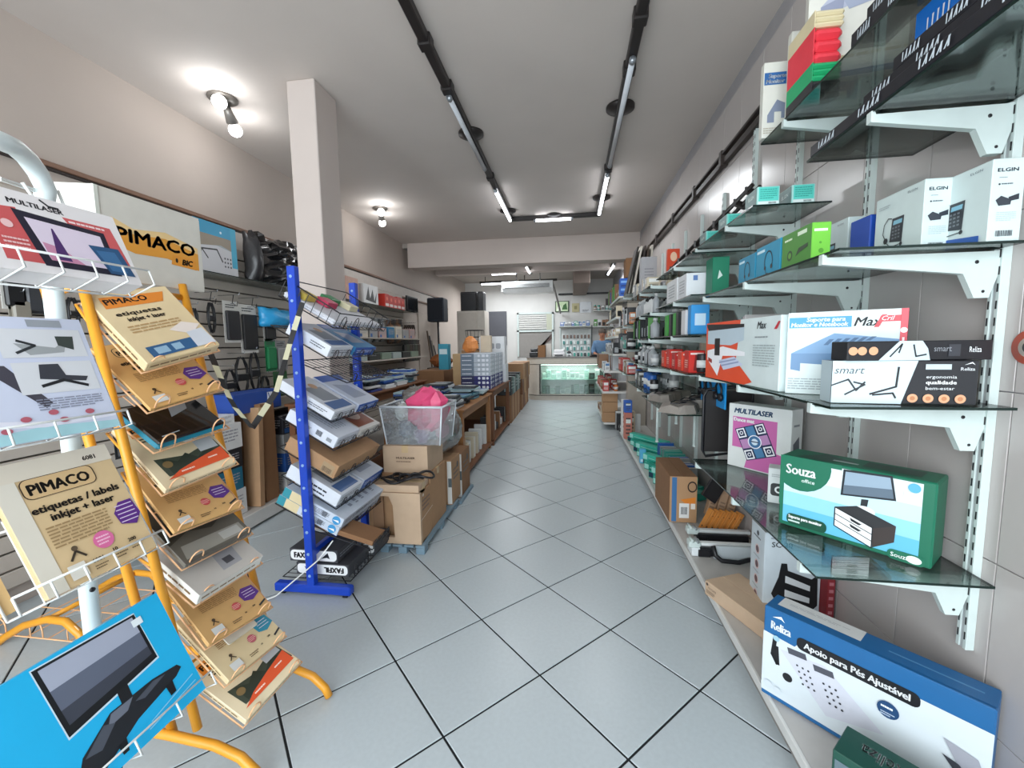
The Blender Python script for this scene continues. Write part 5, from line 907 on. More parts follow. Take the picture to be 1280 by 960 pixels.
# striped ribbon hanging in a V
RB = M('C9C6A8', .5); RK = M('15161A', .5)
def ribbon(P, n, label):
    P = [Vector(p) for p in P]; r = root('ribbon', P[-1], label, 'ribbon'); m = MB(); L = len(P)-1
    for k in range(n):
        t0, t1 = k/n*L, (k+1)/n*L; a = P[int(t0)].lerp(P[min(L, int(t0)+1)], t0 % 1); b = P[min(L-1, int(t1-1e-6))].lerp(P[min(L, int(t1-1e-6)+1)], (t1-1e-6) % 1); d = (b-a).normalized(); s_ = d.cross(Vector((0, 1, .3))).normalized()*.014; th = Vector((0, .002, 0))
        MB().add([a-s_, a+s_, b+s_, b-s_, a-s_+th, a+s_+th, b+s_+th, b-s_+th], [(0,1,2,3),(7,6,5,4),(0,4,5,1),(1,5,6,2),(2,6,7,3),(3,7,4,0)], RB if k % 2 else RK).build('stripe', r)
    return r
V0 = at(315, 535, y=1.75)
ribbon([at(262, 440, y=1.42), at(278, 478, y=1.5), at(290, 505, y=1.6), V0], 7, 'striped black and cream ribbon hanging from the orange rack'); ribbon([at(378, 378, y=2.0), at(362, 430, y=1.95), at(345, 490, y=1.85), V0], 9, 'striped black and cream ribbon hanging from the blue rack')

# ================================================================ BLUE RACK
br = root('wire_shelf_rack', (-1.455, 2.37, 0), 'blue steel rack of sloping wire trays full of product boxes', 'display rack')
for y in (2.06, 2.68):
    m = MB().box((-1.478, y-.02, .05), (-1.432, y+.02, 1.825), BLUE, .003); p = m.build('post', br)
    m = MB()
    for k in range(14): m.lathe((-1.455, y-.0205, .12+.127*k), [(.009, 0), (.008, -.003)], M('8FB0E0', .3), 10, 'y')
    tag(m.build('bolt_row', p), kind='stuff')
    MB().box((-1.68, y-.025, .015), (-1.215, y+.025, .065), BLUE, .008).build('foot_bar', br)
    MB().box((-1.65, y-.015, 0), (-1.62, y+.015, .016), BLACK, .003).box((-1.27, y-.015, 0), (-1.24, y+.015, .016), BLACK, .003).build('foot_pad', br)
MB().box((-1.47, 2.06, .22), (-1.44, 2.68, .26), BLUE, .003).build('low_crossbar', br); MB().box((-1.47, 2.06, 1.1), (-1.445, 2.68, 1.13), BLUE, .003).build('high_crossbar', br)
def tray(o, a, L, y0, y1, mat=WIREK, lip=.05, n=9, name='wire_tray'):
    """o: (x,z) of upper back edge; slopes down towards the aisle"""
    d = Vector((math.cos(a), 0, -math.sin(a))); nz = Vector((math.sin(a), 0, math.cos(a))); O = Vector((o[0], y0, o[1])); Yv = Vector((0, y1-y0, 0)); m = MB()
    m.tube([O, O+d*L, O+d*L+Yv, O+Yv], .0035, mat, 6, True)
    for k in range(1, n): m.tube([O+Yv*k/n, O+Yv*k/n+d*L, O+Yv*k/n+d*L+nz*lip*.7, ], .002, mat, 5)
    for k in (1, 2): m.tube([O+d*L*k/3, O+d*L*k/3+Yv], .0022, mat, 5)
    hooks(m, O+d*L, Yv, nz, 4, mat, lip, .04, (.12, .34, .62, .86), .0022)
    return m.build(name, br)
A30 = math.radians(30)
def rbox(label, fb, L, t, y0, D, col, a=A30, art=None, nm='product_box', cat='box', grp='boxes on the blue rack', dx=0, dz=0, yref=2.1, **kw):
    p = at(*fb, y=yref)+Vector((dx, 0, dz)); d = Vector((math.cos(a), 0, -math.sin(a))); nz = Vector((math.sin(a), 0, math.cos(a))); o = Vector((p.x, y0, p.z))-d*L+nz*.004
    m = Matrix((d, Vector((0, 1, 0)), nz)).transposed().to_4x4(); m.translation = o
    return carton(nm, label, cat, None, (L, D, t), col, mat=m, group=grp, style=kw.pop('style', 'tuck'), art=art, **kw), p
WBX = 'D4D8E0'
gen = {'F': [('n', .55, .3, .9, .7, 2, '5A6068')], 'T': [('p', [(.3,.2),(.7,.2),(.75,.8),(.35,.8)], '8A9098'), ('c', .3, .6, .12, 'C8A080'), ('r', .75, .1, .95, .9, '4A6A9C')], 'R': [('n', .1, .3, .9, .7, 2, '7A808A')]}
barc = {'F': [('bar', .60, .30, .72, .72, '3A3E46'), ('n', .20, .4, .5, .6, 3, '5A6068'), ('r', .82, .3, .92, .6, '8A9098')], 'T': [('n', .2, .2, .8, .8, 6, 'A0A8B4')], 'R': [('n', .1, .3, .9, .7, 2, '7A808A')]}
specs = [((409, 447), .27, .065, 2.09, .23, WBX, 'white box with a pale picture, upper tray of the blue rack', gen), ((414, 526), .36, .055, 2.09, .24, 'D8DCE4', 'white box picturing office goods, tray below the empty one', gen), ((417, 561), .32, .07, 2.09, .24, 'D0D6E2', 'white box with barcode, near end of the middle tray', barc),
    ((417, 599), .33, .085, 2.09, .50, CARD, 'brown cardboard box lying across a tray of the blue rack', {'F': [('r', .72, .1, .95, .8, 'A08868'), ('bar', .74, .15, .92, .5, '5A4636')]}), ((420, 634), .34, .08, 2.09, .24, 'D4DAE4', 'white box with slanted black lettering under the brown box', {'F': [('n', .35, .45, .85, .75, 1, '2A2E38'), ('n', .38, .15, .80, .42, 1, '2A2E38')], 'T': gen['T'], 'R': gen['R']})]
tz_ = []
for fb, L, t, y0, D, cc, lab, art in specs:
    o, p = rbox(lab, fb, L, t, y0, D, cc, art=art); tz_.append(p)
blu = {'F': [('r', .6, .2, .95, .8, '2A5CA8')], 'T': [('r', 0, 0, .2, 1, '2A5CB0'), ('p', [(.3,.2),(.8,.2),(.8,.8),(.4,.7)], '9AA4B8')], 'R': [('r', .0, .0, 1, 1, '2A5CB0'), ('n', .1, .3, .9, .7, 2, 'C8D4E8')]}
ph2 = {'T': [('p', [(.2,.1),(.9,.1),(.9,.9),(.2,.9)], '8A4A30'), ('c', .5, .5, .25, 'D8C0B0')], 'R': [('r', 0, 0, 1, 1, 'D8D8D4'), ('n', .1, .3, .9, .7, 2, '7A808A')]}
for i, (L, t, cc, lab, art) in enumerate([(.27, .06, '3A78B0', 'teal and blue box, far end of the upper tray', blu), (.34, .055, 'C8D0E0', 'white and royal blue box, far end of the tray below the empty one', blu), (.30, .055, 'D4D0CC', 'box with a brown photograph, far end of the middle tray', ph2), None, (.32, .075, 'C8D0DC', 'white and navy box behind the slanted lettering box', blu)][:5]) if False else enumerate([]): pass
far = [(0, .29, .055, '3A86B8', 'teal and blue box, far end of the upper tray', blu), (1, .34, .055, 'C8D0E0', 'white and royal blue box, far end of the tray below the empty one', blu), (2, .32, .05, 'D4D0CC', 'box with a brown photograph, far end of the middle tray', ph2), (4, .33, .075, 'C8D0DC', 'white and navy box behind the slanted lettering box', blu)]
for i, L, t, cc, lab, art in far: rbox(lab, specs[i][0], L, t, 2.36, .26, cc, art=art)
# two long blue-lettered boxes
lbl = {'F': [('r', 0, 0, .12, 1, '2E8C9C'), ('r', .12, 0, .34, 1, 'D8C8A0'), ('c', .90, .5, .46, '3A90C8'), ('p', [(.84,.4),(.95,.35),(.93,.6)], 'F0F4F8'), ('n', .40, .2, .78, .8, 4, '6A707C'), ('bar', .66, .2, .74, .8, '4A4E58')], 'T': [('n', .1, .1, .9, .9, 6, '8A92A4')], 'R': [('n', .05, .2, .95, .8, 3, '6A7284'), ('n', .3, .35, .6, .7, 1, '2A3A68')]}
A27 = math.radians(27)
_, pE = rbox('lower of two pale boxes with round blue badges on the blue rack', (421, 670), .40, .055, 2.09, .50, 'C4CEDC', a=A27, art=lbl); rbox('upper of two pale boxes with round blue badges on the blue rack', (421, 670), .39, .055, 2.09, .50, 'C8D2E0', a=A27, art=lbl, dx=.03, dz=.05)
rbox('flat open cardboard tray on the lowest slope of the blue rack', (465, 684), .42, .03, 2.10, .15, CARD_D, a=math.radians(15), nm='cardboard_tray', cat='cardboard', style='lid')
for k, p in enumerate(tz_): tray((p.x-.36*math.cos(A30), p.z+.36*math.sin(A30)), A30, .37, 2.085, 2.655)
tray((pE.x-.40*math.cos(A27), pE.z+.40*math.sin(A27)), A27, .41, 2.085, 2.655); pz = at(465, 684, y=2.1); tray((pz.x-.42*math.cos(math.radians(15)), pz.z+.42*math.sin(math.radians(15))-.004), math.radians(15), .43, 2.085, 2.30, n=6)
pe = at(436, 478, y=2.1); tray((pe.x-.30, pe.z+.12), math.radians(22), .32, 2.085, 2.655, n=12)
# top basket with paper
pt = at(420, 409, y=2.1); dB = Vector((math.cos(A30), 0, -math.sin(A30))); nB = Vector((math.sin(A30), 0, math.cos(A30))); oB = Vector((pt.x, 2.07, pt.z))-dB*.34
tray((oB.x, oB.z), A30, .35, 2.06, 2.66, n=12, lip=.07)
m = MB(); c4 = [oB+nB*.10-Vector((0, .01, 0)), oB+dB*.35+nB*.085-Vector((0, .01, 0)), oB+dB*.35+nB*.085+Vector((0, .59, 0)), oB+nB*.10+Vector((0, .59, 0))]; m.tube(c4, .0035, WIREK, 6, True)
for k in range(8): p = oB+dB*.05*k-Vector((0, .01, 0)); m.tube([p, p+nB*.09], .002, WIREK, 5); q = p+Vector((0, .6, 0)); m.tube([q, q+nB*.09], .002, WIREK, 5)
m.build('basket_rim', br)
mm_ = Matrix((dB, Vector((0, 1, 0)), nB)).transposed().to_4x4(); mm_.translation = oB+nB*.004+Vector((0, .01, 0))
carton('paper_wrap', 'folded white paper sheets lying in the top basket of the blue rack', 'paper', None, (.33, .55, .03), M('D2D4DC', .6), mat=mm_, style='lid', c=.012)
for i, (cc, n_) in enumerate((('C8B050', 'yellow'), ('B83A5A', 'crimson'), ('2E7A4A', 'green'), ('D8D0B0', 'cream'))):
    m3 = mm_.copy(); m3.translation = mm_.translation+nB*.0315+dB*(.03+.06*(i % 2))+Vector((0, .03+.12*i, 0)); carton('notepad', 'small %s pad in the top basket of the blue rack' % n_, 'notepad', None, (.08, .10, .035), cc, style='tuck', mat=m3)
# FAX boxes on the base
tray((-1.66, .075), .0, .42, 2.09, 2.66, n=14, lip=.07)
fx = {'F': [('rr', .02, .12, .98, .92, .3, 'EEF0F0'), ('t', 'FAXFIL', .10, .30, .42, '1A1C22', {'b': .03, 'w': .36}), ('p', [(.66,.3),(.80,.8),(.84,.3),(.78,.4)], '1A1C22')], 'R': [('n', .1, .3, .9, .7, 2, '7A808A')]}
fxr = {'F': [('rr', .02, .12, .98, .92, .3, 'EEF0F0'), ('t', 'FAXFIL', .90, .70, .42, '1A1C22', {'b': .03, 'w': .36, 'rot': 180}), ('p', [(.16,.7),(.22,.2),(.28,.75),(.22,.6)], '1A1C22')]}
BKX = M('3A3C42', .5)
carton('fax_roll_box', 'white-ended fax roll box with upside-down lettering, bottom of the blue rack', 'box', (-1.585, 2.11, .085), (.325, .24, .072), BKX, style='tuck', art=fxr); carton('fax_roll_box', 'white-ended fax roll box lying upright-lettered on the other one', 'box', (-1.63, 2.12, .158), (.30, .22, .075), BKX, style='tuck', art=fx); carton('fax_roll_box', 'short fax roll box behind the two stacked ones', 'box', (-1.32, 2.37, .085), (.09, .22, .075), BKX, style='tuck', art={'F': [('rr', .05, .12, .95, .92, .3, 'DCDEDE'), ('p', [(.3,.3),(.6,.7),(.7,.3)], '1A1C22')]})
tag(MB().tube([at(416, 676, y=2.04), at(398, 700, y=2.04), at(345, 745, y=1.98), (-1.75, 1.9, .002)], .004, WIREW, 6).build('dangling_string', origin=(-1.5, 2.0, .1)), 'thin white string hanging off the front of the blue rack', 'string')

# second orange rack foot, farther along the wall
r = root('rack_base', (-2.4, 1.5, 0), 'orange tube base of another rack, low behind the white rack', 'rack base')
arc2 = [at(px, py, y=1.5) for px, py in ((-40, 850), (-15, 815), (5, 797), (30, 782), (60, 774), (82, 777), (100, 793), (110, 820))]
MB().tube([Vector((arc2[0].x-.05, 1.5, .0))]+arc2+[Vector((arc2[-1].x+.06, 1.5, .0))], .017, ORANGE, 10).build('arched_foot', r); MB().tube([Vector((arc2[0].x-.05, 1.9, .0))]+[p+Vector((0, .4, 0)) for p in arc2]+[Vector((arc2[-1].x+.06, 1.9, .0))], .017, ORANGE, 10).tube([arc2[4], arc2[4]+Vector((0, .4, 0))], .012, ORANGE, 8).build('arched_foot', r)
m = MB(); z0 = arc2[4].z-.10
for k in range(6): m.tube([(arc2[1].x+.12*k, 1.5, z0), (arc2[1].x+.12*k, 1.9, z0)], .003, WIREO, 5)
for y in (1.5, 1.7, 1.9): m.tube([(arc2[1].x, y, z0), (arc2[1].x+.6, y, z0)], .0035, WIREO, 5)
hooks(m, Vector((arc2[1].x, 1.5, z0)), Vector((.6, 0, 0)), Vector((0, 0, 1)), 3, WIREO, .08, .07, (.15, .5, .85), .003); m.build('wire_tray', r)
for i, (x, y, cc, n_) in enumerate(((-2.35, 1.62, '8A8C90', 'grey'), (-2.1, 1.6, 'C8C4BC', 'pale'))): pass
for i in range(8):
    carton('loose_pack', ['slate', 'black', 'pale', 'brown'][i % 4]+' pack on the floor by the slatted wall, %s along' % ordn(i), 'pack', (-2.98, .75+.09*i, 0.001), (.2, .085, .10+.05*(i % 3)), ['6A7078', '1D1E22', 'BDB8B0', '7A5A40'][i % 4], style='tuck', group='packs on the floor by the slatted wall', art={'R': wb})
near_h = []
for i, (px, py, cc, n_) in enumerate(((12, 345, '17181A', 'black'), (38, 352, '3A3C40', 'charcoal'), (22, 372, '8A8478', 'tan'), (88, 372, '17181A', 'jet'), (150, 540, '2A2C2E', 'dark'), (205, 400, '4A4A4C', 'grey'))): near_h.append((px, py, 'pack' if i != 3 else 'coil', cc, .09, .17, '%s pack hanging on the slatted wall behind the near racks' % n_))
for a in near_h: hang(*a, grp='packs behind the near racks')

# ================================================================ MIDDLE OF THE SHOP
PAL_ = M('6F8796', .5, name='grey_blue_plastic')
r = root('plastic_pallet', (-1.2, 3.0, 0), 'low blue-grey plastic pallet under the cardboard boxes', 'pallet')
for k in range(6): MB().box((-1.44+.08*k, 2.56, .045), (-1.44+.08*k+.068, 3.42, .06), PAL_, .002).build('slat', r)
for y in (2.56, 2.95, 3.34):
    for x in (-1.43, -1.29, -1.16, -1.035): MB().box((x, y, 0), (x+.06, y+.07, .045), PAL_, .003).build('block', r)
MB().box((-.985, 3.45, 0), (-.955, 3.90, .03), PAL_, .003).build('end_strip', r)
# big carton with a die-cut window
r = root('display_carton', (-1.2, 2.65, .061), 'big open-fronted brown carton with slanted window on the pallet', 'box')
x0, x1, y0, z0, z1 = -1.42, -1.0, 2.575, .061, .415
MB().box((x0, y0+.10, z0), (x1, y0+.21, z1), CARD, .003).box((x0, y0+.03, z0), (x1, y0+.10, z0+.01), CARD).box((x0, y0+.03, z1-.01), (x1, y0+.10, z1), CARD).box((x1-.2, y0+.03, z0), (x1, y0+.10, z1), CARD).build('body', r)
fw = lambda u, v: (x0+(x1-x0)*u, y0, z0+(z1-z0)*v)
for nm, P in (('front_panel', [(.56,0),(1,0),(1,1),(.46,1),(.48,.92),(.54,.75)]), ('front_strip', [(0,0),(.56,0),(.555,.12),(0,.12)]), ('front_lip', [(0,.93),(.48,.93),(.46,1),(0,1)])):
    MB().prism([fw(*p) for p in P], (0, .03, 0), CARD_L).build(nm, r)
MB().box((x0+.05, y0+.06, z0+.012), (x0+.13, y0+.068, z1-.012), M('8A6A50', .8)).build('inner_flap', r)
m = MB(); ink(m, (x1+.0005, y0, z0), (0, .24, 0), (0, 0, z1-z0), [('c', .25, .92, .03, 'D8C8B8', 1.5), ('n', .15, .6, .8, .85, 3, '6A5040'), ('l', [(.0,.46),(1,.52)], .006, 'D8C8B8')]); m.build('print', r)
carton('flat_carton', 'flat pale taped carton lying on the big open-fronted one', 'box', (-1.36, 2.585, .416), (.35, .19, .05), CARD_L, style='lid', tape=True)
m = MB()
for k in range(6):
    rr = random.Random(k); cx, cy, ra = -1.26+.05*k, 2.68+rr.uniform(-.03, .03), rr.uniform(.05, .08); m.tube([(cx+ra*math.cos(2*math.pi*j/16), cy+ra*.8*math.sin(2*math.pi*j/16), .478+.006*k+.012*math.sin(2*math.pi*j/16*2+k)) for j in range(16)], .008, BLACK, 6, True)
tag(m.build('cable_coil', origin=(-1.14, 2.68, .47)), 'black coiled cables lying on the flat pale carton', 'cable')
ml = {'F': [('t', 'MULTILASER', .30, .52, .07, '5A4636', {'b': .02, 'w': .42}), ('n', .3, .38, .72, .46, 1, '7A6450')]}
carton('brown_carton', 'brown carton on the pallet behind the big open-fronted one', 'box', (-1.37, 2.80, .061), (.365, .36, .42), CARD, tape=True)
carton('brown_carton', 'brown lettered carton carrying the clear plastic bin', 'box', (-1.355, 2.80, .482), (.335, .36, .20), CARD_L, art=ml, tape=True)
r = root('plastic_bin', (-1.13, 2.97, .685), 'clear plastic bin of bagged goods on the brown lettered carton', 'bin')
m = MB(); b0, b1 = (-1.33, 2.82), (-.93, 3.13); t0, t1 = (-1.36, 2.79), (-.90, 3.16); zb, zt2 = .686, .965
V = [(b0[0],b0[1],zb),(b1[0],b0[1],zb),(b1[0],b1[1],zb),(b0[0],b1[1],zb),(t0[0],t0[1],zt2),(t1[0],t0[1],zt2),(t1[0],t1[1],zt2),(t0[0],t1[1],zt2)]
m.add(V, [(0,1,2,3),(0,1,5,4),(1,2,6,5),(2,3,7,6),(3,0,4,7)], BINPLASTIC); m.build('shell', r)
MB().tube([V[4], V[5], V[6], V[7]], .009, M('D6DEE4', .25), 8, True).build('rim', r)
for (a, b) in ((0,4),(1,5),(2,6),(3,7)): MB().tube([V[a], V[b]], .006, M('D6DEE4', .25), 6).build('corner_rib', r)
def lump(name, label, c, s, mat, seed, cat='bag', grp=None, n=10, ja=.18):
    rr = random.Random(seed); vs = []; fs = []
    for j in range(7):
        for i in range(n):
            a, p = 2*math.pi*i/n, math.pi*(j+.5)/7-math.pi/2; q = 1+rr.uniform(-ja, ja); vs.append((c[0]+s[0]*math.cos(a)*math.cos(p)*q, c[1]+s[1]*math.sin(a)*math.cos(p)*q, c[2]+s[2]*math.sin(p)*(1+rr.uniform(-.1, .1))))
    for j in range(6):
        for i in range(n): fs.append((j*n+i, j*n+(i+1) % n, (j+1)*n+(i+1) % n, (j+1)*n+i))
    fs += [tuple(range(n-1, -1, -1)), tuple(range(6*n, 7*n))]
    return tag(MB().add(vs, fs, mat, False).build(name, origin=c), label, cat, grp)
PINK = M('E0527E', .35, bump=.5, scale=12, var=.15); 
lump('pink_bag', 'bright pink bagged cushion sticking out of the clear bin', (-1.05, 2.93, .93), (.14, .11, .17), PINK, 3, n=12, ja=.34)
lump('grey_bag', 'crumpled grey clear bag on top of the clear bin', (-1.14, 3.02, 1.02), (.16, .10, .075), clear('grey_film', 'C8C8C4', .6, .15, .35, '9A9892'), 4)
for i, (x, y, z, cc, n_) in enumerate(((-1.22, 2.92, .78, '6E7A88', 'slate'), (-1.22, 3.03, .77, '5A6472', 'dark slate'), (-1.09, 2.90, .74, '8E7A96', 'mauve'), (-1.08, 3.03, .74, 'A8AEB8', 'silver'), (-.99, 3.04, .76, 'C890A0', 'dusty pink'), (-1.25, 2.95, .90, 'C8CCC8', 'pale'))):
    lump('goods_bag', '%s coloured bag inside the clear plastic bin' % n_, (x, y, z), (.062, .052, .068), M(cc, .3, bump=.6, scale=10), 20+i, grp='bags in the clear bin')
bag('black_clear_pack', 'black and clear package leaning on the back of the clear bin', 'pack', -1.20, 3.16, 3.26, .70, 1.06, .08, M('2A2C30', .25, bump=.5), 9)
# cartons along the aisle before the desk
for i, (y, d, h, cc, lab) in enumerate(((3.30, .26, .38, CARD, 'brown carton with white edge under the clear film'), (3.62, .30, .42, CARD_D, 'darker brown carton just before the wooden desk'))):
    carton('aisle_carton', lab, 'box', (-1.36, y-.02, .061 if i == 0 else 0), (.37, d, h), cc, art={'F': [('r', .90, .02, 1, .98, 'D8D8D4'), ('r', .92, .4, 1, .6, '5A6468')], 'R': [('n', .2, .5, .8, .8, 3, '5A4636'), ('c', .7, .8, .07, '2A2220')]})
bag('clear_film', 'grey transparent film draped over the aisle cartons', 'plastic film', -.985, 3.26, 3.90, .46, .80, .20, FILM, 12)

WOOD = M('98683C', .5, var=.15, scale=6, name='orange_brown_wood'); WOOD_D = M('6E4426', .6, var=.15, scale=6)
def desk(y0, y1, x0, x1, z, label, w=WOOD):
    r = root('desk', ((x0+x1)/2, (y0+y1)/2, 0), label, 'desk')
    MB().box((x0, y0, z-.022), (x1, y1, z), w, .003).build('desktop', r)
    for x in (x0+.02, x1-.075):
        for y in (y0+.02, y1-.075): MB().box((x, y, 0), (x+.055, y+.055, z-.022), w, .003).build('leg', r)
    MB().box((x1-.06, y0+.07, z-.11), (x1-.035, y1-.07, z-.022), w, .002).build('side_rail', r); MB().box((x0+.07, y0+.03, z-.11), (x1-.07, y0+.055, z-.022), w, .002).build('end_rail', r)
    MB().box((x0+.02, y0+.02, .06), (x1-.005, y1-.02, .085), WOOD_D, .002).build('low_shelf', r); return r
desk(4.0, 5.5, -1.95, -1.06, .75, 'orange-brown wooden desk loaded with flat packs along the aisle'); desk(5.55, 7.1, -1.95, -1.04, .78, 'second wooden desk along the aisle, behind the first', WOOD_D)
desk(3.2, 5.6, -2.42, -2.0, .92, 'narrow dark table heaped with packs behind the blue rack', WOOD_D)
# flat packs on the desk
FC = ['A9C4CC', '1D2026', '2458A8', 'D8DCDE', 'B8C8CC', '2A3038', '5A8A9C', 'E2E4E4', '16181C', '3A4A9C']
FN = ['pale teal', 'black', 'blue', 'white', 'pale grey', 'charcoal', 'sea green', 'bright white', 'jet black', 'indigo']
def flatstack(x0, y0, z, w, d, n, seed, where, grp):
    rr = random.Random(seed); zz = z
    for k in range(n):
        c_ = rr.randrange(10); h = rr.uniform(.014, .032); ww, dd = w*rr.uniform(.8, 1), d*rr.uniform(.8, 1)
        carton('flat_pack', '%s flat pack, %s layer %s' % (FN[c_], ordn(k), where), 'pack', (x0+rr.uniform(-.015, .015), y0+rr.uniform(-.02, .02), zz), (ww, dd, h), FC[c_], style='tuck', rz=rr.uniform(-.12, .12), group=grp,
               art={'T': [('r', .1, .6, .9, .9, 'D8DCDC' if c_ in (1, 2, 5, 8) else '3A5A9C'), ('n', .1, .1, .8, .5, 4, '8A8E92')], 'F': [('n', .1, .3, .9, .7, 1, '8A8E92')]}); zz += h+.002
    return zz
for i, (x, y, n) in enumerate(((-1.42, 4.05, 5), (-1.84, 4.1, 7), (-1.40, 4.42, 4), (-1.80, 4.5, 6), (-1.42, 4.82, 7), (-1.82, 4.9, 7), (-1.38, 5.16, 3), (-1.84, 5.22, 6))):
    flatstack(x, y, .752, .30, .27, n, 40+i, 'of the %s pile on the wooden desk' % ordn(i), 'flat packs on the wooden desk')
TOPS = [flatstack(-2.38, 3.28+.37*i, .922, .34, .28, 5+(i % 3), 60+i, 'of the %s pile on the dark table' % ordn(i), 'flat packs on the dark table') for i in range(6)]
for i in range(6):
    y = 3.33+.37*i; z = TOPS[i]+.001; rr = random.Random(i+5); x = -2.33+rr.uniform(0, .06); r = root('accessory_pack', (x+.1, y+.07, z), 'clear accessory pack lying on top of the %s pile, dark table' % ordn(i), 'pack', 'accessory packs')
    MB().box((x, y, z), (x+.2, y+.14, z+.006), M(['D8DCDC', '2A2C30', 'C8D4D8'][i % 3], .3), .001).build('card', r); MB().tube([(x+.03, y+.03, z+.013), (x+.09, y+.09, z+.02), (x+.15, y+.04, z+.013), (x+.18, y+.1, z+.013)], .007, BLACK if i % 2 else WHITE, 6).build('contents', r)
# goods under the desk
carton('book_carton', 'pale brown upright carton under the near end of the desk', 'box', (-1.20, 4.09, .086), (.10, .10, .33), CARD_L)
row((-1.20, 4.25), (-1.20, 5.4), .086, ['book', 'box'], ['white', 'cream', 'blue', 'silver', 'grey'], 'on the low shelf of the wooden desk', 31, 2, back=(-.2, 0))
row((-1.60, 4.15), (-1.60, 5.4), .086, ['box'], ['brown', 'grey', 'cream'], 'deep under the wooden desk', 32, 1)
carton('white_notice_box', 'white box with dark square logos under the desk', 'box', (-1.36, 4.16, .30), (.15, .10, .14), 'DADCE0', style='tuck', art={'F': [('r', .1, .5, .45, .8, '3A3E60'), ('r', .6, .5, .85, .8, '5A5E70')]})
row((-1.20, 5.65), (-1.20, 7.0), .086, ['box', 'book'], ['white', 'red', 'black', 'brown'], 'on the low shelf of the second desk', 33, 2, back=(-.2, 0))
# ink box stacks on the second desk
for j in range(3):
    for k in range(8):
        y = 5.62+.36*j; c_ = k < 3
        carton('ink_box', '%s ink box, %s layer of the %s stack on the second desk' % ('navy' if c_ else 'white and steel-blue', ordn(k), ordn(j)), 'box', (-1.52, y, .782+.062*k), (.42, .33, .060), '23246E' if c_ else 'B4BDC8', style='tuck', group='ink boxes on the second desk',
            art={'F': [('r', 0, .0, .45, 1, '6A7A8C' if not c_ else '1C1E50'), ('c', .62, .5, .3, 'E4E8F0'), ('r', .72, .2, .82, .8, 'E4E8F0'), ('c', .9, .5, .3, 'E4E8F0'), ('n', .05, .3, .4, .7, 1, 'E4E8F0')], 'R': [('n', .1, .3, .9, .7, 2, 'E4E8F0'), ('r', .02, .1, .2, .9, 'E4E8F0')]})
carton('white_notice_carton', 'tall white carton with grey symbols above the ink boxes', 'box', (-1.50, 6.75, 1.08), (.42, .25, .45), 'DCDFE2', style='tuck', art={'F': [('r', .2, .55, .35, .75, '6A6E74'), ('rr', .42, .55, .60, .75, .05, '9A9EA4'), ('rr', .66, .55, .85, .75, .05, '9A9EA4'), ('n', .2, .3, .8, .45, 2, 'A8ACB0')]})
carton('white_notice_carton', 'narrow white carton standing below the tall symbol carton', 'box', (-1.50, 6.72, .782), (.44, .28, .296), 'D2D6DA', style='tuck')
lump('snack_bag', 'orange and white printed bag standing above the ink boxes', (-1.55, 6.35, 1.40), (.13, .07, .13), M('D88A4C', .4, bump=.4, var=.3, scale=9), 31)
carton('beige_carton', 'beige carton carrying the printed bag', 'box', (-1.80, 6.2, .782), (.26, .4, .48), 'B89A70'); carton('cream_box', 'cream upright box beside the printed bag', 'box', (-1.40, 6.40, 1.279), (.16, .12, .26), 'C8B8A0', style='tuck')
carton('teal_bottle_box', 'teal box with light label near the dark basket', 'box', (-2.15, 6.6, 1.0), (.16, .15, .42), '2E8CA4', style='tuck', art={'F': [('r', .1, .6, .9, .8, 'C8DCE0')]}); carton('table_crate', 'brown crate carrying the teal box', 'crate', (-2.42, 6.3, 0), (.44, .8, 1.0), CARD_D)
carton('box_pile_base', 'low brown carton under the black net basket', 'box', (-1.95, 7.3, 0), (.5, .5, 1.30), CARD)
r = root('net_basket', (-1.75, 7.5, 1.30), 'black net waste basket standing on a brown carton', 'basket')
m = MB()
for k in range(14): a = 2*math.pi*k/14; m.tube([(-1.75+.11*math.cos(a), 7.5+.11*math.sin(a), 1.31), (-1.75+.17*math.cos(a), 7.5+.17*math.sin(a), 1.66)], .004, BLACK, 5)
for zz, rd in ((1.31, .11), (1.42, .13), (1.54, .15), (1.66, .17)): m.tube([(-1.75+rd*math.cos(2*math.pi*k/16), 7.5+rd*math.sin(2*math.pi*k/16), zz) for k in range(16)], .006, BLACK, 5, True)
m.build('net', r); MB().lathe((-1.75, 7.5, 1.302), [(.11, 0), (.11, .008)], BLACK, 16).build('bottom', r)
for i in range(7):
    carton('grey_box', '%s box, place %s in the row past the ink boxes' % (['dark', 'teal-grey', 'pale grey'][i % 3], ordn(i)), 'box', (-1.30, 7.2+.19*i, .5), (.26, .17, .33-.02*(i % 3)), ['2A2E30', '5A7A78', '9AA0A0'][i % 3], style='tuck', group='boxes past the ink boxes', art={'R': [('n', .1, .3, .9, .8, 3, 'A8B0B0')], 'F': [('r', .5, .2, .9, .8, '8AA0A0')]})
    carton('floor_crate', '%s carton on the floor in the row past the second desk, place %s' % (['brown', 'tan'][i % 2], ordn(i)), 'box', (-1.33, 7.2+.19*i, 0), (.28, .18, .495), [CARD_D, CARD][i % 2], group='floor cartons past the second desk')
for i in range(4):
    for k in range(3): carton('aisle_end_carton', 'brown carton %s up in stack %s before the counter' % (ordn(k), ordn(i)), 'box', (-1.42+.02*k, 8.7+.36*i, .001+.33*k), (.38, .33, .326), [CARD_D, WOOD_D, CARD][(i+k) % 3], group='cartons stacked before the counter', tape=(i+k) % 2 == 0)

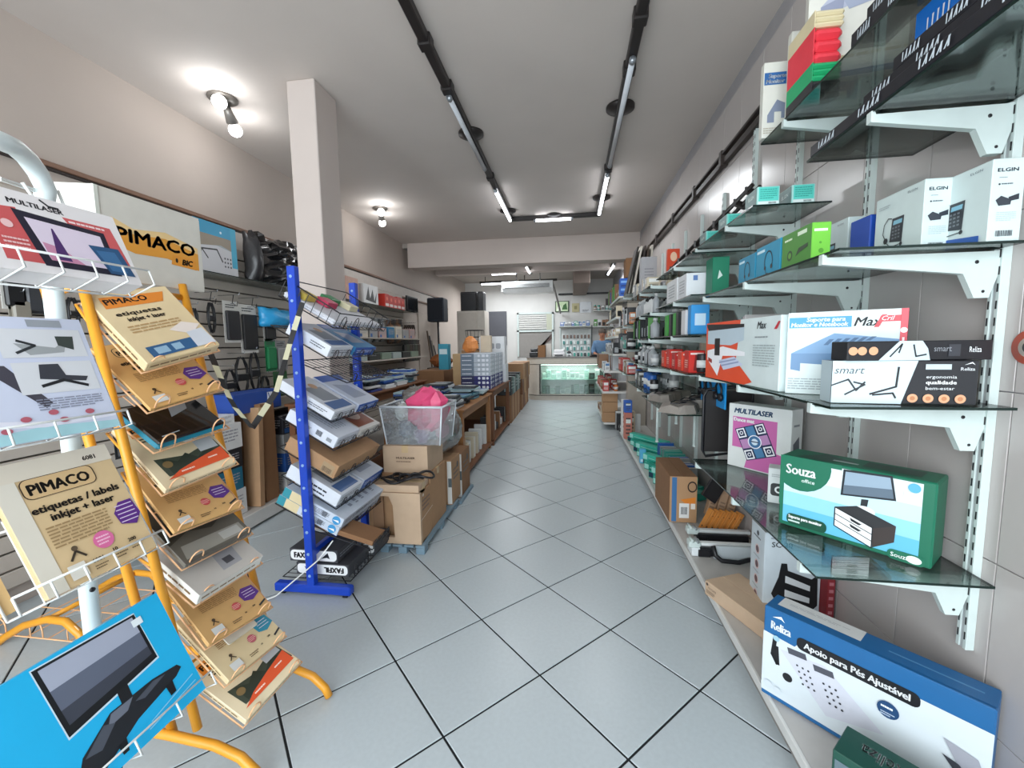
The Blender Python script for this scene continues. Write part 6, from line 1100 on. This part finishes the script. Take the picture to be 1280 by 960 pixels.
# ---------------------------------------------------------------- farther left wall
o = MB().box((XS, 4.75, 1.975), (-2.72, 7.1, 1.982), GLASS, 0, em=GLASS_EDGE).build('glass_shelf', origin=(-2.85, 5.9, 1.975)); tag(o, 'clear glass shelf on the slatted wall beyond the pillar', 'shelf')
carton('white_pattern_box', 'white box with black pattern on the far slat wall shelf', 'box', (-2.9, 5.4, 1.984), (.12, .42, .27), 'D8D8D8', style='tuck', art={'R': [('p', [(.1,.2),(.3,.9),(.4,.3),(.6,.8),(.7,.2),(.9,.7),(.8,.1)], '2A2A2C')]})
carton('pale_box', 'pale red-topped box leaning by the pillar on the far shelf', 'box', (-2.9, 4.95, 1.984), (.12, .3, .3), 'C8A090', style='tuck')
for i in range(5): carton('red_box', 'bright red box, %s on the far slat wall shelf' % ordn(i), 'box', (-2.88, 6.0+.15*i, 1.984), (.12, .145, .20-.01*(i % 3)), 'B82A1C', style='tuck', group='red boxes on the far shelf', art={'R': [('r', .1, .1, .9, .3, 'E0D0CC'), ('c', .5, .65, .15, 'E05A3C')]})
def scr(label, y, z, w, h):
    r = root('flat_screen', (-2.80, y, z), label, 'screen'); MB().box((-2.83, y, z), (-2.79, y+w, z+h), BLACK, .006).build('casing', r); MB().box((-2.79, y+.02, z+.02), (-2.787, y+w-.02, z+h-.02), M('1A1D22', .15)).build('screen_face', r); MB().box((-2.9, y+w*.4, z-.02), (-2.74, y+w*.6, z), BLACK, .004).build('stand', r)
scr('black screen with rounded foot on the far slat wall shelf', 6.95, 2.004, .5, .26)
r = root('loudspeaker_stand', (-2.5, 7.7, 0), 'thin black tripod stand under the dark loudspeaker', 'stand')
MB().cyl((-2.5, 7.7, .35), (-2.5, 7.7, 1.84), .018, BLACK, n=10).build('pole', r)
MB().cyl((-2.5, 7.7, 1.1), (-2.5, 7.7, 1.2), .03, BLACK, n=10).build('collar', r)
for k in range(3): a = 2.1*k+.4; MB().cyl((-2.5, 7.7, .75), (-2.5+.16*math.cos(a), 7.7+.16*math.sin(a), .01), .012, BLACK, n=8).build('leg', r)
r = root('loudspeaker', (-2.5, 7.7, 1.84), 'dark blue-black loudspeaker on a thin tripod', 'speaker'); MB().box((-2.66, 7.55, 1.84), (-2.34, 7.85, 2.28), M('1B2330', .5), .02).build('cabinet', r); MB().box((-2.64, 7.542, 1.87), (-2.36, 7.552, 2.25), M('12161E', .9), .004).build('grille', r)
far_h = [(447, 405, 'pack', '1E4A34', .16, .3, 'dark green tall pack beside the far post of the blue rack')]
for i in range(6): far_h.append((461+i*3.2, 402, 'pack', ['C8C8C8', '2A2A2C', '9A9A9C'][i % 3], .11, .30, '%s narrow pack, place %s of the upper hanging row beyond the pillar' % (['pale', 'black', 'grey'][i % 3], ordn(i))))
for i in range(6): far_h.append((485+i*3.0, 403, 'pack', ['5A3A28', '8A5A34', '2A2420'][i % 3], .14, .34, '%s hanging pack, place %s right after the narrow ones' % (['brown', 'copper', 'dark'][i % 3], ordn(i)) if False else '%s hanging pack, place %s after the narrow ones' % (['brown', 'copper', 'dark'][i % 3], ordn(i))))
for i in range(5): far_h.append((506+i*2.6, 406, 'coil', '3A2E28', .18, .26, 'dark coiled strap, place %s of the far hanging row' % ordn(i)))
for i in range(6): far_h.append((505+i*3.4, 428, 'pack', ['1A1C1E', '2A3A2C', '3A2A20'][i % 3], .16, .34, '%s pack, place %s of the lower hanging row' % (['black', 'deep green', 'umber'][i % 3], ordn(i))))
for a in far_h: hang(*a, grp='packs hanging beyond the pillar')
o = MB().box((XS, 4.6, 1.50), (-2.62, 7.1, 1.515), SLT, .002).build('board_shelf', origin=(-2.8, 5.9, 1.5)); tag(o, 'board shelf of boxes low on the far slatted wall', 'shelf')
for i in range(8): carton('accessory_box', '%s accessory box, place %s on the far board shelf' % (['teal', 'cream', 'grey', 'rose'][i % 4], ordn(i)), 'box', (-2.85, 4.7+.28*i, 1.517), (.2, .22, .14+.02*(i % 3)), ['1F6E96', 'C8C0B0', '9A9A98', 'B89A94'][i % 4], style='tuck', group='accessory boxes on the far board shelf', art={'R': wb})
o = MB().box((XS, 4.6, 1.20), (-2.5, 7.1, 1.215), SLT, .002).build('board_shelf', origin=(-2.8, 5.9, 1.2)); tag(o, 'lowest board shelf on the far slatted wall', 'shelf')
for i in range(6): carton('clear_case', '%s case, place %s on the lowest far board shelf' % (['silver', 'dark', 'sage'][i % 3], ordn(i)), 'case', (-2.85, 4.7+.36*i, 1.217), (.28, .3, .09), ['9AA6A4', '2C302E', '7A8A7A'][i % 3], style='tuck', group='cases on the lowest far board shelf')
DOORC = M('B9ADA2', .6, name='cream_board')
r = root('wall_boards', (XL+.02, 8.2, 0), 'two pale upright boards leaning flat on the wall beyond the slats', 'boards')
MB().box((XL+.005, 7.3, .0), (XL+.03, 8.0, 2.0), DOORC, .003).build('board', r); MB().box((XL+.005, 8.05, .0), (XL+.035, 8.75, 2.05), DOORC, .003).build('board', r)
for i in range(4): tag(MB().cyl((-2.75+.05*i, 8.3+.12*i, 0), (-2.95, 8.35+.12*i, 1.7-.1*i), .018, M(['5A4A3A', '3A3A3C', '8A8278', '2A2A2A'][i], .5), n=8).build('rod', origin=(-2.8, 8.3+.1*i, 0)), '%s rod leaning on the wall beyond the loudspeaker' % ['brown', 'charcoal', 'greige', 'black'][i], 'rod')
lump('brown_sack', 'orange-brown sack on the floor pile beyond the tables', (-2.35, 7.35, 1.12), (.2, .15, .13), M('8A4E24', .7, bump=.5), 50); carton('sack_carton', 'dark carton under the orange-brown sack', 'box', (-2.55, 7.15, 0), (.42, .35, 1.0), '3A3430')
# white cabinet with old monitors
CW = M('CFC8BE', .5, name='cream_cabinet')
r = root('tall_cabinet', (-2.2, 9.3, 0), 'tall cream cabinet with open side shelf at the rear', 'cabinet')
MB().box((-2.49, 9.0, 0), (-2.03, 9.5, 2.14), CW, .006).build('body', r); MB().box((-2.03, 9.0, 0), (-1.87, 9.02, 2.14), CW, .003).box((-1.885, 9.02, 0), (-1.87, 9.5, 2.14), CW, .003).build('end_panel', r)
for z in (.4, .9, 1.4, 1.8, 2.12): MB().box((-2.03, 9.02, z), (-1.885, 9.5, z+.02), CW, .002).build('shelf_board', r)
MB().box((-2.47, 8.985, .05), (-2.05, 9.0, 2.10), M('C6BEB4', .5), .004).build('door', r)
for i, (x, w) in enumerate(((-2.42, .36), (-2.03, .12))):
    r = root('old_monitor', (x+w/2, 9.2, 2.141), ['wide black monitor on the cream cabinet', 'narrow dark computer tower on the cream cabinet'][i], 'monitor'); MB().box((x, 9.08, 2.142), (x+w, 9.4, 2.56), BLACK, .015).build('casing', r); MB().box((x+.02, 9.075, 2.18), (x+w-.02, 9.082, 2.53), M('22262C', .2)).build('face_panel', r)

# ================================================================ THE COUNTER
CR = M('C9C2B6', .45, name='cream_counter'); CTOP = M('6E6A66', .35)
cn = root('counter', (-.15, 10.6, 0), 'curved cream shop counter with a lit glass display front', 'counter')
def cshape(xl, xr, yf, rad, yb, n=8):
    P = [(xr, yf)]; P += [(xl+rad-rad*math.sin(math.pi/2*k/n), yf+rad-rad*math.cos(math.pi/2*k/n)) for k in range(n+1)]; P += [(xl, yb), (xr, yb)]; return P
def slab(name, z0, z1, mat, inset=0.0, xl=-1.12, xr=.86, yf=10.25): 
    P = cshape(xl+inset, xr, yf+inset, .35, 10.95); return MB().prism([(x, y, z0) for x, y in reversed(P)], (0, 0, z1-z0), mat).build(name, cn)
slab('plinth', 0, .11, CR, .03); slab('plinth_line', .11, .135, BLACK, .05); slab('lower_board', .135, .15, CR, .0); slab('top_band', .90, 1.04, CR, .0); slab('band_line', .885, .90, M('4A4642', .5), .03); slab('worktop', 1.04, 1.06, CTOP, -.01)
P = cshape(-1.11, -.78, 10.26, .34, 10.9); MB().prism([(x, y, .15) for x, y in reversed(P)], (0, 0, .735), CR).build('curved_panel', cn)
MB().box((-.78, 10.26, .15), (-.755, 10.29, .885), BLACK).box((.83, 10.26, .15), (.855, 10.29, .885), BLACK).build('display_post', cn)
MB().box((-.755, 10.262, .15), (.83, 10.268, .885), GLASS).build('glass_front', cn); MB().box((-.755, 10.28, .51), (.83, 10.62, .518), M('9FC8BC', .1), 0).build('display_shelf', cn); MB().box((-.755, 10.66, .15), (.83, 10.68, .885), M('DCE6E2', .5)).build('display_back', cn)
MB().box((-.74, 10.30, .872), (.82, 10.32, .882), emis('display_strip', 'E8FFF4', 5.0)).build('light_strip', cn); area('display_glow', (.04, 10.33, .865), (1.5, .06), 7, (.94, 1, .98))
rr = random.Random(3)
for lev, z in ((0, .151), (1, .519)):
    x = -.72; nb = -1
    while x < .74:
        nb += 1; w = rr.uniform(.06, .13); h = rr.uniform(.09, .26); c_ = rr.choice(['DCE6E0', 'C8DCD4', 'A8C8BC', 'E4E8E4', '6A8A80', 'DDE4E4'] if x < .35 else ['2A2C2A', 'A8B8B0', '3A3430', 'D0D4D0'])
        carton('display_box', '%s box, %s pixel-wide place in the counter display' % ('', '') if False else '%s box in the %s row of the counter display, %s from the curved end' % ({'DCE6E0': 'mint-white', 'C8DCD4': 'pale mint', 'A8C8BC': 'mint', 'E4E8E4': 'white', '6A8A80': 'sage', 'DDE4E4': 'off-white', '2A2C2A': 'black', 'A8B8B0': 'grey-green', '3A3430': 'dark brown', 'D0D4D0': 'light grey'}[c_], ['lower', 'upper'][lev], ordn(nb)), 'box', (x, 10.36+rr.uniform(0, .08), z), (w, .10, h), c_, style='tuck', group='boxes in the counter display', art={'F': [('n', .15, .2, .85, .8, 4, '6A8A84')]}); x += w+.015
# things on the counter
carton('counter_carton', 'brown carton standing on the counter', 'box', (-.82, 10.42, 1.061), (.18, .3, .30), CARD_D); carton('counter_box', 'pale box behind the brown carton on the counter', 'box', (-.62, 10.55, 1.061), (.12, .25, .34), 'D2CCC4', style='tuck')
def machine(name, label, x, y, w, d, h, c1, c2, cat):
    r = root(name, (x+w/2, y+d/2, 1.061), label, cat); MB().box((x, y, 1.061), (x+w, y+d, 1.061+h*.6), M(c1, .4), .02).build('body', r); MB().box((x+.02, y+.08, 1.061+h*.6), (x+w-.02, y+d-.02, 1.061+h), M(c2, .4), .02).build('lid', r); MB().box((x+.05, y-.01, 1.09), (x+w-.05, y+.02, 1.12), BLACK, .004).build('paper_slot', r)
machine('printer', 'white desk printer on the counter beside the pale box', -.45, 10.4, .30, .35, .19, 'D8D8DA', 'E8E8EA', 'printer'); machine('card_terminal', 'small white terminal on the counter near the printer', -.12, 10.42, .14, .2, .14, 'D0D4D6', '2A2C30', 'terminal'); machine('dark_printer', 'black desk machine at the curved end of the counter', -1.05, 10.55, .22, .3, .22, '1E2024', '2A2C30', 'printer')
machine('cash_box', 'low dark box on the counter before the man', .45, 10.40, .34, .22, .05, '2A2624', '1E1C1C', 'box'); carton('tape_holder', 'small pale green pack on the counter before the man', 'pack', (.74, 10.36, 1.061), (.09, .08, .12), 'A8C0A8', style='tuck', art={'F': [('n', .1, .2, .9, .8, 2, '4A5A4C')]})

# ---------------------------------------------------------------- the man behind the counter
def skin_obj(name, verts, edges, radii, mat, parent=None, sub=2, rootv=0):
    me = bpy.data.meshes.new(name); me.from_pydata(verts, edges, []); o = bpy.data.objects.new(name, me); COL.objects.link(o)
    md = o.modifiers.new('Skin', 'SKIN'); md.use_smooth_shade = True
    for i, rd in enumerate(radii):
        sv = me.skin_vertices[0].data[i]; sv.radius = rd if isinstance(rd, tuple) else (rd, rd); sv.use_root = (i == rootv)
    ss = o.modifiers.new('Subdivision', 'SUBSURF'); ss.levels = sub; ss.render_levels = sub
    me.materials.append(mat)
    if parent: o.parent = parent
    return o
SKIN = M('A8745A', .55, name='skin'); SHIRT = M('5B7C9E', .7, var=.1, scale=20, bump=.3, name='blue_shirt'); HAIR = M('5A5048', .8, name='grey_hair')
man = root('person', (.80, 11.13, 0), 'grey-haired man in a blue shirt looking down behind the counter', 'person')
# local coordinates, standing, leaning slightly forward (towards -y)
bv = [(0,.04,.92),(0,.03,1.08),(0,0,1.26),(0,-.02,1.40),(0,-.045,1.49),(0,-.06,1.56),(0,-.075,1.64),(0,-.07,1.72),
      (-.17,0,1.39),(-.23,-.03,1.17),(-.16,-.22,1.10),(-.08,-.30,1.09), (.17,0,1.39),(.24,-.03,1.17),(.17,-.22,1.10),(.08,-.30,1.09),
      (-.09,.04,.86),(-.10,.02,.47),(-.10,.04,.08),(-.10,-.1,.035), (.09,.04,.86),(.10,.02,.47),(.10,.04,.08),(.10,-.1,.035)]
be = [(0,1),(1,2),(2,3),(3,4),(4,5),(5,6),(6,7),(3,8),(8,9),(9,10),(10,11),(3,12),(12,13),(13,14),(14,15),(0,16),(16,17),(17,18),(18,19),(0,20),(20,21),(21,22),(22,23)]
brd = [(.13,.10),(.13,.10),(.15,.10),(.13,.09),.055,.07,.085,.075,.055,.042,.034,.03,.055,.042,.034,.03,.085,.06,.045,.04,.085,.06,.045,.04]
skin_obj('body', bv, be, brd, SKIN, man)
skin_obj('shirt', bv[:4]+[bv[8], bv[9], (-.19,-.13,1.13), bv[12], bv[13], (.19,-.13,1.13), (0,-.03,1.47)], [(0,1),(1,2),(2,3),(3,4),(4,5),(5,6),(3,7),(7,8),(8,9),(3,10)], [(.17,.13),(.165,.13),(.19,.135),(.18,.125),.09,.065,.058,.09,.065,.058,.075], SHIRT, man)
skin_obj('trousers', [bv[0], bv[16], bv[17], bv[18], bv[20], bv[21], bv[22]], [(0,1),(1,2),(2,3),(0,4),(4,5),(5,6)], [(.15,.12),.10,.075,.06,.10,.075,.06], M('2A2C34', .8), man)
h = MB(); h.lathe((0, -.055, 1.655), [(.088, -.02), (.097, .03), (.092, .07), (.065, .105), (.02, .12)], HAIR, 14); h.build('hair', man, off=Vector((0,0,0)))
f = MB(); f.lathe((-.033, -.155, 1.645), [(.006, -.006), (.011, 0), (.006, .006)], BLACK, 8).lathe((.033, -.155, 1.645), [(.006, -.006), (.011, 0), (.006, .006)], BLACK, 8); f.build('eyes', man, off=Vector((0,0,0)))
f = MB(); f.box((-.012, -.178, 1.595), (.012, -.14, 1.635), SKIN, .008); f.build('nose', man, off=Vector((0,0,0))); f = MB(); f.box((-.026, -.158, 1.568), (.026, -.14, 1.576), M('7A4038', .6), .003); f.build('mouth', man, off=Vector((0,0,0)))
for s_ in (-1, 1): f = MB(); f.box((s_*.082-.008, -.09, 1.60), (s_*.082+.008, -.05, 1.66), SKIN, .007); f.build('ear', man, off=Vector((0,0,0)))
for s_ in (-1, 1):
    f = MB(); hx = s_*.08
    for q, (dx, L) in enumerate(((-.028, .055), (-.01, .068), (.009, .062), (.027, .05))): f.tube([(hx+dx, -.32, 1.09), (hx+dx*1.1, -.35, 1.085), (hx+dx*1.15, -.32-L, 1.07)], .0085, SKIN, 7, r2=.0065)
    f.tube([(hx-s_*.02, -.30, 1.09), (hx-s_*.05, -.325, 1.083), (hx-s_*.055, -.35, 1.075)], .0095, SKIN, 7, r2=.0075); f.build('fingers', man, off=Vector((0,0,0)))

# ================================================================ REAR WALL
def bw(px0, py0, px1, py1, y=11.97): a, b = at(px0, py1, y=y), at(px1, py0, y=y); return a.x, a.z, b.x, b.z
def flat(name, label, cat, px, th, col, items=None, y=11.99, fr=None):
    x0, z0, x1, z1 = bw(*px, y=y-th); o = MB().box((x0, y-th, z0), (x1, y, z1), M(fr or col, .5), .003).build(name, origin=((x0+x1)/2, y, z0)); tag(o, label, cat)
    m = MB(); ink(m, (x0, y-th, z0), (x1-x0, 0, 0), (0, 0, z1-z0), ([('r', .06, .06, .94, .94, col)] if fr else [])+(items or []), .002)
    if m.v: m.build('picture', o)
    return o
flat('landscape_picture', 'green and white framed picture on the rear wall', 'picture', (694, 376, 711, 390), .03, 'C8DCB4', [('p', [(.1,.1),(.5,.1),(.4,.6),(.2,.5)], 'E8F0E0'), ('p', [(.5,.2),(.9,.2),(.8,.8),(.6,.6)], '3A6A34')], fr='24402A'); flat('small_picture', 'small yellowish picture on the rear wall', 'picture', (715, 379, 724, 390), .02, 'B8B088', [('r', .3, .3, .7, .7, '8A8458')]); flat('calendar_sheet', 'white sheet pinned to the rear wall', 'sheet', (725, 377, 739, 391), .01, 'D8DCE0', [('n', .2, .1, .8, .3, 2, '4A4E54')])
flat('grey_board', 'plain grey board on the rear wall over the stacked goods', 'board', (607, 389, 633, 432), .03, '56575E')
o = MB().box((.0-.35, 11.93, at(700, 369, y=11.93).z), (1.05, 11.97, at(700, 369, y=11.93).z+.05), BLACK, .004).build('wall_pipe', origin=(.3, 11.95, 2.7)); tag(o, 'dark horizontal pipe high on the rear wall', 'pipe')
# stair opening with louvred panel
x0, z0, x1, z1 = bw(647, 390, 692, 446)
wd = tag(MB().box((x0, 11.95, z0), (x0+.05, 11.99, z1), WHITE).box((x1-.05, 11.95, z0), (x1, 11.99, z1), WHITE).box((x0, 11.95, z1-.05), (x1, 11.99, z1), WHITE).box((x0, 11.95, z1-.55), (x1, 11.99, z1-.50), WHITE).build('window_1', origin=((x0+x1)/2, 11.97, z0)), kind='structure')
woff = Vector(((x0+x1)/2, 11.97, z0))
for k in range(7): MB().box((x0+.05, 11.955, z1-.11-.06*k), (x1-.2, 11.975, z1-.07-.06*k), M('D4D4D0', .4), .003).build('louvre_slat', wd, off=woff)
MB().box((x1-.2, 11.955, z1-.5), (x1-.05, 11.98, z1-.05), M('B8BCA8', .5)).build('side_pane', wd, off=woff); MB().box((x0+.05, 11.98, z0), (x1-.05, 11.99, z1-.55), M('8E8A86', .7)).build('stair_recess', wd, off=woff)
MB().prism([(x0+.35, 11.97, z0), (x0+.55, 11.97, z0), (x1-.05, 11.97, z1-.6), (x1-.05, 11.97, z1-.75)], (0, .01, 0), M('5A4844', .6)).build('stair_stringer', wd, off=woff)
# pegboard of small packs
x0, z0, x1, z1 = bw(701, 411, 739, 446, 11.9)
pg = root('pegboard', ((x0+x1)/2, 11.92, z0), 'white pegboard behind the counter hung with small packs', 'pegboard'); MB().box((x0, 11.93, z0), (x1, 11.97, z1), M('D4DAD8', .5), .004).build('board', pg)
MB().box((x0-.03, 11.9, z0), (x0, 11.97, z1+.1), WHITE).build('side_post', pg); MB().box((x1, 11.9, z0), (x1+.03, 11.97, z1+.1), M('4A5050', .4)).build('side_post', pg)
for j in range(4):
    for i in range(8):
        x = x0+.05+(x1-x0-.1)*i/7.6; z = z1-.12-(z1-z0-.1)*j/4; c_ = [['5A463C', '8A6A58'], ['1F7A74', 'D8E0DE'], ['E0E4E4', '3A8A84'], ['2A3A3A', '4AA898']][j][i % 2]
        r = root('peg_pack', (x+.04, 11.9, z-.14), '%s small pack on the pegboard, %s row down, %s along' % ({'5A463C': 'brown', '8A6A58': 'light brown', '1F7A74': 'deep teal', 'D8E0DE': 'white', 'E0E4E4': 'bright white', '3A8A84': 'teal', '2A3A3A': 'dark', '4AA898': 'mint'}[c_], ordn(j), ordn(i)), 'pack', 'packs on the pegboard')
        MB().box((x, 11.91, z-.15), (x+.08, 11.914, z), M('E4E8E8' if c_ != 'E0E4E4' else 'B8C8C8', .4), .001).build('card', r); MB().box((x+.012, 11.885, z-.14), (x+.068, 11.91, z-.04), M(c_, .3), .008).build('blister', r)
# rear shelves with boxes
for k, (px, n_) in enumerate((((699, 407, 739, 409), 'above the pegboard'), ((741, 407, 790, 409), 'behind the man, lower'), ((741, 387, 790, 389), 'behind the man, upper'))):
    x0, z0, x1, z1 = bw(*px, 11.7); o = MB().box((x0, 11.65, z0), (x1, 11.98, z0+.025), M('C8CCC8', .4), .002).build('rear_shelf', origin=((x0+x1)/2, 11.8, z0)); tag(o, 'narrow rear wall shelf '+n_, 'shelf')
    row((x0+.03, 11.68), (x1, 11.68), z0+.026, [['box'], ['box', 'pack'], ['box', 'can']][k], [['blue', 'white', 'teal', 'silver'], ['red', 'brown', 'orange', 'white', 'green'], ['grey', 'teal', 'brown', 'black']][k], 'on the rear shelf '+n_, 90+k, 2, back=(0, .0) if False else (0, .12))
flat('framed_photo', 'dark framed picture with pale edge above the man', 'picture', (756, 372, 772, 387), .05, '3A2A2C', [('r', .4, .2, .6, .8, '8A7A78')], fr='C8C4C0')
# cupboard beside the man
r = root('side_rack', (1.06, 11.7, 0), 'grey shelf rack standing behind the man at the rear', 'rack')
for z in (.05, .45, .85, 1.25, 1.65): MB().box((.98, 11.45, z), (1.14, 11.95, z+.02), M('A8A49C', .5), .002).build('shelf_board', r)
for y in (11.45, 11.92): MB().box((.98, y, 0), (1.0, y+.03, 1.9), M('8A867E', .5)).box((1.12, y, 0), (1.14, y+.03, 1.9), M('8A867E', .5)).build('post', r)
row((1.0, 11.48), (1.0, 11.9), 1.27, ['box'], ['orange', 'brown', 'black'], 'on the side rack behind the man', 97); row((1.0, 11.48), (1.0, 11.9), .87, ['box'], ['grey', 'brown', 'cream'], 'low on the side rack behind the man', 98)
# ceiling-mounted air conditioner
ACW = M('DADCDC', .35, name='ac_casing'); a, b = at(628, 366, y=9.9), at(690, 350, y=9.9)
ac = root('air_conditioner', ((a.x+b.x)/2, 10.1, a.z), 'white wide air conditioner hanging under the rear ceiling', 'air conditioner')
MB().prism([(a.x, 9.9, a.z+.10), (a.x, 9.9, b.z), (a.x, 10.5, b.z), (a.x, 10.5, a.z+.02), (a.x, 10.05, a.z)], (b.x-a.x, 0, 0), ACW).build('casing', ac)
MB().box((a.x+.06, 9.885, a.z+.105), (b.x-.06, 9.9, a.z+.19), M('3A3E40', .5)).build('outlet', ac)
for k in range(4): MB().box((a.x+.06, 9.875, a.z+.115+.02*k), (b.x-.06, 9.89, a.z+.121+.02*k), ACW).build('vent_slat', ac)
for x in (a.x-.02, b.x): MB().box((x, 9.88, a.z+.02), (x+.02, 10.5, b.z), ACW, .005).build('end_cap', ac)
MB().cyl((a.x+.3, 10.2, b.z), (a.x+.3, 10.2, 3.17), .012, CHROME, n=6).cyl((b.x-.3, 10.2, b.z), (b.x-.3, 10.2, 3.17), .012, CHROME, n=6).build('hanger', ac)
tag(MB().tube([(b.x, 10.4, b.z-.02), (b.x+.05, 10.9, b.z-.2), (b.x+.12, 11.6, b.z-.5), (b.x+.14, 11.9, b.z-.62)], .025, M('8A8684', .6), 8).build('drain_pipe', origin=(b.x, 11, b.z-.4)), 'grey pipe running from the air conditioner down the rear wall', 'pipe')
# rear light tubes
for i, (p, q, z, lab, pw) in enumerate([((615, 343), (645, 342), 2.98, 'lit tube just behind the cross beam, long one', 26), ((602, 355.5), (629, 355), 2.98, 'lit tube on the bar before the air conditioner, farther from the shelves', 26), ((651, 353.5), (679, 352), 2.98, 'lit tube directly over the air conditioner', 26), ((657, 333), (662, 341), 2.98, 'stubby end-on tube beside the long rear one', 3), ((768, 331), (760, 343), 2.98, 'slanted lit tube over the counter by the shelves', 22), ((780, 345), (789, 344.5), 2.98, 'short lit tube close to the blue letter trays', 3)]):
    A, B = at(*p, z=z), at(*q, z=z); B.y = A.y if abs(p[1]-q[1]) < 3 else B.y
    B = Vector((B.x, B.y, z)); tube_fit('ceiling_tube', A, B, True, lab, pw); d = (B-A).normalized()
    tag(MB().box((-.05, -.03, 0), ((B-A).length+.35, .03, .05), TK, .004, T=Matrix.Translation(A+Vector((0, 0, .022))) @ d.to_track_quat('X', 'Z').to_matrix().to_4x4()).cyl(A+d*.1+Vector((0,0,.06)), A+d*.1+Vector((0,0,.2)), .01, TK, n=6).build('tube_bar', origin=A+Vector((0,0,.03))), 'black bar of the '+' '.join(lab.split()[:11]), 'light track')
for o in bpy.data.objects:
    if '_w' in o: del o['_w']
